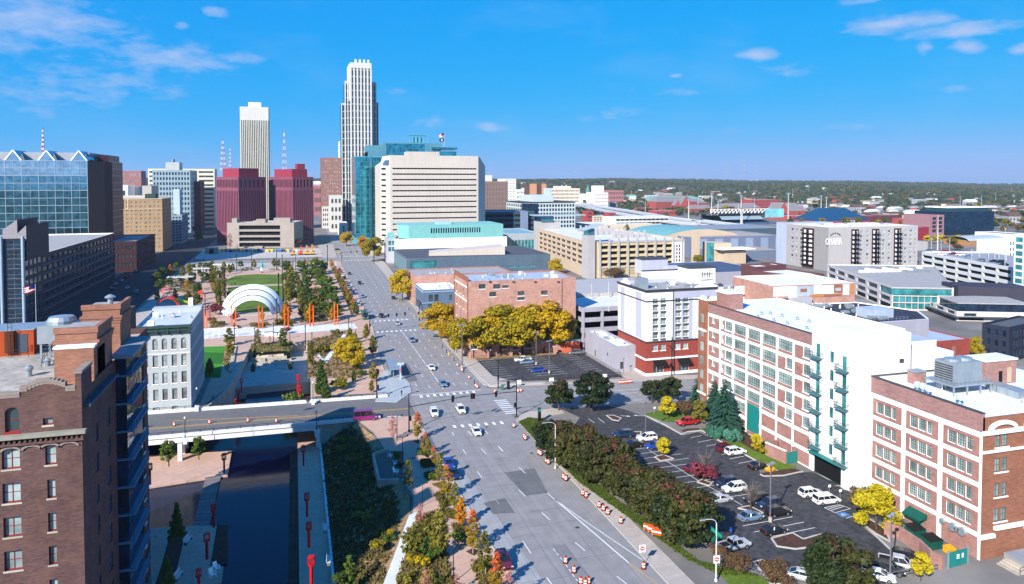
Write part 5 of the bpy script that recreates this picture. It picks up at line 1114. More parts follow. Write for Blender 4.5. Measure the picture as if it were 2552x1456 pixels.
def vol(u0,u1,y,dep,vt,nfin,fins=True,z0=0,wallm=wf,lean=False,rib=.9):
 x0,x1=ux(u0,y),ux(u1,y);z=q8((x0+x1)/2,y,vt);bq(T,'shaft',(x0,y,z0,x1,y+dep,z),cg if fins else wallm)
 if fins:
  for i in rN(nfin+1):x=x0+(x1-x0)*i/nfin;bq(T,'fin',(x-rib/2,y-.9,z0,x+rib/2,y-.003,z+.3),wallm)
  b=MB();k=z0+4
  while k<z-2:b.box(x0,y-.2,k,x1,y-.004,k+.7);k+=8.2
  q0(T,'spandrels',b,wallm,stuff=True);bq(T,'head_band',(x0-.3,y-.5,z-2.0,x1+.3,y-.005,z+.2),wallm)
 return x0,x1,z
vol(853,876,905,40,258,3);vol(862,938,897,44,204,12,rib=1.1);v3=vol(876,926,890,40,158,6,rib=1.9);vol(926,943,905,38,256,4,wallm=colr('granite_shaded',(.42,.46,.50)))  # greyer copy of the granite, shade of the right flank put into colour
for i in rN(4):x=v3[0]+6+(v3[1]-v3[0]-9)*i/3;bq(T,'crown_fin',(x-1.2,889,v3[2]-4,x+1.2,892,v3[2]+4.5),wf)
bq(T,'crown_band',(v3[0]-.2,888.8,v3[2]-6,v3[1]+.2,889.2,v3[2]+.4),wf);bq(T,'side_shaft',(v3[0]-2,891,v3[2]-45,v3[0]-.05,925,v3[2]-1),wf)
k1('brown_brick_tower','brown brick tower block with rows of small windows left of the skyscraper',801,850,935,30,393,colr('brownb',(.36,.20,.175)),8,18,side=0,fw=.5,fh=.5,gm=gB)
x0,x1=ux(826,1015),ux(851,1015);T_=bpy.data.objects[-1]if False else None
k1('balcony_tower','slim white tower edge with stacked balconies just left of the skyscraper',847,854,1050,30,352,wht,1,22,fw=.9,fh=.4)
k1('white_stepped_block','pale stepped stone block at the foot of the skyscraper',822,852,860,30,488,colr('offw',(.60,.58,.55)),3,4);k1('white_narrow_block','narrow white block with a tall dark slot along the far street',845,866,800,30,556,wht,1,1,fw=.2,fh=.7)
k1('distant_white_office','small white office low on the horizon between pink granite and brown towers',781,801,1500,40,452,wht,6,3);k1('distant_pink_office','small pinkish office below the distant white one',782,800,1300,40,463,colr('pinkbr',(.40,.20,.19)),6,3)
k1('corner_stone_block','pale grey stone block with arched windows on the far street corner',802,824,930,40,515,colr('offw',(.60,.58,.55)),4,4)
def k8(u,vt,y,vb,label,w=3.0):
 x,zt=XY(u,vt,y);zb=XY(u,vb,y)[1];T=q1('lattice_mast',label,'radio mast',(x,y,zb));H_=zt-zb;n=12
 for sname,m_,k0 in(('white_section',whiteS,0),('red_section',M('mast_red',(.5,.12,.15),.6),1)):
  b=MB()
  for i in rN(n):
   if i%2!=k0:continue
   z0_=zb+H_*i/n;z1_=zb+H_*(i+1)/n;a0=w*(1-i/n*.85)/2;a1=w*(1-(i+1)/n*.85)/2
   for sx_,sy in((-1,-1),(1,-1),(1,1),(-1,1)):b.tube((x+sx_*a0,y+sy*a0,z0_),(x+sx_*a1,y+sy*a1,z1_),.22,n=4)
   for j in rN(2):za=z0_+(z1_-z0_)*j/2;zc=z0_+(z1_-z0_)*(j+1)/2;b.tube((x-a0,y-a0,za),(x+a0,y-a0,zc),.13,n=3);b.tube((x+a0,y-a0,za),(x-a0,y-a0,zc),.13,n=3)
  q0(T,sname,b,m_)
k8(555,345,1100,425,'red and white lattice mast, tallest of the pair left of the white tower',7);k8(573,366,1300,425,'thin lattice mast just left of the ribbed white tower',3.5)
k8(708,323,1150,425,'tall slender lattice mast between the white tower and the right pink office',6);k8(106,318,800,385,'thin lattice mast above the gabled glass office',2)
for i,(u,vt)in eN([(1660,428),(1719,418),(1809,402),(1855,392),(1884,395),(1434,415)]):k8(u,vt,5200,462,['thin radio mast on the horizon, leftmost of the row of five','second radio mast from the left on the horizon','middle radio mast on the horizon','tallest radio mast on the horizon','rightmost radio mast of the horizon row','lone short radio mast above the cream hospital'][i],3)
tg=GLASS('teal_curtain',(.03,.27,.33),.06,.75,.5);tgl=GLASS('teal_curtain_light',(.10,.33,.42),.08,.7,.2);tfm=M('teal_mullion',(.14,.40,.47),.5,.05,1)
T=q1('teal_glass_tower','teal glass office tower with pale vertical stair slab beside the street','building',(64,690,0));y=690
x0,xs1,xs2,x1=ux(886,y),ux(921,y),ux(927,y),ux(950,y);z=q8(x0,y,392);cols=7
for(a,c,n)in((x0,xs1,3),(xs2,x1,2)):
 for i in rN(n):
  for k in rN(18):
   xa_,xb_=a+(c-a)*i/n,a+(c-a)*(i+1)/n;z0_=6+(z-6)*k/18;bq(T,'glass_panel',(xa_+.12,y,z0_+.12,xb_-.12,y+.2,6+(z-6)*(k+1)/18-.12),tg)
bq(T,'frame',(x0,y+.1,0,x1,y+46,z),tfm);bq(T,'stair_slab',(xs1,y-.8,0,xs2,y+.08,z+1),tgl)
bq(T,'side_glazing',(x0-.15,y+.05,6,x0-.001,y+45,z),tgl);bq(T,'roof_edge',(x0-.6,y-.6,z,x1,y+46,z+.8),tfm)
T=q1('teal_upper_block','pale teal glass block with louvred plant storey behind the beige slab tower','building',(100,760,0));y=770
x0,x1=ux(917,y),ux(1137,y);xq=ux(957,y);zt=q8(x0,y,362);z1_=q8(xq,y,355)
tb2=M('pale_teal_panel',(.13,.30,.37),.5,.1,.1)
bq(T,'lower_wall',(x0,y,0,x1,y+40,q8(x0,y,378)),tb2);bq(T,'blank_corner',(x0,y-.5,80,xq,y+38,zt),tb2);xz=ux(1063,y)
bq(T,'upper_wall',(xq,y-.3,80,xz,y+38,z1_),tb2)
for i in rN(6):a=xq+2+(xz-xq-4)*i/6;bq(T,'glass_panel',(a+.25,y-.6,84,a+(xz-xq-4)/6-.25,y-.31,z1_-1.2),tg)
xa_,xb_=ux(1021,y),ux(1067,y);b=MB();zt2=q8(xa_,y,337)
for x in np.linspace(xa_,xb_,6):b.box(x-.35,y+4,z1_,x+.35,y+4.6,zt2)
b.box(xa_-.4,y+3.8,zt2,xb_+.4,y+14,zt2+.8);b.box(xa_+5,y+6,z1_,xb_-5,y+12,zt2-2);q0(T,'roof_lantern',b,tfm)
xc_=ux(1100,y);bq(T,'grey_block',(xz,y-.2,80,xc_,y+36,q8(xz,y,357)),tb2);b=MB();b.box(ux(1078,y),y-1,80,x1,y+20,q8(x1,y,378));b.box(ux(1075,y),y-2,q8(x1,y,373),x1+1,y+20,q8(x1,y,368));q0(T,'canopy',b,tg)
x,zt=XY(1107,332,775);zb_=XY(1107,366,775)[1];k7(x,775,90,zt,'rooftop flagpole flying a striped flag above a dark flag',2.6,True)
bg_=M('beige_precast',(.56,.51,.46),.9,.06,.06);y=600;xl,xf,xr,xrr=ux(948,y+8),ux(972,y),ux(1192,y),ux(1209,y+8);zt=q8(xf,y,387);zs=q8(xl,y,412)
T=q1('beige_office_slab','broad beige concrete office slab with dark horizontal slot windows','building',(xf,y,0));z0_=6;n=14;ph_=(q8(xf,y,418)-z0_)/n
R=[(2.0,z0_+ph_*k+ph_*.72,xr-xf-3.4,ph_*.26,24,1)for k in rN(n)]
q9(T,(xf,y,0),(1,0),xr-xf,zt,R,bg_,r=1.4,fm=bg_,gm=dark,mu=.22)
b=MB();b.poly([(xl,y+8,0),(xf,y,0),(xf,y,zt),(xl+1.5,y+7,zt-1),(xl,y+8,zs)]);q0(T,'left_facet',b,bg_);b=MB();b.poly([(xr,y,0),(xrr,y+8,0),(xrr,y+8,zs),(xr+2,y+3,zt-1),(xr,y,zt)]);q0(T,'right_facet',b,bg_)
b=MB()
for k in rN(n):z_=z0_+ph_*k+ph_*.70;a=Vc((xl,y+8,0)).lerp(Vc((xf,y,0)),.12);c=Vc((xl,y+8,0)).lerp(Vc((xf,y,0)),.55);b.bar((a.x-.1,a.y-.1,z_+.6),(c.x-.1,c.y-.1,z_+.6),.3,1.3)
q0(T,'facet_slots',b,dark,stuff=True)
b=MB();b.poly([(xl,y+8,0),(xl,y+8,zs),(xl,y+50,zs),(xl,y+50,0)]);b.poly([(xl,y+8,zs),(xf,y+.1,zt),(xr,y+.1,zt),(xrr,y+8,zs),(xrr,y+50,zs),(xl,y+50,zs)]);b.poly([(xrr,y+8,0),(xrr,y+50,0),(xrr,y+50,zs),(xrr,y+8,zs)]);q0(T,'rear_walls',b,bg_)
q3(T,'plant_room',ux(1018,y),y+8,zt-2,ux(1100,y),y+24,zt+3.5,bg_);q5(T,xf+10,y+5,xr-20,y+20,zt-1,8,5,big=4)
b=MB();b.poly([(xl+1.6,y+6.4,zt-8),(xf-1.6,y+.6,zt-8),(xf-1,y+.3,zt-3.5),(xl+3.5,y+4.9,zt-4.5)][::1]);o_=q0(T,'corner_window',b,gPale);o_.location=(-.15,-.15,0)
y=520;T=q2('white_hall','large blank white hall with pale teal ribbed attic storey','building',k3(ux(985,y),y,ux(1263,y),y+50),0,q8(73,y,596),M('stained_white',(.84,.83,.81),.9,.08,.12,fine=(.5,.1)),roofG,{})
x0,x1=ux(1018,y),ux(1255,y);z0_,z1_=q8(73,y,596),q8(73,y,563);x00=ux(995,y)
tr_=M('pale_teal_rib',(.25,.50,.48),.6,.08,.4);q9(T,(x0,y+1.2,z0_-.7),(1,0),x1-x0,z1_-z0_+.7,grid(16,54,21,4.3,8.0,1,.6,1,1,1),tr_,r=.3,joined=True,gm=gD,wname='attic')
b=MB();b.poly([(x00,y+12,z0_),(x0,y+1.2,z0_),(x0,y+1.2,z1_),(x00,y+12,z1_)]);b.poly([(x00,y+12,z1_),(x0,y+1.2,z1_),(x1,y+1.2,z1_),(x1,y+40,z1_),(x00,y+40,z1_)]);b.quad((x1,y+1.2,z0_),(x1,y+40,z0_),(x1,y+40,z1_),(x1,y+1.2,z1_));q0(T,'attic_side',b,tr_)
q3(T,'roof_light',ux(1092,y),y+8,z1_,ux(1130,y),y+14,z1_+2.5,M('sky_light',(.4,.5,.55),.4))
sl_=M('slate_cladding',(.135,.185,.235),.7,.10,.12,fine=(.5,.06));y=448;xl=66.5
xq=ux(1372,y);gl_=grid(3,110,26,1,10.5,5,.92,.9,1,1,gT)
T=q2('slate_hall','low slate-blue hall with flat grey roof behind the brick buildings','building',k3(xl,y,xq,y+62),0,11.5,sl_,M('slate_roof',(.12,.125,.15),.9,.12,.3),{0:[(2.0,3.6,17,6,6,4,gT),(58,3.4,26,.9,9,1,gT)],3:[(2+i*3.8,1,3.4,9.4,2,5,gT)for i in rN(15)]},fm=frA,gm=gT,par=.3)
b=MB();x0,x1=ux(1068,y+14),ux(1252,y+14);b.poly([(x0,y+14,11.2),(x1,y+8,11.2),(x1,y+8,16.5),(x0,y+14,13.2)]);b.poly([(x0,y+14,13.2),(x1,y+8,16.5),(x1+2,y+28,16.5),(x0+3,y+30,13.2)]);b.quad((x1,y+8,11.2),(x1+2,y+28,11.2),(x1+2,y+28,16.5),(x1,y+8,16.5));b.quad((x0+3,y+30,11.2),(x0,y+14,11.2),(x0,y+14,13.2),(x0+3,y+30,13.2));q0(T,'sloping_monitor',b,bg_)
q5(T,105,455,130,480,11.2,3,9,big=3)
q3(T,'brick_block',ux(1218,440),441,0,ux(1246,440),447.9,q8(100,440,672),bk6)
y=525;T=q2('glazed_pavilion','small glazed pavilion with teal roof box beside the white hall','building',k3(ux(965,y),y,ux(994,y),y+20),0,q8(66,y,595),grey1,roofG,{0:grid(.3,8,3,8,17,2,.8,.7,2,2,gT)},gm=gT)
q3(T,'roof_box',ux(967,y+3),y+3,q8(66,y,595)-.5,ux(982,y+3),y+10,q8(66,y,582),tr_)
y=560;T=q2('glass_wing','low pavilion with teal glazing between white hall and beige garage','building',k3(ux(1262,y),y,ux(1350,y),y+60),0,q8(170,y,582),colr('wingw',(.42,.45,.48)),M('teal_roof',(.25,.42,.50),.6,.1,.1),{0:grid(1,27,9,3,12,1,.85,.9,1,3,gT)},gm=gT,joined=True)
y=640;T,x0,x1,z=k1('dark_teal_garage','dark teal parking deck in the shade behind the white hall',1205,1332,y,50,528,colr('dteal',(.06,.12,.16)),5,6,fw=.93,fh=.45,gm=dark)
T,x0,x1,z=k1('grey_stair_block','plain grey-blue stair block at the end of the dark teal deck',1300,1316,636,12,528,colr('stair',(.25,.30,.40)))
y=760;T,x0,x1,z=k1('white_grid_office','white gridded office with dark blue glass corner behind the teal deck',1300,1434,y,60,505,colr('gridw',(.52,.57,.58)),18,7,side=8,fw=.68,fh=.62,gm=gD,px=2,pz=1,fm=frD)
bq(T,'glass_corner',(x0-.3,y-.35,0,x0+19,y-.04,z-1),gD);bq(T,'roof_edge',(x0-.8,y-.8,z,x1+.6,y+60,z+.8),trimD);q3(T,'penthouse',x0+14,y+6,z+.8,x1-24,y+50,z+8,colr('gridw',(.52,.57,.58)));q3(T,'plant_room',x0+36,y+8,z+8,x1-26,y+30,z+16,colr('ph',(.45,.52,.60)))
T,x0,x1,z=k1('brown_ribbed_tower','brown ribbed tower block with darker top band right of the beige slab',1205,1266,900,60,452,colr('ribbrown',(.32,.235,.21)),16,9,fw=.35,fh=.86,gm=M('rib_brown_dark',(.15,.11,.10),.8));q3(T,'penthouse',x0+8,905,z,x1-20,940,z+8,colr('offw',(.60,.58,.55)))
T,x0,x1,z=k1('white_clinic_tower','white tower with a grid of small windows behind the brown ribbed tower',1258,1286,1300,50,446,wht,7,12,fw=.5,fh=.45)
T,x0,x1,z=k1('tan_brick_tower','tan and dark brick apartment tower on the right skyline',1320,1361,1150,30,458,colr('dkbr',(.16,.10,.08)),0,0)
for a,c in((0,.42),(.72,1)):bq(T,'tan_panel',(x0+(x1-x0)*a,1149,0,x0+(x1-x0)*c,1149.9,z),colr('tanor',(.56,.33,.20)))
T,x0,x1,z=k1('cream_hospital','long cream hospital with rows of square windows below the wooded ridge',1362,1445,1500,60,470,colr('hosp',(.70,.62,.52)),26,5,fw=.55,fh=.5);q3(T,'penthouse',x0+30,1505,z,x0+60,1540,z+5,colr('hosp',(.70,.62,.52)))
T,x0,x1,z=k1('church','white stone church with thin green spire on the right skyline',1465,1500,1700,60,484,wht,6,2,cat='church');
xs,zs_=XY(1469,459,1700);b=MB();b.lathe([(6,z),(5,z+9),(.3,zs_)],(xs,1710),6);q0(T,'spire',b,M('spire_green',(.16,.30,.28),.7));
T,x0,x1,z=k1('white_campus_tower','white stone campus block with square tower right of the church',1483,1516,1450,50,480,colr('campus',(.72,.66,.64)),8,4,fw=.3,fh=.4);q3(T,'tower',x0+2,1452,z,x0+22,1475,z+15,colr('campus',(.72,.66,.64)))
k1('pink_campus_block','pinkish brick campus block below the ridge with ribbon windows',1514,1554,1600,60,475,colr('pk2',(.46,.22,.22)),10,3)
k1('small_white_offices','low white office roofs left of the tan brick tower',1287,1322,1450,50,473,wht,10,4)
gb_=M('garage_beige',(.56,.46,.36),.9,.05,.2);gy_=M('spandrel_yellow',(.60,.50,.32),.85,.04,.3);gc=M('garage_grey',(.45,.43,.43),.9,.06,.2)
gx0,gy0=171,408;gx1=ux(1708,gy0);gz=22.6
T=q1('beige_parking_garage','beige and yellow multi-storey parking garage with glazed-top stair tower','parking garage',(gx0,gy0,0));GG=T;bayw=(gx1-gx0-10)/9
R=[]
for i in rN(9):
 for k in rN(4):R.append((8+bayw*i+.56,7.1+3.55*k,bayw-1.12,2.0,1,1,dark))
 for j in rN(6):R.append((8+bayw*i+.8+j*(bayw-1.6)/6,1.2,(bayw-1.6)/6*.5,4.6,1,1,dark))
q9(T,(gx0,gy0,0),(1,0),gx1-gx0,gz,R,gy_,r=1.2,gm=dark,fm=gb_,fr=.01)
for i in rN(10):x=gx0+8+bayw*i;bq(T,'pier',(x-.55,gy0-.7,0,x+.55,gy0-.003,gz+1.6),gc)
b=MB();b.box(gx0+7,gy0-.35,gz-1.2,gx1,gy0-.004,gz);b.box(gx0+7,gy0-.33,5.9,gx1,gy0-.006,6.6);q0(T,'deck_edge',b,gc)
R=[]
for i in rN(9):
 for k in rN(4):R.append((2+13*i,7.1+3.55*k,11.6,1.95,3,1,dark))
q9(T,(gx0+12,537,0),Vc((-12,-129,0)).normalized()[:2],hypot(12,129),gz,R,gb_,r=1.0,gm=dark,fm=gb_,fr=.01,wname='side_wall',mu=.4)
b=MB();b.poly([(gx0,gy0+.5,gz-1),(gx1,gy0+.5,gz-1),(gx1,537,gz-1),(gx0+12,537,gz-1)]);q0(T,'top_deck',b,concW);b=MB();b.quad((gx1,gy0,0),(gx1,537,0),(gx1,537,gz),(gx1,gy0,gz));q0(T,'end_wall',b,gb_)
bq(T,'stair_tower',(gx0-.6,gy0-1.5,0,gx0+4.2,gy0+8,gz+4.0),gc);bq(T,'stair_lantern',(gx0,gy0-.9,gz+4.0,gx0+4,gy0+7,gz+8),tgl)
b=MB();b.poly([(gx0-4,gy0-3,gz+7),(gx0+9,gy0-3,gz+10.6),(gx0+9,gy0+9,gz+10.6),(gx0-4,gy0+9,gz+7)]);b.poly([(gx0-4,gy0+9,gz+6.8),(gx0+9,gy0+9,gz+10.4),(gx0+9,gy0-3,gz+10.4),(gx0-4,gy0-3,gz+6.8)]);b.quad((gx0-4,gy0-3,gz+6.8),(gx0+9,gy0-3,gz+10.4),(gx0+9,gy0-3,gz+10.6),(gx0-4,gy0-3,gz+7));q0(T,'butterfly_roof',b,M('zinc_roof',(.40,.46,.46),.6))
bq(T,'far_stair_tower',(gx0+12,536,0,gx0+30,548,gz+5),gc);bq(T,'far_stair_lantern',(gx0+14,535,gz+5,gx0+24,545,gz+9.5),tgl);bq(T,'far_canopy',(gx0+8,532,gz+9.6,gx0+50,548,gz+10.3),M('zinc_roof',(.40,.46,.46)))
for j in rN(3):
 b=MB();y=gy0+30+j*30;b.box(gx0+30,y,gz-1,gx1-8,y+.5,gz+1.4);
 for i in rN(6):x=gx0+32+i*(gx1-gx0-45)/5;b.box(x-.4,y-.5,gz-1,x+.4,y+1,gz+4)
 q0(T,'deck_wall',b,gc)
bq(T,'screen_panel',(gx1-9,gy0-.5,5,gx1-.8,gy0-.01,gz-1.5),wht2)
for i in rN(4):
 for k in rN(6):bq(T,'screen_opening',(gx1-8.3+i*1.9,gy0-.56,6.2+k*2.3,gx1-7.4+i*1.9,gy0-.51,7.9+k*2.3),dark)
y=520;x0=ux(1650,y);x1=ux(1850,y);T=q1('arched_roof_hall','hall with pale teal curved roof behind the beige garage','building',(x0,y,0));b=MB();n=14;zr0=q8(x0,y,597);rise=q8(x0,y,574)-zr0
for i in rN(n):
 f0,f1=i/n,(i+1)/n;h0_,h1_=sin(pi*f0)**.6*rise if 0<f0<1 else 0,sin(pi*f1)**.6*rise if f1<1 else 0;b.quad((x0+(x1-x0)*f0,y,zr0+h0_),(x0+(x1-x0)*f1,y,zr0+h1_),(x0+(x1-x0)*f1,y+70,zr0+h1_),(x0+(x1-x0)*f0,y+70,zr0+h0_));b.quad((x0+(x1-x0)*f0,y,0),(x0+(x1-x0)*f1,y,0),(x0+(x1-x0)*f1,y,zr0+h1_),(x0+(x1-x0)*f0,y,zr0+h0_),1)
q0(T,'roof_shell',b,[M('patina_roof',(.22,.42,.42),.6,.08,.1),gb_])
cvb=M('blue_grey_cladding',(.20,.235,.32),.7,.06,.1)
y=500;T=q2('convention_hall','long low blue-grey convention hall with tan flat roofs and glass entrance','building',k3(ux(1722,y),y,ux(1950,y),y+60),0,q8(300,y,592),cvb,M('tan_roof',(.42,.37,.33),.9),{})
q3(T,'lower_wing',ux(1790,470),470,0,ux(1945,470),499.9,q8(300,470,628),cvb,M('tan_roof',(.42,.37,.33)));zz1=q8(300,y,592)
for i in rN(8):x=ux(1745,y)+i*14;bq(T,'pale_panel',(x,y-.3,zz1-11,x+7,y-.02,zz1-1.5),M('pale_panel',(.30,.36,.46),.6))
q3(T,'upper_storey',ux(1700,560),560.1,0,ux(1960,560),620,q8(300,560,575),M('dark_teal_fascia',(.10,.15,.17),.7),M('grey_blue_roof',(.30,.33,.37),.8));q3(T,'stair_block',ux(1728,468),462,0,ux(1735,468),470,22,gb_)
b=MB();b.poly([(*G(CG,400,1080),0),(*G(CG,480,1080),0),(*G(CG,480,1080),15),(*G(CG,400,1080),15)]);q0(T,'glass_entrance',b,gT)
x,y=G(CG,490,1080);q3(T,'tan_tower',x,y,0,x+14,y+16,14.5,gb_);x,y=G(CG,600,1090);q3(T,'tan_porch',x,y,0,x+18,y+10,9.5,gb_);bq(T,'porch_roof',(x-4,y-3,10.4,x+24,y+12,11),wht2)
bx0,bx1,by0,by1,bz=55.6,94.4,236,258,26.0
def pxr(c,X,Y,y0,w,h,nx=2,nz=2):x,z=XY(*c(X,Y),y0);return(x-bx0-w/2,z-h/2,w,h,nx,nz,None,None,wht2)
T=q2('weathered_brick_block','big weathered pink brick block with a few scattered windows behind the golden trees','building',k3(bx0,by0,bx1,by1),0,bz,bk3,roofBl,{0:[pxr(CB,*p)for p in[(782,468,by0,2.3,1.6),(948,468,by0,2.5,1.6),(1045,470,by0,2.2,.9,2,1),(902,556,by0,2.4,1.6),(1222,547,by0,2.4,1.6),(1484,540,by0,2.4,1.6),(1222,605,by0,2.6,1.0,1,1),(690,1135,by0,2.2,2.4),(1030,1130,by0,2.2,2.4),(1300,1120,by0,2.2,2.4),(1160,1130,by0,1.8,3),(860,1130,by0,1.8,3)]],3:[(3+k*5.6,z,1.5,2.6,1,2,gB,'arch' if z>19 else None,wht2)for k in rN(4)for z in(3.5,7.6,11.6,15.6,20.2)]},r=.28,fm=frG,gm=gW,coping=bkP)
b=MB();b.box(bx0-.25,by0-.02,0,bx0-.002,by0+1.1,bz+.4);b.box(bx0-.25,by1-1.2,0,bx0-.002,by1,bz+.4);q0(T,'corner_pilaster',b,bk5)
b=MB()
for z in(23.6,18.9):b.box(bx0-.2,by0,z,bx0-.003,by1,z+.35)
q0(T,'stone_band',b,wht2);bq(T,'street_parapet',(bx0-.3,by0+.5,bz-.1,bx0+.2,by1-.4,bz+1.3),bk5)
x,z=XY(*CB(870,420),by0)
for X in(870,1135,1380,1640):x,z=XY(*CB(X,415),by0);bq(T,'scupper',(x-.4,by0-.35,z-.2,x+.4,by0-.003,z+.25),trimD)
x,z=XY(*CB(1682,500),by0);b=MB();b.tube((x,by0-.12,3),(x,by0-.12,bz-.3),.08,n=6);q0(T,'downpipe',b,trimD)
b=MB()
for z_,x0_,x1_ in((7.6,.5,12),(20.4,6,30),(13.4,20,38)):b.box(bx0+x0_,by0-.05,z_,bx0+x1_,by0-.002,z_+.16)
q0(T,'brick_string_course',b,M('pale_mortar_band',(.55,.38,.32),.9,.15,.8))
q5(T,bx0+2,by0+2,bx1-2,by1-2,bz-.7,22,11)
T=q1('orange_annex','low orange stucco annex at the right foot of the weathered brick block','building',(91,226,0));x,y=P(*CB(1722,1228));x2,y2=P(*CB(1925,1240));bq(T,'wall',(x,y,0,x2,y+9,4.1),M('coral_stucco',(.62,.17,.09),.85,.05,.4));b=MB();b.box(x-.15,y-.15,4.1,x2+.15,y+9,4.4);b.box(x-8,y+3,3.6,x-.16,y+9,4.2);q0(T,'roof',b,roofBl)
for i,(X,Y)in eN([(660,1275),(855,1275),(1107,1255),(1358,1238),(1602,1230)]):
 x,y=G(CB,X,Y);T=q1('brick_gate_post','square brick post with stone cap, %s from the left under the golden trees'%nth[i],'brick post',(x,y,0),group='brick posts along the terrace under the golden trees');bq(T,'shaft',(x-.45,y-.45,0,x+.45,y+.45,2.5),bk3);bq(T,'cap',(x-.55,y-.55,2.5,x+.55,y+.55,2.75),stone)
T=q1('iron_fence','black iron fence between brick posts under the golden trees','fence',(60,230,0));pts=[(*G(CB,*p),0)for p in[(660,1280),(855,1275),(1107,1255),(1358,1238),(1602,1230)]];q4(T,pts,1.7,.6,name='fence_panel')
T=q2('blue_corner_shop','small two-storey blue corner shop with white flat roof','building',k3(55.3,324.2,72,345.5),0,10.2,M('shop_blue',(.15,.20,.28),.8,.08,.3),roofW,{0:[(2.6,5,1.9,3,1,2),(5.2,5,1.9,3,1,2),(12.2,5,1.2,2.6,1,1),(2.2,.6,5.5,3,3,1)],3:[(1.2+k*2.3,5.2,1.2,2.8,1,2)for k in rN(9)]+[(1.2+k*4.2,.5,3.2,3.2,2,1)for k in rN(5)]},r=.3,coping=wht2)
b=MB();b.box(55.0,324.0,9.1,72,324.195,9.5);b.box(55.0,324.2,9.1,55.29,345.5,9.6);b.box(54.9,323.8,4.1,60,324.19,4.4);q0(T,'cornice',b,M('pale_blue_trim',(.34,.44,.56),.7));q5(T,62,328,70,340,9.5,3,2)
bq(T,'awning',(54.5,330,3.0,55.25,336,4.0),trimD)
T=q2('brick_row_building','long pink brick building behind the blue corner shop','building',k3(54.6,346,104,372),0,14.2,bk3,roofG,{3:[(1.5+k*3,z,1.3,2.4,1,2,gB)for k in rN(8)for z in(5.5,9.8)]},r=.25,coping=bkP);q5(T,58,350,100,368,13.5,9,7)
gg=M('garage_lavender',(.40,.39,.44),.88,.06,.2)
T=q1('grey_parking_garage','grey open parking garage squeezed between brick block and white hotel','parking garage',(97,232,0));b=MB()
for k in rN(4):
 z=3.0+3.6*k;b.box(96,234,z,150,234.4,z+1.55);b.box(96,234.41,z,96.4,300,z+1.55)
q0(T,'parapet_wall',b,gg);b=MB()
for k in rN(4):z=3.0+3.6*k;b.box(96.45,234.45,z+.1,150,300,z+.4)
q0(T,'deck',b,concW);b=MB()
for x in(96.5,103.8,111):b.box(x-.4,234.0-.1,0,x+.4,234.9,15.3)
for y in rN(242,300,9):b.box(96.1,y-.4,0,96.9,y+.4,15.2)
q0(T,'column',b,gg);bq(T,'deck_shade_fill',(99,240,0,149,299,14.0),dark);bq(T,'upper_ramp',(96.5,262,13.91,150,300,15.6),gc)  # black block stands in for the shade between the parking decks
for i,(X,Y)in eN([(270,440),(462,420),(465,600)]):
 x,y=P(*CQ(X,Y),15);put(kit([('pole',tub(((0,0,0),(0,0,5.2),.12,.09)),[poleW],0),('base',lathe_mb([(.35,0),(.35,.9),(.1,.95)]),[conc],0)]),'deck_light_pole','pale light pole on the roof deck of the grey garage, %s'%['left rear one','right rear one','front one'][i],'light pole',x,y,15)
T=q2('grey_annex','low lavender-grey annex with rooftop pipes left of the hotel','building',k3(96,205,102.3,231),0,8.2,gg,roofW,{0:[(1,1,1.1,2.2,1,1)],3:[(8,1.0,1.0,2.2,1,1),(18,3.5,1,1,1,1)]},gm=trimD);q5(T,97,209,101,228,7.5,9,21,big=1.5)
hx,hy=102.4,198.3;hx2=ux(1791,hy);hz=q8(hx,hy,724)
T=q1('white_hotel','white and lavender hotel with red brick base and dark cornices','hotel',(hx,hy,0));HT=T;zb1=q8(hx,hy,853)
fl_=(hz-3.2-zb1)/6
def cw_(X):return XY(*CQ(X,700),hy)[0]-hx
cols=[(cw_(990),2),(cw_(1078),2),(cw_(1245),2),(cw_(1332),2),(cw_(1522),2),(cw_(1605),2)]
R=[(c-.95,zb1+.9+fl_*k,1.9,1.75,2,2,gB,None,None)for c,_ in cols for k in rN(6)]
q9(T,(hx,hy,zb1),(1,0),hx2-hx,hz-zb1,[(a,z-zb1,w,h,nx,nz,g,q_,s_)for(a,z,w,h,nx,nz,g,q_,s_)in R],wht,r=.22,fm=frW,gm=gB,wname='upper_wall')
for c,_ in cols:
 for k in rN(6):bq(T,'vent_grille',(hx+c-.95,hy-.10,zb1+.9+fl_*k-.62,hx+c+.95,hy-.003,zb1+.9+fl_*k-.06),M('grille_grey',(.13,.13,.13),.7))
R=[(c-.95,zb1-2.9,1.9,1.8,2,2,gB,None,wht2)for c,_ in cols[:4]]+[(c0,.5,3.6,3.2,3,1,gW)for c0 in(cw_(970),cw_(1260))]
q9(T,(hx,hy,0),(1,0),hx2-hx,zb1,R,bk6,r=.3,fm=frW,gm=gW,wname='base_wall')
q9(T,(hx,218.3,zb1),(0,-1),20,hz-zb1,[(9.3,1.5+fl_*k,1.3,.22,1,1)for k in rN(6)],wht,r=.1,gm=trimD,wname='side_wall');q9(T,(hx,218.3,0),(0,-1),20,zb1,[],bk6,wname='base_side_wall')
lv=M('lavender_panel',(.47,.47,.56),.85,.03,.3)
for(y0,y1)in((216.4,213.2),(205.2,201.3)):bq(T,'lavender_strip',(hx-.06,y1,zb1+.4,hx-.002,y0,hz-1.2),lv)
xa_,xb_=hx+cw_(1190),hx+cw_(1408)
for q in((xa_,hx+cw_(1245)-1.05),(hx+cw_(1245)+1.05,hx+cw_(1332)-1.05),(hx+cw_(1332)+1.05,xb_)):bq(T,'lavender_strip',(q[0],hy-.06,zb1+.2,q[1],hy-.002,hz-3.0),lv)
bq(T,'lavender_strip',(xa_,hy-.062,hz-2.9,hx2,hy-.004,hz-.9),lv)
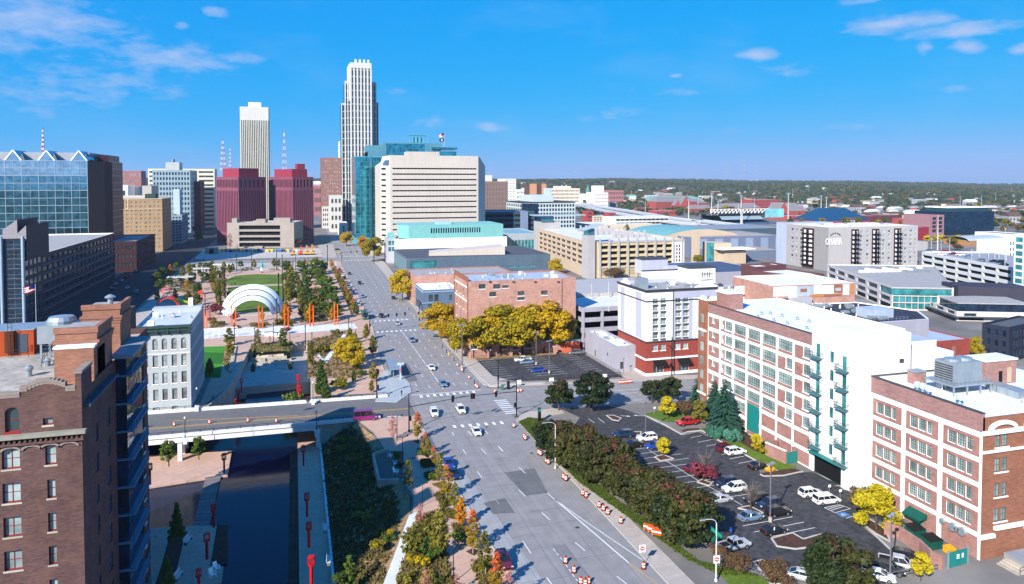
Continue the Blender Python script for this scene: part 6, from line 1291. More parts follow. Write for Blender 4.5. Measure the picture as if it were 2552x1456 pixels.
b=MB();b.box(hx-.35,hy-.35,zb1-.15,hx2+.1,hy-.005,zb1+.15);b.box(hx-.35,hy-.004,zb1-.15,hx-.003,218.5,zb1+.15);q0(T,'belt_course',b,trimD)
b=MB();b.box(hx-.3,hy-.3,4.9,hx2,hy-.005,5.4);b.box(hx-.3,hy-.004,4.9,hx-.003,218.4,5.4);b.box(hx-.25,hy-.25,-.05,hx2,hy-.006,.85);b.box(hx-.25,hy-.005,-.05,hx-.003,218.4,.85);q0(T,'stone_band',b,wht2)
b=MB()
for dz,e in((0,.55),(-.4,.35),(-3.4,.25)):
 b.box(hx-e,hy-e,hz+dz-.16,hx2+.1,hy-.004,hz+dz+.12);b.box(hx-e,hy-.003,hz+dz-.16,hx-.002,218.5,hz+dz+.12)
q0(T,'cornice',b,trimD)
b=MB();b.poly([(hx+.4,hy+.4,hz-.8),(hx2,hy+.4,hz-.8),(hx2,218,hz-.8),(hx+.4,218,hz-.8)]);q0(T,'roof',b,roofG)
b=MB();b.box(hx,hy,hz-.5,hx+.4,218.3,hz);b.box(hx+.41,hy,hz-.5,hx2,hy+.4,hz);b.box(hx+.41,217.9,hz-.8,hx2+10,218.3,hz+.2);q0(T,'parapet',b,lav)
for x0_ in(cw_(970),cw_(1245)):
 b=MB();b.poly([(hx+x0_-.3,hy-.02,4.6),(hx+x0_-.3,hy-1.5,3.5),(hx+x0_+4.2,hy-1.5,3.5),(hx+x0_+4.2,hy-.02,4.6)]);b.poly([(hx+x0_-.3,hy-1.5,3.5),(hx+x0_-.3,hy-1.5,3.2),(hx+x0_+4.2,hy-1.5,3.2),(hx+x0_+4.2,hy-1.5,3.5)]);q0(T,'awning',b,blk)
b=MB();b.tube((xa_-.1,hy-.15,.5),(xa_-.1,hy-.15,hz-.5),.12,n=6);q0(T,'downpipe',b,trimD)
wy=212;wx0,wx1=ux(1710,wy),ux(1911,wy);wz=q8(wx0,wy,744)
R=[(a,2+3.05*k,2.0,1.8,2,2,gB)for a in(3.0,5.6,14.5,17.1)for k in rN(7)]
q9(T,(wx0,wy,2),(1,0),wx1-wx0,wz-2,R,wht,r=.22,fm=frW,gm=gB,wname='wing_wall');bq(T,'wing_block',(wx0,wy+.01,2,wx1,wy+18,wz-.6),lav);b=MB();b.box(wx0,wy-.45,wz-.1,wx1+.4,wy+.5,wz+.2);b.box(wx0,wy-.3,wz-3.0,wx1+.3,wy-.01,wz-2.75);q0(T,'wing_cornice',b,trimD)
bq(T,'wing_parapet',(wx0,wy+6,wz-.59,wx1-1,wy+17,wz+1.0),lav)
def rbox(T,name,c,X0,X1,Yb,Yt,z,dep,m,mt=None):
 x,y=P(*c(X0,Yb),z);x2=XY(*c(X1,Yb),y)[0];zt=q8(x,y,c(X0,Yt)[1]);b=MB();b.box(x,y,z-1,x2,y+dep,zt);return q0(T,name,b,m),x,x2,y,zt
o_,x,x2,y,zt=rbox(T,'lift_penthouse',CQ,840,1130,150,20,hz,6,lav);bq(T,'penthouse_cornice',(x-.3,y-.3,zt,x2+.3,y+6.3,zt+.35),trimD)
o_,x,x2,y,zt=rbox(T,'stair_penthouse',CQ,1365,1665,262,118,hz,7,wht);bq(T,'penthouse_cornice',(x-.35,y-.35,zt,x2+.35,y+7.3,zt+.3),trimD)
b=MB()
for i in rN(4):b.tube((x+5+i*.9,y-.25,hz+1),(x+5+i*.9,y-.25,zt-1.2),.07,n=5)
b.tube((x+4.6,y-.25,zt-2),(x+9,y-.25,zt-2),.07,n=5);b.tube((x+4.6,y-.25,zt-4),(x+9,y-.25,zt-4),.07,n=5);q0(T,'wall_pipes',b,metalD)
o_,x,x2,y,zt=rbox(T,'link_wall',CQ,1130,1360,180,95,hz,3,lav);o_,x,x2,y,zt=rbox(T,'inner_parapet',CQ,840,1240,215,150,hz,.5,wht);bq(T,'inner_cornice',(x-.1,y-.2,zt,x2+.1,y+.7,zt+.25),trimD)
def gable(T,x0,x1,y,z,h,m=wht,wdt=.5,d='x'):
 b=MB();n=14;pts=[]
 for i in rN(n+1):
  t=i/n;s=abs(t-.5)*2;e=h*(.45*(1-s*s)+.55*max(0,1-(s*2.0)**2)**.5*(s<.5)+.12*(s>=.5));pts.append((x0+(x1-x0)*t,e))
 for(a,ha),(c,hc)in zip(pts,pts[1:]):
  if d=='x':b.poly([(a,y,z),(c,y,z),(c,y,z+hc),(a,y,z+ha)]);b.poly([(a,y+wdt,z+ha),(c,y+wdt,z+hc),(c,y+wdt,z),(a,y+wdt,z)]);b.quad((a,y,z+ha),(c,y,z+hc),(c,y+wdt,z+hc),(a,y+wdt,z+ha))
  else:b.poly([(y,a,z),(y,a,z+ha),(y,c,z+hc),(y,c,z)]);b.poly([(y+wdt,a,z+ha),(y+wdt,a,z),(y+wdt,c,z),(y+wdt,c,z+hc)]);b.quad((y,a,z+ha),(y+wdt,a,z+ha),(y+wdt,c,z+hc),(y,c,z+hc))
 return q0(T,'curved_gable',b,m)
gable(T,hx+cw_(1430),hx+cw_(1700),hy-.02,hz,2.0);gable(T,210,216.5,hx-.02,hz,1.9,d='y');gable(T,wx1-16,wx1-9,wy+8,wz,3.2,lav)
o_,x,x2,y,zt=rbox(T,'rooftop_unit',CQ,800,910,325,235,hz,3,metalG);q5(T,hx+8,hy+4,hx2-3,hy+16,hz-.8,14,5);q5(T,wx0+2,wy+2,wx1-4,wy+5,wz-.5,4,6)
LX,LY0,LY1,LZ=102,124,163.2,28.3
T=q1('long_brick_loft','long brick loft building with white concrete frame, white end block and green balconies','building',(LX,LY0,0));LB=T
nb=7;bw=(LY1-LY0)/nb;fh_=(LZ-2.6)/7;R=[];panels=[]
glg=gB
for i in rN(nb):
 for k in rN(7):
  x0=i*bw;z0=k*fh_;ww=bw-.75
  if i==0:R.append((x0+2.2,z0+1.7,1.1,1.3,1,2,glg,None,wht2));panels.append((x0+.35,z0+.35,ww,fh_-1.0));continue
  if i==1:R+=[(x0+2.2,z0+1.0,ww-1.9,2.2,4,3,glg,None,wht2),(x0+.7,z0+1.9,.8,1.1,1,2)];panels.append((x0+.35,z0+.3,ww,.62));panels.append((x0+1.55,z0+.95,.6,2.3));continue
  if k==0 or(k==1 and i>3):panels.append((x0+.35,z0+.3,ww,fh_-.9));continue
  if i==6 or(i==5 and k in(2,3,5)):R.append((x0+3.0,z0+.95,2.2,2.25,4,3,glg,None,wht2));panels.append((x0+.35,z0+.3,2.6,fh_-.9));panels.append((x0+3.0,z0+.3,2.2,.55));continue
  R.append((x0+.38,z0+.95,ww-.05,2.3,6,3,glg,None,None));panels.append((x0+.38,z0+.32,ww-.05,.6))
R.append((2*bw+.6,.4,0.01,.01))
R=[r_ for r_ in R if r_[2]>.1]
q9(T,(LX,LY1,0),(0,-1),LY1-LY0,LZ-2.4,R,wht2,r=.25,fm=frG,gm=gB,mu=.07)
for(x0,z0,w,h)in panels:
 over=any(not(x0+w<=r_[0]or r_[0]+r_[2]<=x0 or z0+h<=r_[1]or r_[1]+r_[3]<=z0)for r_ in R)
 segs=[(x0,w,z0,h)]
 if over:
  segs=[]
  for r_ in R:
   if not(x0+w<=r_[0]or r_[0]+r_[2]<=x0 or z0+h<=r_[1]or r_[1]+r_[3]<=z0):
    segs+=[(x0,r_[0]-x0,z0,h),(r_[0]+r_[2],x0+w-r_[0]-r_[2],z0,h),(r_[0],r_[2],z0,r_[1]-z0-.05)];break
 for(a,ww,zz,hh)in segs:
  if ww>.08 and hh>.08:bq(T,'brick_panel',(LX-.05,LY1-a-ww,zz,LX-.001,LY1-a,zz+hh),bk4)
bq(T,'brick_parapet',(LX-.06,LY0,LZ-2.35,LX+.4,LY1,LZ),bkP);bq(T,'coping',(LX-.15,LY0,LZ,LX+.5,LY1,LZ+.12),trimD)
b=MB();b.box(LX-.06,LY1-4*bw+.5,.6,LX-.004,LY1-3*bw-.5,fh_*2-.3)if False else b.box(LX-.08,LY1-3*bw-5.0,1.2,LX-.003,LY1-3*bw-.5,7.6);q0(T,'green_panel_door',b,teal)
b=MB();b.poly([(LX+.4,LY0,LZ-.8),(LX+24,LY0,LZ-.8),(LX+24,LY1+4,LZ-.8),(LX+.4,LY1+4,LZ-.8)]);q0(T,'roof',b,roofW);b=MB();b.box(LX+23.6,LY0,0,LX+24,LY1+4,LZ-.3);b.box(LX,LY1+3.6,0,LX+24,LY1+4,LZ-.4);q0(T,'rear_wall',b,wht2)
bq(T,'corner_tower',(LX-.5,LY1,0,LX+3.5,LY1+3.9,LZ+.6),bk5);gable(T,LX-.5,LX+3.5,LY1-.1,LZ+.6,1.2,wht2);gable(T,LY1,LY1+3.9,LX-.55,LZ+.6,1.2,wht2,d='y')
for k in rN(7):bq(T,'tower_window',(LX-.58,LY1+1.2,k*fh_+1.0,LX-.503,LY1+2.6,k*fh_+3.2),gB)
b=MB()
for z in(LZ-7.5,4.2):b.box(LX-.7,LY1-.05,z,LX-.501,LY1+4,z+.5)
q0(T,'stone_band',b,wht2)
bq(T,'brick_penthouse',(LX+1.5,LY1-6.4,LZ-.8,LX+6,LY1-1.6,LZ+3.2),bk4);bq(T,'penthouse_roof',(LX+1.3,LY1-6.6,LZ+3.2,LX+6.2,LY1-1.4,LZ+3.6),roofW)
for(X,Y)in[(400,665),(578,705),(730,740),(950,795),(1032,810),(540,628),(672,655),(845,690),(975,720),(1340,800),(440,630)]:
 x,y=P(*CM(X,Y+8),LZ-.8);b=MB();b.lathe([(.5,LZ-.8),(.3,LZ-.65),(.25,LZ-.3),(.38,LZ-.28),(.1,LZ-.05)],(x,y),10);q0(T,'roof_vent',b,metalG)
b=MB()
for i in rN(3):b.box(LX+14+i*3,LY0+8+i*9,LZ-.8,LX+14.5+i*3,LY0+17+i*9,LZ-.2)
q0(T,'roof_divider',b,wht2)
WZ=q8(102,109,837);R=[]
for k in rN(6):
 z=5.4+3.72*k
 R+=[(1.2,z,1.25,2.7,1,2,gT),(8.6,z-.9,1.25,2.7,1,2,gT),(5.2,z-.2,1.15,2.2,2,2,gT)]
R.append((1.0,.0,7.8,3.6,1,1,dark))
q9(T,(LX-.02,LY0,0),(0,-1),15.0,WZ,R,wht,r=.25,fm=green,gm=gT,wname='white_wall')
WXX=ux(2278,109)
q9(T,(LX-.02,109,0),(1,0),WXX-LX,WZ,[(WXX-LX-7.2,0,.01,.01)]and[],wht,wname='white_front');b=MB();b.poly([(LX,109.3,WZ-.7),(WXX,109.3,WZ-.7),(WXX,LY0,WZ-.7),(LX,LY0,WZ-.7)]);q0(T,'white_block_roof',b,roofW);b=MB();b.quad((WXX,109,0),(WXX,LY0,0),(WXX,LY0,WZ),(WXX,109,WZ));b.quad((WXX,LY0,0),(LX,LY0,0),(LX,LY0,WZ),(WXX,LY0,WZ));q0(T,'white_side',b,wht)
b=MB();b.box(LX-.06,108.96,WZ-.69,LX+.3,LY0,WZ+.05);b.box(LX+.31,108.96,WZ-.69,WXX,109.3,WZ+.04);q0(T,'white_parapet',b,wht)
for k in rN(6):
 for(yc,dz)in((LY0-1.8,0),(LY0-9.2,-.9)):
  z=5.4+3.72*k+dz;b=MB();b.box(LX-1.25,yc-1.4,z-.2,LX-.03,yc+1.4,z-.05);s_=q0(T,'balcony',b,balc);b=MB()
  for y in np.linspace(yc-1.45,yc+1.45,8):b.box(LX-1.22,y-.02,z-.05,LX-1.18,y+.02,z+1.0)
  for yy in(yc-1.45,yc+1.45):
   for x in(LX-.9,LX-.5,LX-.1):b.box(x-.02,yy-.02,z-.05,x+.02,yy+.02,z+1.0)
   b.box(LX-1.22,yy-.03,z+1.0,LX-.03,yy+.03,z+1.06)
  b.box(LX-1.24,yc-1.5,z+1.0,LX-1.16,yc+1.5,z+1.07);b.box(LX-1.23,yc-1.5,z+.45,LX-1.17,yc+1.5,z+.5);q0(T,'railing',b,frG,parent=s_)
bq(T,'entrance_canopy',(LX-1.3,LY0-8.8,4.25,LX-.03,LY0-.6,4.42),teal);bq(T,'passage_wall',(LX+.3,LY0-.9,0,LX+6,LY0-.6,3.6),paveT)
b=MB();x1_=ux(2342,113);z1_=q8(WXX,113,856);b.box(WXX,113,0,x1_,128,z1_);x2_=ux(2386,112);z2_=q8(x1_,112,878);b.box(x1_+.01,112,0,x2_,127,z2_);q0(T,'lower_white_blocks',b,wht);b=MB();b.poly([(WXX+.3,113.3,z1_+.02),(x1_,113.3,z1_+.02),(x1_,127.7,z1_+.02),(WXX+.3,127.7,z1_+.02)]);b.box(WXX+2,118,z1_,WXX+3.2,119,z1_+1.8);q0(T,'pale_roof',b,roofBl)
b=MB()
for yy in(0,.5):b.tube((x1_+3+yy,111.85,z2_-9),(x1_+3+yy,111.85,z2_+1),.04,n=5)
for i in rN(18):b.tube((x1_+3,111.85,z2_-9+i*.5),(x1_+3.5,111.85,z2_-9+i*.5),.03,n=4)
q0(T,'wall_ladder',b,metalG);bq(T,'wall_light',(LX+7.5,108.8,WZ-5.6,LX+8.4,108.98,WZ-4.9),trimD)
RX,RY0,RY1,RZ=103,86,108.9,23.4
T=q1('corner_brick_building','brick building with white bands and rooftop chiller at the right edge','building',(RX,RY0,0));RB=T
bw=(RY1-RY0)/3;fl2=(RZ-3.4)/5;R=[];P_2=[]
for i in rN(3):
 for k in rN(5):
  x0=i*bw;z0=k*fl2
  if k>0:
   for j in rN(3):R.append((x0+1.35+j*1.75,z0+1.0,1.5,1.95,3,4,gB,None,wht2 if j==9 else None))
  P_2 .append((x0+.5,z0+.35,bw-1.0,fl2-.85,k))
q9(T,(RX,RY1,0),(0,-1),RY1-RY0,RZ-3.0,R,wht2,r=.22,fm=frG,gm=gB,mu=.06)
for(x0,z0,w,h,k)in P_2:
 if k==0:segs=[(x0,w,z0-.3,h+.3)]
 else:segs=[(x0,.83,z0,h),(x0+w-1.2+.02,1.2-.02,z0,h),(x0+.85,w-2.05,z0,.55),(x0+.85,w-2.05,z0+2.62,h-2.62),(x0+.85+1.52,.21,z0+.58,2.0),(x0+.85+3.27,.21,z0+.58,2.0)]
 for(a,ww,zz,hh)in segs:
  if ww>.05 and hh>.05:bq(T,'brick_panel',(RX-.06,RY1-a-ww,zz,RX-.001,RY1-a,zz+hh),bk4)
bq(T,'brick_parapet',(RX-.08,RY0,RZ-2.95,RX+.4,RY1,RZ),bkP);b=MB();b.box(RX-.18,RY0,RZ,RX+.5,RY1,RZ+.14);b.box(RX-.1,RY1-.3,RZ-.01,RX+30,RY1+.1,RZ+.15);q0(T,'coping',b,trimD)
R=[(2.6+(j%2)*1.5+(j//2)*7.4,1.8+fl2*k+1.0-1.0,1.2,2.2,2,2,gB,None,wht2)for j in rN(8)for k in rN(1,5)]+[(10,3.6,1.8,1.2,2,1,gT),(10,1.0,1.8,2.2,2,1,trimD)]
q9(T,(RX,RY0,0),(1,0),34,RZ-.6,R,bk5,r=.25,fm=frG,gm=gB,sub=True,wname='front_wall')
b=MB();b.box(RX-.15,RY0-.35,RZ-3.4,RX+34,RY0-.004,RZ-2.75);b.box(RX-.12,RY0-.3,RZ-6.3,RX+34,RY0-.006,RZ-5.95);b.box(RX-.3,RY0-.45,3.5,RX+2.6,RY0-.004,4.1);b.box(RX+2.62,RY0-.45,4.6,RX+9,RY0-.004,5.2);b.box(RX+9.02,RY0-.45,3.9,RX+34,RY0-.005,4.5);q0(T,'white_band',b,wht2)
for xc in(4.0,11.4,18.8):
 b=MB();n=10
 for i in rN(n):a1,a2=pi*i/n,pi*(i+1)/n;b.poly([(RX+xc+2.2*cos(a1),RY0-.36,RZ-2.8+.9*sin(a1)),(RX+xc+2.9*cos(a1),RY0-.36,RZ-2.6+1.3*sin(a1)),(RX+xc+2.9*cos(a2),RY0-.36,RZ-2.6+1.3*sin(a2)),(RX+xc+2.2*cos(a2),RY0-.36,RZ-2.8+.9*sin(a2))][::-1]);b.quad((RX+xc+2.9*cos(a1),RY0-.36,RZ-2.6+1.3*sin(a1)),(RX+xc+2.9*cos(a1),RY0,RZ-2.6+1.3*sin(a1)),(RX+xc+2.9*cos(a2),RY0,RZ-2.6+1.3*sin(a2)),(RX+xc+2.9*cos(a2),RY0-.36,RZ-2.6+1.3*sin(a2)))
 q0(T,'arched_hood',b,wht2)
b=MB();b.poly([(RX+.4,RY0+.3,RZ-.7),(RX+34,RY0+.3,RZ-.7),(RX+34,RY1-.3,RZ-.7),(RX+.4,RY1-.3,RZ-.7)]);q0(T,'roof',b,roofW);b=MB();b.quad((RX,RY1,0),(RX,RY1,RZ-.1),(RX+34,RY1,RZ-.1),(RX+34,RY1,0));q0(T,'rear_wall',b,wht2)
zr=RZ-.7
def rp(X,Y,z=zr):return P(*CN(X,Y),z)
x,y=rp(835,1125);bq(T,'brick_chimney',(x-1.1,y-.7,zr,x+1.3,y+1.2,zr+2.2),bk4);bq(T,'chimney_cap',(x-1.25,y-.85,zr+2.2,x+1.45,y+1.35,zr+2.4),metalG)
for i,(X,Y)in eN([(832,1215),(892,1235),(955,1262),(1312,1362)]):
 x,y=rp(X,Y);b=MB();b.lathe([(.7,zr),(.65,zr+.12),(.2,zr+.16),(.15,zr+.9)],(x,y),12);b.tube((x-.12,y-.1,zr+1.25),(x-.2,y-.3,zr+1.33),.62,.6,16);q0(T,'satellite_dish',b,roofBl)
x,y=rp(1240,1250);chx0,chy0=x-.5,y-1;b=MB();b.box(x,y,zr+1.9,x+6.4,y+4,zr+5.4);ch_=q0(T,'chiller',b,metalG);b=MB()
for k in rN(7):b.box(x-.08,y+.15,zr+2.2+k*.42,x-.002,y+3.8,zr+2.4+k*.42)
q0(T,'louvre',b,trimD,parent=ch_);b=MB();b.lathe([(1.3,zr+5.4),(1.3,zr+5.8),(1.1,zr+5.85)],(x+1.9,y+2),16);b.lathe([(1.3,zr+5.4),(1.3,zr+5.8),(1.1,zr+5.85)],(x+4.6,y+2),16);q0(T,'fan_ring',b,metalG,parent=ch_)
b=MB();b.box(x-1.2,y-1.2,zr+1.6,x+7.6,y+5,zr+1.88)
for a in(-1,2,5,7.3):
 for c in(-1,4.8):b.box(x+a-.1,y+c-.1,zr,x+a+.1,y+c+.1,zr+1.6)
q0(T,'steel_platform',b,metalG);q4(T,[(x-1.2,y+5,zr+1.88),(x-1.2,y-1.2,zr+1.88),(x+7.6,y-1.2,zr+1.88),(x+7.6,y+5,zr+1.88)],1.05,.9,metalG)
x,y=rp(1110,1135);b=MB();b.lathe([(.55,zr),(.55,zr+1.6),(.7,zr+1.65),(.7,zr+1.9)],(x,y),14);q0(T,'exhaust_stack',b,metalG);q5(T,x-3,y-3,x+2,y-1,zr,6,31,big=1.4)
q5(T,RX+14,RY0+1.5,RX+26,RY0+6,zr,12,33,big=1.8);x,y=rp(1600,1150);bq(T,'brick_stairhouse',(x,y,zr,x+7.4,y+4,zr+4.3),bk4);bq(T,'stairhouse_roof',(x-.2,y-.2,zr+4.3,x+7.6,y+4.2,zr+4.6),roofW);bq(T,'door',(x+3.2,y-.06,zr+.2,x+4.0,y-.002,zr+2.4),dark);bq(T,'cream_panel',(x+5.2,y-.07,zr+.2,x+6.2,y-.002,zr+3.0),paveT)
for X,Y in[(1730,1200),(1860,1240),(1980,1280)]:x,y=rp(X,Y);bq(T,'air_conditioner',(x-1.4,y-1,zr,x+1.6,y+1,zr+1.2),metalG)
for(X,Y,r)in[(515,338,.5),(595,385,.75),(632,402,.45),(668,420,.75)]:
 yy,zz=XX(*CR(X,Y),RX);b=MB();b.tube((RX-.5,yy,zz),(RX-.05,yy,zz),r*.9,r,14);q0(T,'wall_vent',b,metalG)
ya,za=XX(*CR(330,300),RX);b=MB();b.poly([(RX-.03,ya-1.6,za+.9),(RX-.03,ya+2.2,za+.9),(RX-1.6,ya+2.2,za+.0),(RX-1.6,ya-1.6,za+.0)]);b.poly([(RX-1.6,ya-1.6,za),(RX-1.6,ya+2.2,za),(RX-1.6,ya+2.2,za-.4),(RX-1.6,ya-1.6,za-.4)]);b.poly([(RX-.03,ya-1.6,za+.9),(RX-1.6,ya-1.6,za),(RX-.03,ya-1.6,za)]);q0(T,'green_awning',b,green)
bq(T,'green_door',(RX-.1,ya-.6,.1,RX-.002,ya+.8,2.3),teal)
T=q1('loading_terrace','raised concrete terrace with steps and black rail in front of the corner brick building','terrace',(108,80,0));bq(T,'platform',(107.4,80,0,125,85.6,.9),M('terrace_blue_grey',(.32,.34,.38),.9));bq(T,'white_wall',(107.2,79.5,0,125,79.98,1.3),concW)
for i in rN(4):bq(T,'step',(104.6+i*.6,81,0,105.2+i*.6,84.5,.2+i*.2),stone)
q4(T,[(104.8,80.8,.2),(107.4,80.4,1.0),(125,80.2,1.3)]);
for i in rN(2):bq(T,'black_planter',(110+i*3.5,82.2,.9,111.6+i*3.5,83.6,1.6),blk)
am=M('apartment_grey',(.40,.38,.38),.88,.04,.2);am2=M('apartment_pale',(.48,.455,.45),.88,.04,.2);ay=395;ax0=ux(2067,ay);ax1=ux(2290,ay);az_=q8(ax0,ay,567);ayl=XX(1960,600,ax0)[0]
T=q1('omaha_apartments','pale grey apartment block with stacked black balconies and OMAHA letters on its blank corner','apartment block',(ax0,ay,0));fl3=3.05
xb0=ux(2105+2,ay)-ax0;xb0=XY(*CH(385,800),ay)[0]-ax0
def ah(X):return XY(*CH(X,800),ay)[0]-ax0
R=[]
for k in rN(9):
 z=az_-4.3-fl3*k
 if z<1:break
 for X in(497,565,745,810,995,1053,1108):R.append((ah(X)-1.0,z,2.0 if X!=1108 else 1.2,1.6,2,1,gB if(X+k)%3 else gW))
q9(T,(ax0,ay,0),(1,0),ax1-ax0,az_,R,am2,r=.2,fm=frW,gm=gW,wname='front_wall')
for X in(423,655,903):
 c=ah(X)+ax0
 b=MB();b.box(c-3.1,ay-.05,0,c+3.1,ay-.003,az_-1.6);q0(T,'balcony_shade_strip',b,M('balcony_shadow_brown',(.12,.06,.055),.8))  # flat dark strip, shade behind the balconies put into its colour
 for k in rN(9):
  z=az_-5.0-fl3*k
  if z<1:break
  b=MB();b.box(c-3.0,ay-1.6,z-.3,c+3.0,ay-.06,z);b.box(c-.12,ay-1.5,z,c+.12,ay-.06,z+2.5);s_=q0(T,'balcony',b,metalD);b=MB();b.box(c-3.0,ay-1.62,z+.95,c+3.0,ay-1.56,z+1.05)
  for x in np.linspace(c-3,c+3,7):b.box(x-.05,ay-1.61,z,x+.05,ay-1.57,z+1)
  q0(T,'railing',b,metalD,parent=s_);b=MB();b.box(c-1.9,ay-.12,z+.1,c-.5,ay-.055,z+2.2);b.box(c+.5,ay-.12,z+.1,c+1.9,ay-.055,z+2.2);q0(T,'balcony_door',b,wht2,parent=s_)
def av(X):return XX(*CG(X,800),ax0)[0]
R=[]
for k in rN(9):
 z=az_-4.3-fl3*k
 if z<1:break
 for X,w in((1370,2.6),(1418,1.4),(1468,2.4),(1622,2.6)):R.append((ayl-av(X)-w/2,z,w,1.5,1,1,gB if(X+k)%2 else gW))
q9(T,(ax0,ayl,0),(0,-1),ayl-ay,az_,R,am,r=.2,fm=frW,gm=gW,wname='side_wall')
yc=av(1548);bq(T,'balcony_shade_strip',(ax0-.05,yc-6,0,ax0-.003,yc+6,az_-1.5),M('balcony_shadow_brown',(.12,.06,.055)))  # same painted shade strip on the side wall
for k in rN(9):
 z=az_-5.0-fl3*k
 if z<1:break
 b=MB();b.box(ax0-1.6,yc-5.8,z-.3,ax0-.06,yc+5.8,z);b.box(ax0-1.5,yc-.2,z,ax0-.06,yc+.2,z+2.4);b.box(ax0-1.6,yc-5.8,z+.95,ax0-1.55,yc+5.8,z+1.05);q0(T,'balcony',b,metalD);b=MB();b.box(ax0-.12,yc-4,z+.1,ax0-.055,yc-1,z+2.1);b.box(ax0-.12,yc+1,z+.1,ax0-.055,yc+4,z+2.1);q0(T,'balcony_door',b,wht2)
bq(T,'rear_volume',(ax0+.4,ayl+.1,0,ax0+40,ayl+12,az_+.5),M('shaded_blue_stucco',(.42,.46,.56),.88,.04,.2));b=MB();b.poly([(ax0,ay,az_-.3),(ax1,ay,az_-.3),(ax1,ayl,az_-.3),(ax0,ayl,az_-.3)]);q0(T,'roof',b,wht);b=MB();b.quad((ax1,ay,0),(ax1,ayl,0),(ax1,ayl,az_),(ax1,ay,az_));q0(T,'end_wall',b,am)  # blue of the shade is put into this rear wall colour
q5(T,ax0+5,ay+5,ax1-5,ayl-8,az_-.3,26,8,big=3);bq(T,'blank_corner',(ax0-.06,ay+0,0,ax0-.002,ay+13.5,az_-.3),M('blank_grey',(.33,.32,.32),.88,.03,.2))
b=MB()
lw=[('O',0),('M',2.7),('A',5.4),('H',8),('A',10.5)]
for ch,xc in lw:
 t=text_obj(ch,6.6,M('letter_white',(.85,.84,.82),.7,.02,1),T,(xc-1.2,-.28,az_-9.7),(pi/2,0,0),.12,'sign_letter');t.scale=(.5,1,1)
for i in rN(7):a=pi*(.15+.7*i/6);b=MB();b.prism([(ax0+5.2+cos(a)*4+c_*.4,ay-.3+0*s_)for c_,s_ in((-1,0),(0,-.3),(1,0),(0,.25))],az_-6.6+sin(a)*2.4,az_-5.9+sin(a)*2.4);q0(T,'sign_arc_dot',b,MATS['letter_white'])
N1=P(2222,773);Fd=Vc((.39,.92)).normalized();Rd=Vc((Fd.y,-Fd.x));F1t=line_hit(N1,tuple(Fd),2064);F1=(N1[0]+Fd.x*F1t,N1[1]+Fd.y*F1t);z1=q8(*N1,716);wfm=M('pale_stone_frame',(.56,.54,.54),.88,.05,.3)
Rp=(N1[0]+Rd.x*27,N1[1]+Rd.y*27);Fp=(F1[0]+Rd.x*60,F1[1]+Rd.y*60)
T=q2('pale_framed_office','pale stone framed office with big square dark windows and glass corner','building',[N1,Rp,Fp,F1],0,z1+.01,wfm,roofG,{3:grid(1,F1t-.5,6,2.9,z1-.5,2,.8,.62,3,1,gD)+grid(1,F1t-.5,6,.2,2.7,1,.85,.9,1,1,dark),0:grid(.5,20,7,.4,z1-.8,3,.94,.86,1,1,gT)},r=.6,fm=trimD,gm=gD)
b=MB();g0=Vc(N1)+Rd*0;b.prism([tuple(Vc(N1)+Fd*12-Rd*.15),tuple(Vc(N1)-Fd*.15-Rd*.15),tuple(Vc(N1)-Fd*.15+Rd*26),tuple(Vc(N1)+Fd*12+Rd*26)],z1-3.4,z1-.6);q0(T,'glass_upper_storey',b,gT)
b=MB();b.prism([tuple(Vc(N1)+Fd*12-Rd*.5),tuple(Vc(N1)-Fd*.5-Rd*.5),tuple(Vc(N1)-Fd*.5+Rd*26),tuple(Vc(N1)+Fd*12+Rd*26)],z1-.59,z1-.2);q0(T,'glass_storey_roof',b,roofG)
p=Vc(F1)-Fd*F1t*.35+Rd*8
for i in rN(22):q=p+Rd*i*1.7+Fd*((i*7)%13);bq(T,'air_conditioner',(q.x-1,q.y-1,z1-.7,q.x+1.2,q.y+1,z1+.6+(i%3)*.5),[wht2,metalG][i%2])
N2=P(2384,800);F2t=line_hit(N2,tuple(Fd),2262);F2=(N2[0]+Fd.x*F2t,N2[1]+Fd.y*F2t);z2=q8(*F2,722);Rp=(N2[0]+Rd.x*40,N2[1]+Rd.y*40);Fp=(F2[0]+Rd.x*40,F2[1]+Rd.y*40)
T=q2('pale_framed_shops','pale stone framed lower block with dark shopfronts and glass top corner','building',[N2,Rp,Fp,F2],0,z2*.72,wfm,roofG,{3:grid(1,F2t-.5,5,z2*.34,z2*.70,1,.7,.7,2,1,gD)+grid(1,F2t-.5,5,.3,z2*.28,1,.85,.9,1,1,dark),0:[(3,z2*.36,5,z2*.22,2,1,gD),(1,.3,10,z2*.22,3,1,dark)]},r=.6,fm=trimD,gm=gD)
b=MB();a=Vc(N2)+Fd*(F2t*.35);b.prism([tuple(a+Rd*1.2),tuple(Vc(N2)+Fd*1.5+Rd*1.2),tuple(Vc(N2)+Fd*1.5+Rd*30),tuple(a+Fd*6+Rd*30)],z2*.72,z2+1.4);q0(T,'glass_top_storey',b,gD);b=MB();b.prism([tuple(a+Rd*.8),tuple(Vc(N2)+Fd*1.1+Rd*.8),tuple(Vc(N2)+Fd*1.1+Rd*30),tuple(a+Fd*6+Rd*30)],z2+1.4,z2+1.9);q0(T,'top_roof',b,roofG)
b=MB();b.prism([tuple(Vc(F2)-Rd*2.2),tuple(Vc(N2)-Rd*2.2-Fd*2),tuple(Vc(N2)-Fd*2+Rd*20),tuple(Vc(N2)+Rd*20),tuple(Vc(N2)),tuple(Vc(F2))],z2*.30,z2*.34);q0(T,'canopy',b,trimD)
b=MB();q=Vc(N1)+Rd*28-Fd*2;b.prism([tuple(q),tuple(q+Rd*30-Fd*4),tuple(q+Rd*30+Fd*12),tuple(q+Fd*16)],0,z1+1.2);q0(T,'dark_purple_block',b,M('dark_purple_cladding',(.075,.07,.10),.8,.05,.2))
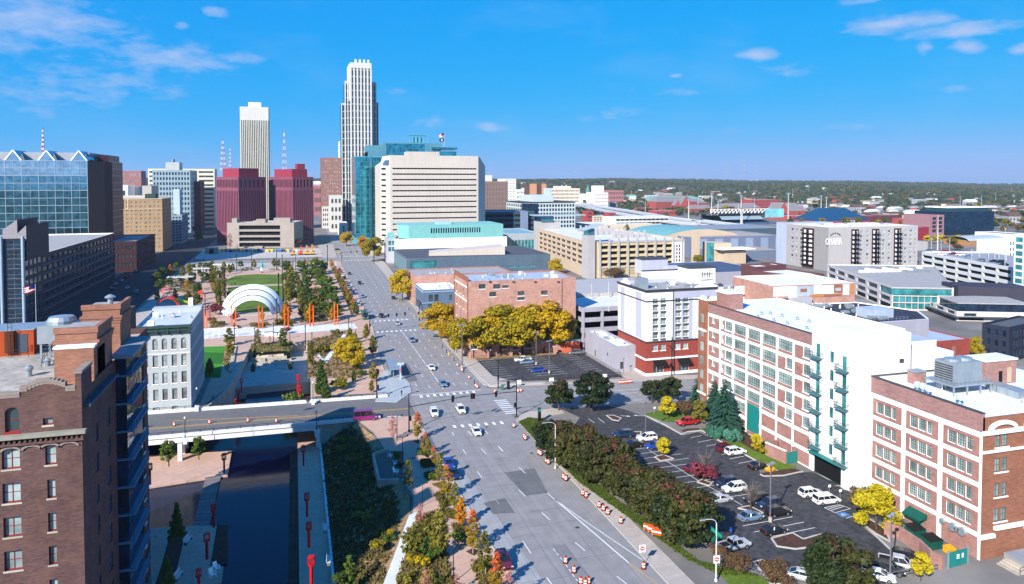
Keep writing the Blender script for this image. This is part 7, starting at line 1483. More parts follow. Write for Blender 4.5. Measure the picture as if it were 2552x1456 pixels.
A_,B_=P(2296,690),P(2560,752);dA=(Vc(A_)-Vc(B_));wA=dA.length;dA.normalize();zA=q8(*A_,627);wgm=M('garage_white',(.60,.61,.62),.85,.04,.2)
nA=Vc((dA.y,-dA.x));back=nA*45
foot=[B_,(B_[0]+back.x,B_[1]+back.y),(A_[0]+back.x,A_[1]+back.y),A_]
T=q1('white_parking_garage','long white open parking garage with cars on its roof at top right','parking garage',(*A_,0));R=[]
nbay=8
for i in rN(nbay):
 for k in rN(4):R.append((wA*i/nbay+.6,1.2+3.6*k,wA/nbay-1.2,1.9,1,1,dark))
q9(T,(*A_,0),tuple(-dA),wA,zA,R,wgm,r=1.0,fm=wgm,gm=dark)
b=MB();b.poly([(*A_,zA-1),(*B_,zA-1),(B_[0]+back.x,B_[1]+back.y,zA-1),(A_[0]+back.x,A_[1]+back.y,zA-1)]);q0(T,'roof_deck',b,M('roof_deck_grey',(.36,.36,.39),.9,.1,.2));b=MB();b.quad((*A_,0),(*A_,zA),(A_[0]+back.x,A_[1]+back.y,zA),(A_[0]+back.x,A_[1]+back.y,0));q0(T,'end_wall',b,wgm)
WG=(A_,B_,zA,dA,nA)
A_,B_=P(2446,891),P(2514,904);nz=q8(*B_,816);nm_=M('navy_cladding',(.035,.045,.075),.75,.08,.3);d=(Vc(B_)-Vc(A_));w=d.length;d.normalize();n=Vc((-d.y,d.x));C_=(B_[0]+n.x*26,B_[1]+n.y*26);D_=(A_[0]+n.x*26,A_[1]+n.y*26)
T=q2('navy_apartment_block','dark navy four-storey block with black windows at the right edge','building',[B_,C_,D_,A_],0,nz,nm_,M('navy_roof',(.14,.15,.17),.9),{3:grid(.8,w-.5,3,.6,nz-.8,3,.55,.6,1,1,gD),0:grid(2,25,5,.6,nz-.8,3,.8,.75,1,1,gD)},r=.35,fm=trimD,gm=gD)
A_=P(2560,790);A_=(ux(2531,A_[1]+22),A_[1]);gz_=q8(*A_,592);T=q2('green_glass_tower','slim green glass tower cut by the right edge of the view','building',k3(A_[0],A_[1],A_[0]+24,A_[1]+22),0,gz_,wgm,roofG,{0:grid(.4,12,4,1,gz_-1,10,.88,.72,1,1,gT),3:grid(.4,21,5,1,gz_-1,10,.88,.72,1,1,gT)},gm=gT,fm=frW)
z=20;ft=[P(*CM(1380,758),z),P(*CM(1565,752),z),P(*CM(2330,700),z),P(*CM(2200,600),z),P(*CM(1500,505),z),P(*CM(560,545),z)]
T=q2('dark_roofed_block','broad low block with dark blue membrane roof crowded with vents','building',ft,0,z+.3,gg,roofB,{},par=.3,coping=wht2)
for i in rN(46):
 r_=random.Random(i);X=r_.choice([r_.gauss(1150,140),r_.gauss(1560,100)]);Y=r_.uniform(535,650)+max(0,(X-1300))*.12;x,y=P(*CM(X,Y),z);b=MB()
 if i%3:b.tube((x,y,z),(x,y,z+r_.uniform(.7,1.5)),.16,n=7);q0(T,'vent_pipe',b,wht2)
 else:b.box(x-.9,y-.8,z+.3,x+1.2,y+.8,z+1.0);b.box(x-.8,y-.7,z,x-.6,y+.7,z+.3);q0(T,'air_conditioner',b,metalG)
o_,x,x2,y,zt=rbox(T,'stair_house',CM,1680,1930,690,590,z,6,roofBl);o_,x,x2,y,zt=rbox(T,'stair_house',CM,790,1010,545,455,z,5,grey1);
pts=[(*P(*CM(*p),z),z)for p in[(1590,700),(1780,725),(1920,712),(2090,700)]];q4(T,pts,1.1,1.2,metalG)
ml,mr=P(*CM(550,540),z),P(*CM(1490,500),z);mt_=q8(*ml,CM(550,315)[1]);d=(Vc(mr)-Vc(ml));w=d.length;d.normalize();n=Vc((-d.y,d.x))
T=q2('mural_brick_building','brick building whose upper wall carries a faded pale mural','building',[ml,mr,(mr[0]+n.x*24,mr[1]+n.y*24),(ml[0]+n.x*24,ml[1]+n.y*24)],0,mt_,bk3,roofW,{},coping=wht2)
hh=mt_-z;b=MB();cols_=[M('mural_cream',(.74,.66,.60),.9),M('mural_blue',(.42,.47,.52),.9),M('mural_orange',(.55,.26,.10),.9),M('mural_brown',(.34,.17,.12),.9),M('mural_white',(.78,.77,.76),.9)]
for i,(a,c,zz0,zz1,m_)in eN([(.02,.2,.45,.95,0),(.2,.3,.3,.95,4),(.3,.5,.42,.93,1),(.34,.42,.62,.8,3),(.5,.6,.5,.98,0),(.6,.74,.5,.93,4),(.74,.85,.55,.95,3),(.76,.83,.62,.78,1),(.85,.93,.4,.95,0),(.95,.99,.45,.98,2),(.45,.62,.35,.48,2),(.62,.84,.36,.46,3)]):
 p0=Vc(ml)+d*w*a-n*(.03+.01*i);p1=Vc(ml)+d*w*c-n*(.03+.01*i);b.quad((p0 .x,p0 .y,z+hh*zz0),(p1 .x,p1 .y,z+hh*zz0),(p1 .x,p1 .y,z+hh*zz1),(p0 .x,p0 .y,z+hh*zz1),m_)
q0(T,'mural',b,cols_);b=MB();p0=Vc(ml)-n*.2;p1=Vc(ml)+d*w*.25-n*.2;b.quad((p0 .x,p0 .y,z),(p1 .x,p1 .y,z),(p1 .x,p1 .y,z+hh*.34),(p0 .x,p0 .y,z+hh*.34));q0(T,'dark_lower_panel',b,roofB)
zb=21;x,y=P(*CM(770,300),zb);x2=XY(*CM(1130,300),y)[0];zt=q8(x,y,CM(770,190)[1]);pbm=M('plum_brick',(.17,.085,.085),.85,.08,.3)
T=q2('plum_penthouse','plum brick rooftop building with white roof and timber deck','building',[(x-6,y+16),(x,y),(x2,y-1),(x2-2,y+18)],8,zt,pbm,roofW,{0:grid(1,14,4,9.6,13.8,1,.5,1,1,1,gW)},fm=frW)
b=MB();xx0,yy0=P(*CM(370,250),zb);xx1=XY(*CM(765,290),yy0-4)[0];b.box(xx0,yy0-4,zb-.6,xx1,yy0+2,zb-.2);q0(T,'deck',b,metalD);b=MB();b.box(xx0+.1,yy0-1.5,zb-.2,xx0+12,yy0-1.3,zb+1.8);b.box(xx0+13,yy0-1.2,zb-.2,xx1-4,yy0-1.0,zb+1.9);q0(T,'timber_screen',b,M('cedar_screen',(.55,.30,.12),.8,.1,.5));q4(T,[(xx0,yy0-4,zb-.2),(xx1,yy0-4,zb-.2)])
blkr=[(370,590,190,100,21,'upper_plum_block','small plum brick rooftop block left of the timber deck'),(590,720,130,80,21,'rear_plum_block','rear plum rooftop block with a small square window')]
for(xa,xb,yb,yt,zz,nm,lb)in blkr:
 x,y=P(*CM(xa,yb),zz);x2=XY(*CM(xb,yb),y)[0];zt=q8(x,y,CM(xa,yt)[1]);q2(nm,lb,'building',k3(x,y,x2,y+10),8,zt,pbm,roofW,{})
x,y=P(*CM(0,165),18);x2=XY(*CM(560,165),y)[0];q2('blue_flat_roof','flat blue-grey roof behind the white hotel','building',k3(x-10,y,x2-2,y+40),0,18.2,gg,M('roof_blue_dark',(.10,.14,.22),.9),{},par=.2)
x,y=P(*CN(1100,655),11);x2=XY(*CN(1430,655),y)[0];T=q2('pale_roof_brick_shop','red brick building with pale blue flat roof beyond the white loft block','building',k3(x-14,y,x2,y+45),0,11.2,bk6,roofBl,{},par=.3);q5(T,x,y+10,x2-4,y+40,10.9,7,3,big=3)
x,y=P(*CN(805,610),12);x2=XY(*CN(1080,570),y)[0];T=q2('tan_brick_shop','tan brick building front with dark windows beyond the white loft block','building',k3(x,y+8,x2+2,y+20),0,14.5,colr('tanb',(.40,.24,.13)),roofG,{0:grid(4,12,3,10,13.4,1,.5,.8,1,1)});
x,y=P(*CN(1700,560),11.5)
x,y=P(2470,960,18);
x0,y0=G(C2,1095,800);x0=(G(C2,790,800)[0]+G(C2,1400,800)[0])/2;pm=lambda v:v
T=q1('band_shell','white band shell of three nested arches on the lawn','band shell',(x0,y0,0));shm=M('shell_white',(.72,.76,.80),.5,.03,.2);pw=(G(C2,1410,800)[0]-G(C2,775,800)[0])/2;zt_=q8(x0,y0,C2(1090,485)[1])
for k in rN(3):
 b=MB();ra=pw*(.68+.16*k);rb=(zt_-1.2)*(.62+.19*k);ya=y0+1.5+3.0*k;n=36;prof=[(0,0),(.25,.10),(.7,.22),(1.3,.30),(2.1,.25),(2.8,.10),(3.0,-.05)]
 th=pw*.155;tv=(zt_-1.2)*.185
 for i in rN(n):
  for j in rN(len(prof)-1):
   q=[]
   for(ii,jj)in((i,j),(i+1,j),(i+1,j+1),(i,j+1)):
    a=pi*ii/n;s,h=prof[jj];e=s/3.0;R1=ra+th*e*.85+h*.8;R2=rb+tv*e*.85+h*.8;q.append((x0+cos(a)*R1,ya-1.5+s*.9,max(0,sin(a)*R2)))
   b.poly(q)
  a,c=pi*i/n,pi*(i+1)/n;b.poly([(x0+cos(a)*ra,ya-1.5,sin(a)*rb),(x0+cos(c)*ra,ya-1.5,sin(c)*rb),(x0+cos(c)*(ra-.15),ya+1.4,sin(c)*(rb-.15)),(x0+cos(a)*(ra-.15),ya+1.4,sin(a)*(rb-.15))])
 q0(T,'arch',b,shm,smooth=False)
bq(T,'stage',(x0-pw*.72,y0-.5,.07,x0+pw*.72,y0+6,.5),conc)
for X in(835,1385):
 x,y=G(C2,X,640);T=q1('speaker_tower','black speaker tower on the %s side of the band shell'%('left' if X<1000 else 'right'),'speaker tower',(x,y,0),group=None);b=MB()
 for sx_,sy in((-.7,-.7),(.7,-.7),(.7,.7),(-.7,.7)):b.tube((x+sx_,y+sy,0),(x+sx_,y+sy,5),.08,n=5)
 q0(T,'frame',b,metalD);b=MB()
 for k in rN(4):b.box(x-.9,y-.6,1.8+k*.85,x+.9,y+.6,2.55+k*.85)
 q0(T,'speaker_stack',b,blk)
x,y=G(C2,1210,316);T=q1('tall_sculpture','tall slender outdoor sculpture, teal above and white and red below, on the round plaza','sculpture',(x,y,0));b=MB()
k=1.0;b.tube((x-.5,y,0),(x-.3,y,1.4),.42,.30,8);b.tube((x+.35,y,0),(x+.2,y,1.2),.38,.3,8);q0(T,'feet',b,M('sculpture_red',(.55,.06,.05),.5));b=MB();b.tube((x-.3,y,1.4),(x,y,3.8),.38,.75,8);b.tube((x+.2,y,1.2),(x,y,3.8),.3,.6,8);q0(T,'legs',b,wht2);b=MB();b.lathe([(.75,3.7),(1.0,4.6),(.8,5.6),(.45,6.3),(.5,6.9),(.35,7.5),(.05,8.4)],(x-.1,y),9);b.tube((x+.6,y,5.3),(x+2.0,y,4.7),.25,.1,6);q0(T,'torso',b,M('sculpture_teal',(.10,.40,.46),.4))
om=M('play_orange_red',(.72,.10,.04),.5,.05,1)
def k5(X,Y,w,h,n,lab,ang=0,l=5):
 x,y=G(C2,X,Y);T=q1('climbing_arch',lab,'climbing frame',(x,y,0));b=MB();d=Vc((cos(ang),sin(ang),0));nn=Vc((-d.y,d.x,0));rings=[]
 for i in rN(n):
  t=i/(n-1);c=Vc((x,y,0))+nn*(t-.5)*l;s=1-.25*abs(t-.5);rings.append([c+d*cos(pi*j/10)*w*s+Vc((0,0,sin(pi*j/10)*h*s))for j in rN(11)])
 for r_ in(rings[0],rings[-1]):
  for a,c in zip(r_,r_[1:]):b.tube(a,c,.16,n=5)
 q0(T,'hoop',b,om);b=MB()
 for r_ in rings[1:-1]:
  for a,c in zip(r_,r_[1:]):b.tube(a,c,.045,n=3,cap=False)
 for j in rN(1,10,1):
  for a,c in zip(rings,rings[1:]):b.tube(a[j],c[j],.045,n=3,cap=False)
 q0(T,'net',b,om)
k5(150,700,5.0,5.4,12,'largest orange-red netted climbing arch in front of the grey building',.1,7);k5(170,640,3.8,5.2,9,'middle orange-red netted climbing arch',-.3,5);k5(130,545,2.4,3.4,7,'small red box-like climbing arch at the back of the playground',.4,4)
x,y=G(C2,310,655);T=q1('yellow_slide','lime yellow angular slide beside the orange climbing arches','slide',(x,y,0));b=MB();b.poly([(x-4,y+2,2.2),(x+3,y-3,.3),(x+4,y-1.5,.3),(x-2.5,y+4,2.2)]);b.poly([(x-4,y+2,0),(x+3,y-3,0),(x+3,y-3,.3),(x-4,y+2,2.2)]);b.poly([(x-1,y,1.2),(x+4.5,y-4.4,0),(x+5.5,y-3,0),(x,y+1,1.2)]);q0(T,'chute',b,M('lime_yellow',(.62,.68,.02),.5))
x,y=G(C2,518,620);T=q1('orange_portal','small orange play portal at the edge of the promenade','climbing frame',(x,y,0));b=MB();b.bar((x-.9,y,0),(x-.6,y,4),.5,.5);b.bar((x+.6,y,0),(x+.9,y,4),.5,.5);q0(T,'post',b,om);bq(T,'lintel',(x-1.2,y-.4,3.4,x+1.3,y+.4,4.6),om)
x,y=G(C2,1775,515);T=q1('yellow_loop_sculpture','yellow looping tube play sculpture among the green trees','sculpture',(x,y,0));b=MB();pts=[(x+cos(t)*1.6,y,2.4+sin(t)*1.9)for t in np.linspace(-1.2,3.6,16)]
for a,c in zip(pts,pts[1:]):b.tube(a,c,.28,n=6)
q0(T,'tube',b,M('machine_yellow',(.75,.40,.03)))
for i,(X,Y,w)in eN([(180,455,9),(690,300,8),(470,350,5)]):
 x,y=G(C2,X,Y);T=q1('slatted_shelter',['white slatted shelter at the far left of the park','white slatted shelter beside the dark water-like shade','smallest white shelter roof between two groups of trees'][i],'shelter',(x,y,0));h=4.4
 for a in(0,w-.4):
  b=MB();b.box(x+a,y,0,x+a+.35,y+.35,h);q0(T,'post',b,poleW)
 b=MB();b.box(x-2,y-.6,h,x+w+3,y-.4,h+.35);b.box(x-2,y+3.2,h,x+w+3,y+3.4,h+.35);q0(T,'beam',b,wht2)
 for k in rN(9):b=MB();a=x-1.8+k*(w+4)/9;b.quad((a,y-.5,h+.36),(a+.9,y-.5,h+.8),(a+.9,y+3.3,h+.8),(a,y+3.3,h+.36));b.quad((a,y+3.3,h+.34),(a+.9,y+3.3,h+.78),(a+.9,y-.5,h+.78),(a,y-.5,h+.34));q0(T,'slat',b,wht2)
nm_o=['first','second','third','fourth','fifth','sixth']
for i,(X,Y)in eN([(572,945),(888,935),(1190,945),(1480,935),(1762,920),(2038,903)]):
 x,y=G(C2,X,Y);put(KOR,'orange_twin_posts','pair of tall square orange posts beside the white walk, %s pair from the left'%nm_o[i],'marker posts',x,y,.07,.2*i,'orange twin posts along the white walk',1.0 if i else.85)
T=q1('white_swing_frame','long low white frame beside the white walk','swing frame',(*G(C2,520,1070),0));b=MB();a,c=Vc((*G(C2,515,1060),3.6)),Vc((*G(C2,930,1030),3.6));b.bar(a,c,.3,.3);q0(T,'beam',b,wht2)
for i in rN(7):p=a.lerp(c,i/6);bq(T,'post',(p.x-.1,p.y-.1,0,p.x+.1,p.y+.1,3.5),wht2)
for i,(X,Y)in eN([(1290,1030),(1385,1035)]):
 x,y=G(C2,X,Y);T=q1('low_sign_wall','low pale sign wall beside the white walk, %s one'%['left','right'][i],'sign',(x,y,0));bq(T,'panel',(x-1.6,y,.07,x+1.6,y+.4,1.5),wht2);bq(T,'cap',(x-1.7,y-.05,1.5,x+1.7,y+.45,1.75),trimD)
for i,(X,Y,colr_)in eN([(1270,1135,0),(1355,1130,1),(1425,1130,0),(1490,1128,0)]):
 x,y=G(CT,X,Y);T=q1('excavator','%s excavator parked in the row on the cleared ground, %s from the left'%(['yellow','orange'][colr_],['first','second','third','fourth'][i]),'excavator',(x,y,0),group='excavators on the cleared ground');m_=[yellowM,orangeS][colr_]
 b=MB();b.box(x-2,y-1.5,0,x+2,y-.8,.9);b.box(x-2,y+.8,0,x+2,y+1.5,.9);q0(T,'tracks',b,blk);bq(T,'body',(x-1.9,y-1.3,1.0,x+1.6,y+1.3,2.2),m_);bq(T,'cab',(x+.2,y-1.2,2.2,x+1.5,y-.1,3.2),gW)
 b=MB();b.bar((x-.3,y,2.2),(x+(.5-i*.3),y+.2,6.8+i*.5),.5,.6);b.bar((x+(.5-i*.3),y+.2,6.8+i*.5),(x+1.8,y+.5,4.6),.35,.4);q0(T,'boom',b,m_);bq(T,'bucket',(x+1.3,y-.1,3.8,x+2.3,y+1.0,4.7),m_)
x,y=G(CT,1340,960);T=q1('demolition_excavator','larger yellow excavator with raised arm beside the library','excavator',(x,y,0));bq(T,'tracks',(x-2.5,y-2,0,x+2.5,y+2,1),blk);bq(T,'body',(x-2,y-1.5,1,x+2.5,y+1.5,3.2),yellowM);b=MB();b.bar((x,y,3),(x-7,y,11),.8,1);b.bar((x-7,y,11),(x+1,y+1,13),.8,1);q0(T,'boom',b,yellowM)
hc=[('yellow',(.62,.45,.12)),('blue',(.10,.16,.36)),('green',(.12,.36,.22)),('pink',(.55,.28,.32)),('navy',(.05,.08,.20)),('cream',(.6,.55,.42))]
seq=[5,0,1,4,2,3,0,1,5,2,4,1,0,0,2,1,4,0,1,5]
for i in rN(20):
 a,c=G(CT,400+i*46,1100-(i%3)*2),G(CT,400+(i+.92)*46,1100-(i%3)*2);b=MB();b.bar((a[0],a[1],1.3),(c[0],c[1],1.3),.12,2.4);o=q1('hoarding_panel','%s painted hoarding panel in the colourful row before the library'%hc[seq[i]][0],'hoarding',(a[0],a[1],0),group='painted hoarding panels before the library');
 me=b.mesh('hoarding_panel',[M('hoarding_'+hc[seq[i]][0],hc[seq[i]][1],.8,.2,.6)],(a[0],a[1],0));COL.objects.unlink(o);bpy.data.objects.remove(o);o=link('hoarding_panel',me,None,(a[0],a[1],0));o['label']='%s painted hoarding panel in the colourful row before the library'%hc[seq[i]][0];o['category']='hoarding';o['group']='painted hoarding panels before the library'
x,y=G(CT,345,1120);T=q1('site_cabin','small grey concrete cabin with dark doorway beside the cleared ground','cabin',(x,y,0));bq(T,'wall',(x-5,y,0,x+5,y+6,5),lm);bq(T,'doorway',(x-1.5,y-.1,0,x+2,y-.01,4),dark)
RL=['near the left edge of the creek terrace','at the right tip of the creek terrace','at the lower end of the plank boardwalk','on the lower terrace left of the pool','at the bottom edge beside two loungers','farthest along the right-hand creek walkway','second along the right-hand creek walkway','third along the right-hand creek walkway','nearest on the right-hand creek walkway']
for i,(X,Yb,Yt)in eN([(212,460,250),(952,350,150),(848,888,650),(781,1208,945),(700,1560,1305),(1745,270,70),(1780,783,545),(1800,1090,835),(1826,1470,1175)]):
 x,y=G(C7,X,Yb,w_);h=q8(x,y,C7(X,Yt)[1])-w_;put(KRED,'red_light_post','red square light post with caged lantern '+RL[i],'light post',x,y,w_,.3*i,'red caged light posts along the creek',h/5.16)
for i,(X,Yb,Yt)in eN([(725,285,195),(705,362,265),(687,400,340),(1092,268,170),(1097,362,240)]):
 x,y=G(C8,X,Yb,-3.0);h=q8(x,y,C8(X,Yt)[1])+3.0;put(KRED,'red_light_post','red light post beyond the bridge, '+['upper one left of the basin','middle one left of the basin','lowest one left of the basin','upper one right of the basin','lower one right of the basin'][i],'light post',x,y,-3.0,.2*i,'red caged light posts along the creek',max(.6,h/5.16))
for i,(X,Y)in eN([(362,610),(1208,560),(438,400),(1186,358)]):
 x,y=G(C8,X,Y,0.2);put(KORN,'bridge_lamp','black ornamental lamp on a stone pedestal, '+['near rail left end','near rail right end','far rail beside the grey building','far rail above the basin'][i],'street lamp',x,y,0,0,'ornamental bridge lamps',1.05)
rp_=['left of the lawn','right of the lawn','by the white walk','in the grove','by the far plaza','beside the promenade','near the playground']
i=0
for(X,Y,Yt,w)in[(800,690,440,0),(740,760,330,0),(790,590,260,0),(1095,278,70,4),(1375,275,50,4),(925,300,100,4),(860,250,150,4),(1440,330,110,4),(1485,420,170,4),(1400,700,320,1),(1450,790,360,1),(570,800,560,6),(440,560,350,6),(530,520,380,6),(300,450,330,6),(550,300,150,4),(1590,290,130,4),(1810,230,130,4),(1690,300,150,4),(1665,860,560,3),(1860,870,560,3),(900,1130,880,2),(1130,1180,930,2),(1340,1100,870,2),(1700,1190,905,2),(1775,1240,985,2),(2190,1080,830,5),(2225,1010,900,5),(1950,240,0,4),(1525,1180,1000,2),(2270,1150,960,5),(1380,900,600,1),(272,230,40,4)]:
 x,y=G(C2,X,Y);h=q8(x,y,C2(X,Yt)[1]);put(KPOLE,'park_pole','tall thin black park light pole %s'%rp_[w],'light pole',x,y,.06,0,'black park light poles '+rp_[w],max(.5,h/9.2));i+=1
for i,(X,Yb,Yt,a)in eN([(790,410,200,.2),(743,240,20,0),(845,600,385,0),(960,800,600,.3),(1105,1060,845,.4),(1222,1450,1155,.2)]):
 x,y=G(C3,X,Yb);h=q8(x,y,C3(X,Yt)[1]);put(KPOST,'promenade_lamp','slim black lamp with short arm on the promenade, %s from the bridge'%['second','first','third','fourth','fifth','sixth'][i],'lamp post',x,y,.1,-.2+a,'slim promenade lamps',max(.5,h/4.35))
bl=['first bench along the creek wall','second bench along the creek wall','lone bench on the lower terrace','bench by the lower planting strip','bench near the left wall of the terrace']
for i,(X,Y,a,z)in eN([(1960,920,1.5,w_),(1998,1240,1.5,w_),(590,1040,1.3,w_),(495,1400,1.3,w_),(200,1005,.3,w_)]):
 x,y=G(C7,X,Y,z);put(KBENCH,'bench','pale bench, '+bl[i],'bench',x,y,z,a,None,1.3)
for i,(X,Y)in eN([(875,1320),(835,1385)]):
 x,y=G(C7,X,Y,w_);put(KCHAIR,'lounger','white slatted lounger on the deck at the bottom edge, %s one'%['upper','lower'][i],'lounger',x,y,w_,.6,None,1.2)
x,y=G(CS,970,1290);T=q1('bus_shelter','grey steel bus stop shelter with tall sign column on the left kerb','bus shelter',(x,y,0));b=MB()
sl2=[G(CI,*p)for p in[(120,180),(180,130),(200,118),(310,225),(325,285),(230,350),(90,345)]]
o=slab('pavement',sl2,0,.155,M('bus_stop_concrete',(.42,.44,.46),.9,.1,.4))
for i in rN(4):p=Vc((x-1.6,y+5-i*4,0));bq(T,'post',(p.x-.12,p.y-.12,.15,p.x+.12,p.y+.12,2.9),metalG)
b=MB();b.prism([(x-2.6,y-8),(x+.4,y-8),(x+.6,y+6),(x-2.4,y+6)],2.9,3.15);q0(T,'canopy',b,metalG);bq(T,'glass_screen',(x-2.2,y-6,.4,x-2.1,y+5,2.5),gPale)
b=MB();b.box(x+.1,y-9.2,.15,x+.5,y-8.5,5.2);b.box(x-.6,y-9.1,4.4,x+1.3,y-8.7,5.2);q0(T,'sign_column',b,M('sign_pale_blue',(.45,.53,.62),.5));bq(T,'sign_lettering',(x+.18,y-9.25,2.2,x+.42,y-9.21,4.0),M('mast_red',(.5,.12,.15)))
bq(T,'bench_seat',(x-1.9,y-3,.55,x-1.3,y+3,.65),metalD)
x,y=G(CI,100,322);mast(x,y,1.0,-.35,2.0,'black signal post with many heads at the far left corner of the intersection',[.2],h=7.5,lamp=False)
x,y=G(CI,308,538);mast(x,y,1,.18,16.5,'black mast arm signal reaching over the street from the near left corner',[.68,.99],h=6.2,face=pi);
x,y=G(CI,1000,445);mast(x,y,-1,-.12,17.5,'black mast arm signal reaching over the street from the right corner',[.32,.66,.97],h=6.8,face=pi)
x,y=G(CI,882,258);mast(x,y,-.3,-1,.5,'black lamp and signal post at the far right corner beside the car park',[],h=5.5)
x,y=G(CS,675,850);mast(x,y,1,.05,15.0,'black mast arm signal over the second crossing',[.5,.72,.94],h=6.6,lamp=False,face=pi)
x,y=G(CS,1238,705);mast(x,y,-1,-.1,2.5,'black signal post at the far right corner by the blue shop',[],h=6.5,lamp=False)
x,y=G(CS,622,700);mast(x,y,0,-1,1,'short black signal post beside the green and white trolley bus',[],h=5.5,lamp=False)
x,y=G(CE,787,200);mast(x,y,-.4,1,1.5,'black lamp post in front of the white hotel',[],h=9,lamp=True)
for i,X in eN([1700,1742,1810]):
 pass
x,y=33,552;mast(x,y,1,0,17,'distant mast arm signal over the third crossing',[.4,.65,.9],h=6.4,lamp=False,face=pi);x,y=66,590;mast(x,y,-1,0,14,'farthest mast arm signal near the orange trees',[.5,.75,.95],h=6.4,lamp=False,face=pi)
for i,(c,X,Yb,Yt,rz,lab)in eN([(C4,552,475,75,pi,'pale curved street light beside the hedge and sidewalk'),(C6,207,815,405,pi,'pale curved street light with green street signs at the lower right')]):
 x,y=G(c,X,Yb);h=q8(x,y,c(X,Yt)[1]);T=put(KCOBRA,'street_light',lab,'street light',x,y,.05,rz,None,h/9.5)
T2=T;b=MB();b.box(-1.3,-.03,6.3,1.3,.03,6.85);o=link('street_sign',b.mesh('street_sign',[M('sign_green',(.01,.33,.20),.5)]),T2);o.rotation_euler=(0,0,.5);o2=link('street_sign',o.data,T2,(0,0,.7));o2 .rotation_euler=(0,0,1.6)
def dne(T,z,s=1.0,z_off=0):
 b=MB();b.box(-.45*s,-.12,z,.45*s,-.09,z+1.05*s);o=link('sign_panel',b.mesh('sign_panel',[whiteS]),T);b=MB();b.poly([(.36*s*cos(t*pi/8),-.123,z+.52*s+.36*s*sin(t*pi/8))for t in rN(16)]);link('red_disc',b.mesh('red_disc',[M('sign_red',(.55,.02,.03),.5)]),T);b=MB();b.box(-.26*s,-.13,z+.47*s,.26*s,-.125,z+.57*s);link('white_bar',b.mesh('white_bar',[whiteS]),T)
 for t,zz in(('DO NOT',.74),('ENTER',.28)):text_obj(t,.15*s,whiteS,T,(0,-.132,z+zz*s),(pi/2,0,0),.003)
b=MB();b.box(-.45,-.19,2.6,.45,-.16,3.65);T3=T2;sg=link('sign_holder',None,T2,(0,0,0),-pi);dne(sg,2.6,1.1)if False else None
x,y=G(C6,207,815);T=q1('do_not_enter_sign','do not enter sign fixed on the lower right street light','traffic sign',(x,y-.08,0),-.15);dne(T,2.9,1.1)
x,y=G(C4,1290,1305);T=q1('do_not_enter_sign','do not enter sign on a thin pole on the traffic island','traffic sign',(x,y,.1),-.15);link('pole',tub(((0,0,0),(0,0,3.1),.05)).mesh('pole',[metalG]),T);dne(T,2.2,1.1)
for i,(c,X,Yb,Yt,lab)in eN([(C6,557,430,55,'tall twin-head car park light among the parked dark cars'),(CE,524,800,455,'tall twin-head car park light beside the white estate car'),(CB,962,1500,1240,'car park light at the near edge of the upper car park'),(CB,1392,1350,985,'car park light behind the white pickup in the upper car park'),(CB,1540,1450,1080,'car park light right of the blue sedan in the upper car park'),(CR,100,785,290,'car park light beside the silver pickup at the lower right'),(CQ,630,1330,1135,'short car park light near the hotel corner'),(CB,557,1400,900,'tall lamp on the pavement beside the golden trees')]):
 x,y=G(c,X,Yb);h=q8(x,y,c(X,Yt)[1]);put(KLOT,'car_park_light',lab,'car park light',x,y,0,.4,None,max(.4,h/10.0))
bls=[(C4,[(200,122),(290,215),(298,228),(413,350),(428,361),(477,420),(494,433),(622,558),(642,574),(787,698),(815,716),(925,801),(962,829),(1000,861),(1110,937)],'on the right-hand sidewalk'),(C4,[(640,1275),(713,1355),(770,1452),(835,1450),(808,1466),(1303,1322)],'in the roadway at the bottom'),(CI,[(620,115),(650,147),(694,196),(738,248),(748,256),(862,286),(1010,282),(1028,280)],'along the car park corner'),(C8,[(108,512),(292,500),(520,485),(767,473),(950,476)],'on the bridge roadway')]
for c,ps,w in bls:
 for i,(X,Y)in eN(ps):
  x,y=G(c,X,Y,.12 if 'sidewalk' in w else.03);put(KBARREL,'traffic_barrel','orange and white traffic barrel %s, %s %s'%(w,nth[i],'from the left' if 'bridge' in w else 'counting towards the camera'),'traffic barrel',x,y,.14 if 'sidewalk' in w else.03,i*.7,'orange traffic barrels',1.02)
bz_=MB()
for k in rN(3):bz_.box(-.9,-.04,.25+k*.33,.9,.04,.47+k*.33,k%2)
bl_=MB();bl_.box(-.8,-.3,0,-.72,.3,.08);bl_.box(.72,-.3,0,.8,.3,.08);bl_.box(-.79,-.03,.08,-.73,.03,1.2);bl_.box(.73,-.03,.08,.79,.03,1.2)
KBAR=kit([('board',bz_,[orangeS,whiteS],0),('frame',bl_,[metalG],0)])
for i,(c,X,Y,a)in eN([(CE,285,287,.1),(CE,320,284,.1),(CE,350,280,.1),(C4,1350,1010,-.7),(C4,1385,1030,-.7),(C4,1420,1055,-.7)]):
 x,y=G(c,X,Y);put(KBAR,'barricade',['left of the three striped barricades near the hotel','middle of the three striped barricades near the hotel','right of the three striped barricades near the hotel','upper striped barricade stacked on the grass verge','middle striped barricade stacked on the grass verge','lower striped barricade stacked on the grass verge'][i],'barricade',x,y,.05,a,'striped barricades',1.1)
n=0
for c,ps in[(CS,[(1498,1018),(1545,1070),(1630,1165),(1740,1300),(1860,1425),(1120,590),(1018,495),(975,425),(935,385)]),(CS,[(1662,1070),(1630,1060)])]:
 for X,Y in ps:n+=1;x,y=G(c,X,Y);put(KBOL,'bollard','small dark post on the right-hand pavement, %s listed from the near end'%nth[n-1],'bollard',x,y,.13,0,'dark pavement posts',1.3)
KHYD=kit([('barrel',lathe_mb([(.2,0),(.14,.05),(.14,.6),(.17,.62),(.12,.8),(.03,.88)],10),[M('hydrant_yellow',(.7,.5,.03),.5)],0),('outlet',tub(((-.22,0,.5),(.22,0,.5),.07)),[MATS['hydrant_yellow']],0)])
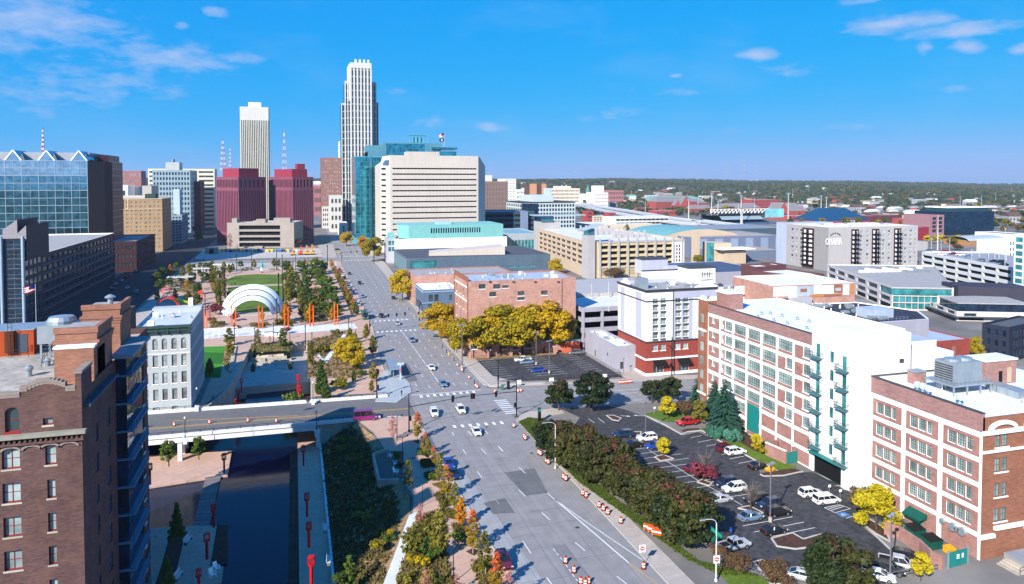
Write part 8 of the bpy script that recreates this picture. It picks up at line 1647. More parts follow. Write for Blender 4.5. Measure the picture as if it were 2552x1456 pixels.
x,y=G(CS,1570,1105);put(KHYD,'fire_hydrant','yellow fire hydrant on the pavement by the golden trees','hydrant',x,y,.13,0,None,1.3);x,y=G(CS,1180,668);put(KHYD,'fire_hydrant','yellow fire hydrant on the corner by the blue shop','hydrant',x,y,.13,0,None,1.2)
q6('car_park',[(57.6,231),(95.3,233.4),(95.3,199.6),(64,204.4),(60.5,207),(57.6,212)],.131,lot_asph)
PB=MB()
for k in rN(10):
 y=208+k*2.6
 for x in(58.3,70,75.4,87):line((x,y),(x+5,y),.12,z=.138)
o=link('parking_lines',PB.mesh('parking_lines',[paint]));o['kind']='structure'
q6('kerb_strip',[G(CB,*p)for p in[(640,1290),(850,1285),(1110,1265),(1620,1238),(1620,1226),(1100,1248),(850,1268),(640,1275)]],.136,M('leaf_litter',(.42,.26,.09),.9,.3,.8))
kerb([G(CI,*p)for p in[(665,82),(770,195),(830,245),(900,240),(1070,235),(1170,232)]],.2,.3)
lotp=[G(CE,*p)for p in[(380,655),(300,655),(240,600),(270,560),(440,525),(470,560),(700,690),(870,790),(960,830)]]
lotB=[G(C4,*p)for p in[(760,40)]]+[(66.5,176.2),(79,175.2),(82,171.5)]+[G(C5,*p)for p in[(0,625),(430,840),(600,800),(900,945),(1270,1140),(1300,1290),(1880,1250),(2200,1395),(2330,1456)]]+[G(C6,*p)for p in[(1150,385),(1120,440),(1330,600),(1345,720),(1300,831),(1000,831),(640,760)]]+[G(C6,*p)for p in[(450,690),(230,600),(90,540)]]+[(64.5,108),(62.6,135),(62.8,160)]
q6('car_park',lotB,.014,lot_asph)
q6('brick_drive',[G(C5,*p)for p in[(1890,1240),(2130,1180),(2230,1260),(2190,1390)]],.03,M('drive_brick',(.20,.11,.085),.9,.2,.8,fine=(3,.2)))
q6('drive_apron',[G(C5,*p)for p in[(2200,1395),(2330,1370),(2330,1456),(2250,1456)]]+[G(C6,*p)for p in[(1000,200),(960,200)]],.02,conc)
q6('grass_verge',[G(C4,*p)for p in[(240,80),(330,45),(470,60),(560,330),(720,470),(1100,760),(1460,1010),(1754,1260)]]+[(67,92),(66,60),(59.5,60),(61.2,94)]+[G(C4,*p)for p in[(1700,1260),(1300,985),(750,590),(590,430),(440,300)]],.15,grass)
q6('grass_verge',[G(C5,*p)for p in[(0,600),(160,560),(500,590),(660,640),(640,690),(350,690),(240,690),(0,610)]],.10,grass);q6('grass_verge',[G(C5,*p)for p in[(615,765),(710,750),(870,910),(1080,905),(1350,1050),(1590,1165),(1700,1185),(1690,1215),(1470,1240),(1280,1130),(890,915)]],.12,grass)
q6('planting_bed',[G(C5,*p)for p in[(870,900),(1110,770),(1430,930),(1350,1050),(1200,1000),(1050,905)]],.14,soil)
q6('planting_bed',[G(C5,*p)for p in[(400,790),(480,765),(610,762),(600,790),(430,805)]],.145,soil);q6('planting_bed',[G(C5,*p)for p in[(1275,1270),(1480,1245),(1690,1215),(1765,1245),(1560,1290),(1340,1300)]],.13,soil)
MULCH=[(C5,[(110,1085),(200,1060),(320,1105),(170,1130)],'island'),(C5,[(590,1370),(640,1340),(760,1380),(720,1410)],'island'),(C6,[(350,345),(420,330),(510,375),(490,385),(440,365)],'island'),(C6,[(565,540),(700,505),(770,545),(890,510),(985,530),(870,590),(720,608),(600,590)],'island'),(CE,[(370,770),(480,765),(470,800),(400,800)],'island'),(CE,[(130,600),(200,600),(280,630),(250,655),(190,645)],'island'),(C6,[(1140,440),(1200,420),(1290,470),(1330,560),(1240,510)],'island'),(C6,[(450,690),(510,680),(620,740),(620,831),(560,831)],'island')]
for c,ps,n_ in MULCH:q=[G(c,*p)for p in ps];q6('planting_bed',q,.12,soil);kerb(q,.28,.17,0,True,'kerb')
kerb([G(C5,*p)for p in[(0,615),(220,720),(410,830),(480,800),(640,785),(900,935),(1270,1135),(1490,1240)]],.35,.16);kerb([G(C5,*p)for p in[(1300,1280),(1340,1302),(1560,1295),(1780,1248)]],.3,.16);kerb([G(C6,*p)for p in[(1120,440),(1150,430)]]+[G(C6,*p)for p in[(1190,480),(1330,610)]],.3,.16)
PB=MB()
def stalls(c,A1,A2,n,wv,length,both=False):
 a=Vc(G(c,*A1));e=Vc(G(c,*A2))
 for i in rN(n+1):p=a.lerp(e,i/n);line((p.x,p.y),(p.x+length*wv[0],p.y+length*wv[1]),.11,z=.028)
 return a,e
sp_=Vc(G(C4,1320,300));ep_=Vc(G(C4,1754,570));line(tuple(sp_),tuple(ep_),.12,z=.027)
e2=Vc(G(C6,380,325));line(tuple(ep_),tuple(e2),.12,z=.027);e3=Vc(G(C6,540,415));
tot=(e2-sp_).length
for i in rN(int(tot/2.75)):
 p=sp_.lerp(e2,i*2.75/tot);line((p.x-5.2,p.y),(p.x+5.2,p.y+.1),.11,z=.028)
for(a,c_)in[((380,457),(700,398)),((450,497),(775,432)),((560,527),(845,468)),((905,340),(1000,320)),((905,340),(975,372)),((975,372),(1075,345)),((1000,320),(1075,345)),((925,350),(1015,323)),((945,358),(1035,330)),((1045,408),(1145,378))]:line(G(C6,*a),G(C6,*c_),.13,z=.029)
for(a,c_)in[((515,867),(640,840)),((600,915),(760,885)),((690,960),(850,930)),((955,1103),(1110,1075)),((1055,1155),(1230,1122)),((865,1055),(950,1040))]:line(G(C5,*a),G(C5,*c_),.12,z=.029)
for(a,c_)in[((835,50),(885,88)),((915,45),(970,88))]:line(G(C4,*a),G(C4,*c_),.12,z=.029)
x,y=G(CE,325,605);arrow(x,y,-.5,1.1);x,y=G(CE,450,600);arrow(x,y,2.6,1.1)
o=link('parking_lines',PB.mesh('parking_lines',[paint]));o['kind']='structure'
hx_=G(C6,1028,384);b=MB();b.poly([(hx_[0]-1.0,hx_[1]-.8,.03),(hx_[0]+1.0,hx_[1]-.8,.03),(hx_[0]+1.0,hx_[1]+.8,.03),(hx_[0]-1.0,hx_[1]+.8,.03)],0);
for k in rN(12):
 a1,a2=2*pi*k/12*.75,2*pi*(k+1)/12*.75;b.poly([(hx_[0]+.5*cos(a1),hx_[1]-.15+.42*sin(a1),.036),(hx_[0]+.5*cos(a2),hx_[1]-.15+.42*sin(a2),.036),(hx_[0]+.38*cos(a2),hx_[1]-.15+.32*sin(a2),.036),(hx_[0]+.38*cos(a1),hx_[1]-.15+.32*sin(a1),.036)],1)
b.poly([(hx_[0]-.06,hx_[1]-.1,.036),(hx_[0]+.06,hx_[1]-.1,.036),(hx_[0]+.06,hx_[1]+.5,.036),(hx_[0]-.06,hx_[1]+.5,.036)],1);o=link('accessible_bay_mark',b.mesh('accessible_bay_mark',[M('bay_blue',(.10,.24,.45),.8),paint]));o['kind']='structure'
T=q1('car_park_fence','low grey mesh fence between the hedge and the lower car park','fence',(66,96,0));q4(T,[(*G(C6,*p),0)for p in[(110,610),(235,690),(350,740),(470,790),(640,850)]],1.2,2.4,poleG,r=.05)
T=q1('car_park_fence','grey post and rail fence behind the parked pickup at the lower right','fence',(90,86,0));q4(T,[(*G(CR,*p),0)for p in[(10,825),(170,790),(280,770),(470,735)]],1.2,2.2,poleG,r=.06)
q=[G(CR,*p)for p in[(55,445),(170,480),(330,590),(420,680),(510,725)]];T=q1('brick_yard_wall','red brick yard wall beside the right brick building','wall',(*q[0],0))
for a,c in zip(q,q[1:]):b=MB();b.bar((*a,1.1),(*c,1.1),.4,2.2);q0(T,'wall',b,bk4)
a,c=G(CR,548,712),G(CR,700,670);T=q1('yard_gate','teal metal yard gate with two white notices','gate',(*a,0));b=MB();b.bar((*a,1.3),(*c,1.3),.1,2.4);q0(T,'gate_leaf',b,teal);d=(Vc(c)-Vc(a));
for f,w in((.42,.55),(.68,.35)):p=Vc(a)+d*f;n=Vc((d.y,-d.x)).normalized()*.09;b=MB();b.bar((p.x+n.x,p.y+n.y,1.6),(p.x+n.x+d.normalized().x*w,p.y+n.y+d.normalized().y*w,1.6),.03,.7);q0(T,'notice',b,whiteS)
for p in(a,c):bq(T,'gate_post',(p[0]-.12,p[1]-.12,0,p[0]+.12,p[1]+.12,2.8),metalG)
for i,(X,Y,m_)in eN([(290,460,green),(420,545,green),(560,590,yellowM)]):
 x,y=G(CR,X,Y);T=q1('waste_skip',['green waste skip with black lid, rear one behind the yard wall','green waste skip with black lid, front one behind the yard wall','small yellow bin behind the teal yard gate'][i],'skip',(x,y,0),.0);s=1 if i<2 else.6;b=MB();b.poly([(x-1.1*s,y-.9*s,.2),(x+1.1*s,y-.9*s,.2),(x+1.3*s,y-1.1*s,1.5*s),(x-1.3*s,y-1.1*s,1.5*s)]);b.box(x-1.2*s,y-1*s,.15,x+1.2*s,y+1*s,1.5*s);q0(T,'tub',b,m_);b=MB();b.poly([(x-1.35*s,y-1.15*s,1.52*s),(x+1.35*s,y-1.15*s,1.52*s),(x+1.35*s,y+1.1*s,1.85*s),(x-1.35*s,y+1.1*s,1.85*s)]);q0(T,'lid',b,blk if i<2 else yellowM)
x,y=G(C5,1360,1060);x2,y2=G(C5,1590,1165);T=q1('brick_bin_enclosure','brick bin enclosure with teal doors at the foot of the loft building','enclosure',(x,y,0));b=MB();b.bar((x,y,1.4),(x2,y2,1.4),.4,2.8);b.bar((x,y,1.41),(x+3.4,y+.6,1.41),.4,2.8);b.bar((x2+3.2,y2+.4,1.4),(x+4.6,y+2,1.4),.4,2.8);q0(T,'wall',b,bk4);b=MB();b.bar((x2+.2,y2,1.3),(x2+3.1,y2+.3,1.3),.12,2.4);q0(T,'teal_door',b,teal);b=MB();b.bar((x,y,2.85),(x2,y2,2.85),.5,.14);q0(T,'coping',b,wht2)
x,y=G(C5,1985,1200);put(kit([('body',lathe_mb([(.35,0),(.38,.9),(.3,1.2),(.05,1.35)]),[red],0),('base',lathe_mb([(.4,0),(.4,.06)]),[blk],0)]),'litter_bin','dark red litter bin in the garage entrance','bin',x,y,0)
x,y=G(CI,1148,475);T=q1('ticket_kiosk','slim dark totem with teal arrow near the hedge','sign',(x,y,0));bq(T,'panel',(x-.35,y-.2,0,x+.35,y+.2,3.6),metalD);bq(T,'face',(x-.3,y-.23,2.6,x+.3,y-.205,3.4),teal)
for i,(c,X,Y,Yt,lab)in eN([(CI,1015,250,205,'white car park sign panel by the corner signal'),(CI,1225,235,190,'white car park sign panel behind the round tree'),(CQ,418,1380,1310,'white car park sign on the black gate near the hotel'),(CE,612,580,510,'small white sign by the yellow shrub'),(C6,937,240,190,'small white sign by the white parked cars'),(C6,1007,275,220,'small white sign by the minivan')]):
 x,y=G(c,X,Y);h=q8(x,y,c(X,Yt)[1]);T=q1('small_sign',lab,'sign',(x,y,0));b=MB();b.tube((x,y,0),(x,y,h),.05,n=6);q0(T,'post',b,metalG);b=MB();w=.7 if i<3 else.3;b.box(x-w,y-.1,h-.9*w/.7-.1,x+w,y-.06,h);q0(T,'panel',b,whiteS)
T=q1('black_gate','low black rail gate around the near side of the upper car park','gate',(82,200,0));q4(T,[(*G(CI,*p),0)for p in[(1190,235),(1330,225)]]+[(94.5,199.5,0),(95.3,203,0)],1.6,2.2,r=.06);T=q1('bollard_row','line of short grey posts and cable along the hotel side of the car park','fence',(95.3,205,0));q4(T,[(95.2,204,0),(95.2,231,0)],1.0,1.9,poleG,r=.045)
x,y=G(CI,910,268);T=q1('green_utility_box','small green and dark utility boxes at the street corner','utility box',(x,y,0));bq(T,'cabinet',(x-.4,y-.3,.1,x+.4,y+.3,1.5),M('utility_green',(.08,.22,.16),.6));bq(T,'cabinet',(x+1.4,y-.3,.1,x+2.1,y+.3,2.4),metalD)
x,y=G(C5,1410,1250);T=q1('yellow_tarp','bright orange-yellow covered shrub at the tip of the planting island','shrub',(x,y,0));link('cover',k9('cover',[(0,0,.5),(.6,0,.5),(-.5,.2,.5),(0,0,1.0)],[.7,.6,.6,.5],500,.16,M('tarp_orange',(.75,.42,.04),.7,.15,2),3),T)
def cpx(c,X,Y,kind,color,head,lab,cat='car',z=.03,**k):x,y=G(c,X,Y,z);return car(kind,color,x,y,head,lab,cat,z,**k)
S_=-pi/2;N_=pi/2
cpx(C5,475,715,'pickup','red',pi+.05,'bright red pickup truck parked at the island tip','pickup truck',.10)
cpx(C5,915,1010,'suv','maroon',.02,'dark red SUV beside the white SUV by the lawn strip');cpx(C5,1020,1050,'suv','white',.02,'white SUV between the dark red SUV and open bays');cpx(C5,1285,1210,'sedan','black',.02,'black sedan at the end of the bays by the grass tip')
cpx(C5,555,1235,'sedan','maroon',.02,'maroon sedan half hidden behind the red-leaved tree');cpx(C5,705,1290,'sedan','black',.02,'black sedan behind the red-leaved tree, right one')
cpx(C5,905,1405,'suv','navy',pi,'dark navy SUV facing left beside the white crossover');cpx(C6,325,232,'suv','white',pi,'white crossover with black roof bars facing left');cpx(C6,235,300,'sedan','silver',.05,'silver convertible-like sedan at the end of the left row')
cpx(C6,470,305,'suv','black',pi,'black SUV behind the bare young tree, upper one');cpx(C6,550,335,'suv','navy',pi,'black SUV, middle of the three beside the tall light');cpx(C6,605,385,'suv','black',.02,'black SUV at the foot of the tall car park light')
cpx(C6,430,415,'sedan','steel',.05,'grey-blue sedan left of the tall car park light');cpx(C6,580,503,'sedan','black',.05,'black coupe parked alone near the kidney-shaped island');cpx(C6,325,605,'pickup','silver',.1,'silver pickup half behind the big hedge tree','pickup truck')
cpx(C6,820,265,'suv','white',-.05,'white SUV parked in front of the minivan');cpx(C6,920,308,'van','white',-.05,'white minivan beside the hatched bay','minivan')
cpx(C4,1128,205,'suv','navy',pi-.1,'dark blue SUV half hidden behind the russet hedge');cpx(C4,1215,290,'sedan','black',pi,'black sedan by the hedge below the white SUV');cpx(C4,1330,235,'suv','white',pi,'white SUV by the left car park light');cpx(C4,1400,300,'sedan','blue',pi,'blue sedan behind the small yellow tree')
h_=-.75
cpx(CR,10,790,'sedan','white',h_,'white car at the bottom edge behind the big tree');cpx(CR,85,740,'suv','black',h_,'black SUV left of the silver pickup at the lower right');cpx(CR,165,700,'pickup','silver',h_,'silver pickup truck at the lower right','pickup truck');cpx(CR,240,650,'suv','black',h_,'black SUV right of the silver pickup')
cpx(C6,770,800,'sedan','silver',h_,'silver car at the bottom edge between two trees');cpx(C6,845,800,'suv','black',h_,'black car at the bottom edge beside the silver car')
cpx(CB,1240,1315,'pickup','white',pi,'white pickup truck in the upper car park','pickup truck',.14);cpx(CB,1285,1338,'sedan','steel',pi,'dark teal sedan in front of the white pickup',z=.14);cpx(CB,1410,1432,'sedan','blue',pi,'deep blue sedan in the upper car park',z=.14);cpx(CB,1840,1235,'pickup','grey',pi,'dark grey pickup beside the orange annex','pickup truck',.14)
cpx(CI,470,430,'suv','white',S_-.05,'white SUV waiting at the intersection, left one');cpx(CI,640,410,'suv','white',S_,'white SUV crossing the intersection, right one');cpx(CI,742,550,'sedan','white',S_-.05,'white sedan just below the intersection');cpx(CI,527,240,'sedan','steel',S_,'dark teal sedan stopped before the crossing');cpx(CI,452,135,'sedan','white',S_,'white sedan on the street beside the car park')
cpx(CI,30,462,'bigvan','purple',-.08,'magenta passenger van on the bridge roadway','van',.05)
cpx(CS,1155,945,'suv','steel',S_,'dark SUV on the street beside the yellow trees');cpx(CS,990,752,'sedan','silver',S_,'silver sedan on the second crossing');cpx(CS,812,668,'suv','black',S_,'black SUV just past the second crossing');cpx(CS,945,462,'sedan','black',S_+.0,'dark sedan in the right-hand lanes before the blue shop');cpx(CS,600,445,'sedan','steel',S_,'dark sedan in the left lanes opposite the grove');cpx(CS,565,296,'suv','black',S_,'black SUV farther along the left lanes');cpx(CS,450,186,'sedan','navy',S_,'small dark car far along the left lanes')
cpx(CS,622,680,'bus','green',S_,'green and white trolley bus at the kerb','bus')
for i,(X,Y,col_)in eN([(338,140,'grey'),(352,170,'red'),(372,205,'white'),(395,240,'navy'),(420,290,'grey'),(440,335,'steel'),(470,375,'black'),(492,405,'blue'),(530,500,'white'),(550,540,'silver')]):
 cpx(CS,X,Y,['sedan','suv'][i%2],col_,S_,'%s car parked along the left kerb by the grove, %s from the far end'%(col_,nth[i]),'parked car',group='cars parked along the left kerb')
cpx(C3,1180,450,'sedan','blue',S_-.02,'blue car parked at the left kerb under the orange tree','parked car');cpx(C3,1232,540,'sedan','navy',S_,'dark blue car parked below the blue one at the left kerb','parked car');cpx(C3,1650,1290,'suv','maroon',S_,'dark red car parked at the left kerb near the bottom','parked car')
cpx(CT,1770,1075,'sedan','black',0,'black car crossing the far street','car',small=True);cpx(CT,1785,1112,'sedan','yellow',S_,'small yellow taxi on the far street','taxi',small=True);cpx(CT,1482,1238,'sedan','yellow',0,'yellow car parked beyond the green trees','car',small=True)
cpx(CT,255,1095,'sedan','white',0,'white car beside the site cabin','car',small=True);cpx(CT,600,1092,'sedan','black',0,'black car in front of the hoarding panels, left','car',small=True);cpx(CT,1205,1082,'sedan','black',0,'black car in front of the hoarding panels, right','car',small=True)
for i,(X,Y)in eN([(1435,205),(1435,105),(1250,350),(1310,305),(1370,265),(1420,230),(1465,195),(1530,160),(1440,345),(1540,395),(1290,360)]):
 x,y=P(*C1(X,Y));car('suv' if i%2 else 'sedan',['black','navy','grey','silver','steel'][i%5],x,y,N_,'dark car in the shaded street beside the dark office, %s from the far end'%nth[i],'parked car',.02,'cars in the shaded left street',small=True)
A_,B_,zA,dA,nA=WG
for i,(X,Y,col_)in eN([(1250,945,'grey'),(1330,950,'silver'),(1430,955,'red'),(1530,975,'maroon'),(1605,990,'white'),(1700,1005,'steel'),(1400,985,'white'),(1990,1060,'black'),(2060,1070,'black'),(2100,1100,'black'),(1840,1055,'grey')]):
 x,y=P(*CH(X,Y+6),zA-1);car(['suv','sedan'][i%2],col_,x,y,atan2(dA.y,dA.x)+1.4,'%s car on the roof of the white parking garage, %s from the left'%(col_,nth[i]),'parked car',zA-.97,'cars on the white garage roof',small=True)
for i,(X,Y,Yt)in eN([(1285,930,800),(1395,930,830),(1490,960,800),(1740,1040,930),(1825,1020,890),(1930,1020,870),(2000,1030,890),(2048,1030,850),(2115,1110,690),(1355,930,540),(2130,1050,950)]):
 x,y=P(*CH(X,Y),zA-1);zt=q8(x,y,CH(X,Yt)[1]);T=q1('deck_light_pole','pale light pole on or behind the white garage roof, %s from the left'%nth[i],'light pole',(x,y,zA-1),group='light poles about the white garage');b=MB();b.tube((x,y,zA-1),(x,y,zt),.16 if i!=9 else.45,.1,6);q0(T,'pole',b,poleW);bq(T,'lamp_head',(x-.8,y-.2,zt,x+.8,y+.2,zt+.2),poleW)
x,y=G(C6,302,525);person(x,y,'person in a blue jacket walking in the lower car park',.02,2.0,(.03,.12,.45))
x,y=G(CI,260,310);person(x,y,'person in dark clothes waiting at the bus stop corner',.15,.5,(.02,.02,.03))
for i,(X,Y)in eN([(565,515),(582,515),(598,512),(612,508)]):x,y=G(C2,X,Y);person(x,y,'person in dark clothes strolling in the group on the promenade, %s from left'%['first','second','third','fourth'][i],.07,i,(.03,.03,.04))
for i,(X,Y)in eN([(596,725),(638,722),(1533,690),(1385,1040),(870,458),(906,455)]):x,y=G(C2,X,Y);person(x,y,['person standing alone in the middle of the promenade','person beside the promenade near the orange posts','person near the right speaker tower','person in black standing by the low sign wall','left person on the terrace between the lawns','right person on the terrace between the lawns'][i],.09,i*1.3,(.02,.02,.03)if i!=1 else(.3,.3,.32))
for i in rN(14):
 u=455+i*6.5;q7('dgreen' if i%3 else 'ygreen',u,600-i*5.5-(i%4)*6,583-i*5-(i%4)*6,'dark street tree beside the far shaded street, %s from the near end'%nth[i],'street trees beside the far shaded street',0,1.1)
for i,(X,Y)in eN([(1145,355),(1156,354)]):x,y=G(C8,X,Y,0);person(x,y,'person sitting out by the basin rail, %s one'%['left','right'][i],.07,i,(.02,.02,.03))
for i,(X,Y)in eN([(785,265),(830,262),(845,250),(860,262),(875,262)]):
 x,y=G(C8,X,Y,-4.9);T=person(x,y,'dark bronze figure standing in the basin, %s from the left'%['first','second','third','fourth','fifth'][i],-5.2,i,(.015,.015,.015),(.015,.015,.015),2.3);T.name='bronze_statue';T['category']='statue'
KT=[(915,235,0,'kerb'),(985,365,165,'kerb'),(1058,460,290,'kerb'),(1108,590,345,'young'),(1165,735,445,'kerb'),(1230,835,600,'young'),(1290,975,725,'orange'),(1388,1195,835,'kerb'),(1493,1380,1010,'young'),(1590,1540,1185,'kerb'),(1690,1700,1350,'pinkish'),(1010,410,225,'young')]
for i,(X,Yb,Yt,k)in eN(sorted(KT,key=lambda q:q[1])):
 u,vb=C3(X,Yb);q7(k,u,vb,C3(X,Yt)[1],'slender autumn-coloured young tree in the kerb row, %s from the bridge'%nth[i],'young trees along the near left kerb',.1)
for(X,Yb,Yt,k,lab)in[(705,235,20,'pinkish','thin nearly bare tree at the bridge end of the promenade'),(835,660,410,'young','narrow pale green tree beside the viewing deck'),(940,945,770,'pinkish','pinkish half-bare small tree by the ramp'),(1100,1255,835,'young','tall pale young tree in the bed beside the ramp'),(985,1560,1340,'pinkish','small pink tree at the bottom edge of the ramp bed'),(1250,1560,1375,'pinkish','small pink tree at the bottom edge of the promenade'),(340,1530,1225,'ovgreen','bright green bushy tree at the bottom edge of the bank'),(990,1060,900,'ygreen','olive bush tree in the bed left of the pale young tree')]:
 u,vb=C3(X,Yb);q7(k,u,vb,C3(X,Yt)[1],lab,None,.05 if k!='ovgreen' else-2.5)
for i,(X,Yb,Yt,k)in eN([(955,365,290,'shrub'),(1045,570,500,'shrub'),(1295,1090,965,'shrub'),(1210,880,830,'shrubd'),(1045,1230,1040,'shrub'),(880,1180,1010,'shrubd'),(930,1110,950,'shrubd'),(960,1300,1200,'shruby'),(870,1290,1200,'shruby'),(1000,1420,1330,'shrubd'),(830,1440,1340,'shrubd'),(1100,1450,1390,'shrub'),(250,1440,1350,'shrub'),(560,1160,1070,'shruby'),(690,1030,980,'shruby'),(1500,1290,1230,'shrubd'),(1440,1350,1280,'shrubd'),(1130,800,740,'shrubd'),(750,380,320,'shrub'),(770,460,400,'shrub')]):
 u,vb=C3(X,Yb);q7(k,u,vb,C3(X,Yt)[1],'rounded %s shrub in the promenade beds, %s counted down the slope'%({'shrub':'green','shruby':'yellow-green','shrubd':'dry olive'}[k],nth[i%16]),'shrubs in the promenade beds',.12,1.0,'shrub')
rk=random.Random(3)
for i in rN(18):
 y=98+i*4.5;x=rk.uniform(7,15);z=bankz(x,y)
 if z is not None:tree(['shrubd','shrub'][i%2],x,y,rk.uniform(.9,2),'%s shrub on the creek bank, %s from the near end'%(['olive','green'][i%2],nth[i]),'shrubs on the creek bank',z,'shrub',1.3)
for i,(X,Yb,Yt,k,lab)in eN([(320,1060,650,'gold','broad golden tree left of the weathered brick block'),(405,1115,860,'gold','smaller golden tree at the brick block corner'),(640,1270,800,'goldgreen','golden green tree nearest the street among the block trees'),(870,1240,730,'gold','golden tree, second from the left in front of the brick block'),(985,1250,665,'goldgreen','golden tree, third from the left in front of the brick block'),(1120,1225,690,'gold','golden tree, middle of the block row'),(1235,1235,660,'goldgreen','golden green tree right of the middle of the block row'),(1480,1215,625,'gold','tallest golden tree of the block row'),(1650,1180,760,'goldgreen','green-gold tree at the right end of the block row')]):
 u,vb=CB(X,Yb);q7(k,u,vb,CB(X,Yt)[1],lab,None,0,1.2)
u,vb=CS(1045,490);q7('goldgreen',u,vb,CS(1045,130)[1],'large olive-yellow tree left of the blue corner shop',None,0,.8)
for i,(X,Yb,Yt,k,lab)in eN([(2050,1075,910,'orround','orange tree at the foot of the beige slab tower'),(2180,1210,920,'goldgreen','tall olive-yellow tree by the slate hall corner'),(1870,1030,870,'goldgreen','round bronze-yellow tree in front of the teal glass tower'),(1660,700,610,'orround','small golden tree in the shaded far street')]):u,vb=CT(X,Yb);q7(k,u,vb,CT(X,Yt)[1],lab)
HT_=[(560,420,60,'dgreen'),(640,430,60,'hedge'),(700,480,120,'hedge'),(790,520,110,'hedge'),(880,600,170,'hedge'),(960,640,200,'hedge'),(1060,700,230,'hedge'),(1150,760,360,'hedge'),(1250,830,420,'hedge'),(1330,880,450,'hedge'),(1400,930,470,'hedge'),(1480,980,540,'hedge'),(1560,1060,580,'dgreen'),(1640,1130,600,'hedge'),(1720,1140,640,'dgreen'),(480,330,60,'dgreen'),(780,400,80,'hedge'),(1010,520,180,'hedge')]
for i,(X,Yb,Yt,k)in eN(HT_):u,vb=C4(X,Yb);q7(k,u,vb,C4(X,Yt)[1],'bushy green and russet hedge tree between street and car park, %s from the intersection'%nth[i],'hedge trees along the car park',.1,1.05)
for i,(c,X,Yb,Yt,k,lab,sx)in eN([(CI,1273,400,200,'dgreen','round dark green tree left of the intersection exit',1.2),(CI,1486,405,147,'dgreen','round dark green tree with russet top behind the first',1.15),(CE,590,470,235,'dgreen','green tree across from the hotel doors, left',1.15),(CE,770,460,200,'dgreen','russet-topped green tree across from the hotel doors, right',1.2),(CE,745,630,410,'byellow','bright yellow small tree with white stem by the red pickup',1.1),(CE,920,600,420,'bronze','bronze shrub behind the bright yellow tree',1),(CE,1060,680,440,'willow','weeping olive birch beside the spruces',1),(C5,640,500,40,'spruce','left blue-green spruce before the loft building',1.45),(C5,900,800,180,'spruce','large right blue-green spruce before the loft building',1.3),(C5,780,640,190,'spruce','middle blue-green spruce between the two larger ones',1.3),(C5,205,1080,865,'byellow','small bright yellow tree in the square car park island',1),(C5,655,1355,1085,'crimson','low crimson-leaved tree in the car park island',1.2),(C5,690,1330,985,'bare','bare twiggy tree rising above the crimson tree',1),(C6,430,350,165,'bare','bare twiggy tree among the black parked cars',1),(C5,1250,1000,820,'bigyellow','yellow-green rounded shrub by the loft building',.7),(C5,1330,1040,930,'shruby','small yellow shrub below the rounded one',1.2),(C6,1240,480,205,'bigyellow','big bright yellow tree at the corner of the right brick building',1),(C6,1130,340,190,'bronze','bronze shrub left of the big yellow tree',.9),(CR,340,805,590,'byellow','small golden tree by the brick yard wall',1),(C6,345,755,610,'bronze','bronze small tree by the lower car park fence',1),(C6,590,831,670,'bronze','rounded bronze tree at the bottom edge',1.1),(C6,960,900,520,'dgreen','large green and russet tree at the bottom edge, left part',1.05),(C6,1090,900,560,'hedge','large green and russet tree at the bottom edge, right part',1.1),(C6,870,880,600,'dgreen','green tree left of the large bottom tree',1),(C6,230,660,560,'bronze','bronze shrub behind the pickup by the street light',1),(CN,1500,850,600,'goldgreen','olive street tree between brick shop and navy block',.8)]):
 u,vb=c(X,Yb);q7(k,u,vb,c(X,Yt)[1],lab,None,.05,sx)
for i,(c,X,Yb,Yt,lab)in eN([(C5,830,860,720,'left pale green juniper mound below the spruces'),(C5,960,890,750,'right pale green juniper mound below the spruces')]):u,vb=c(X,Yb);q7('juniper',u,vb,c(X,Yt)[1],lab,None,.05,.75,'shrub')
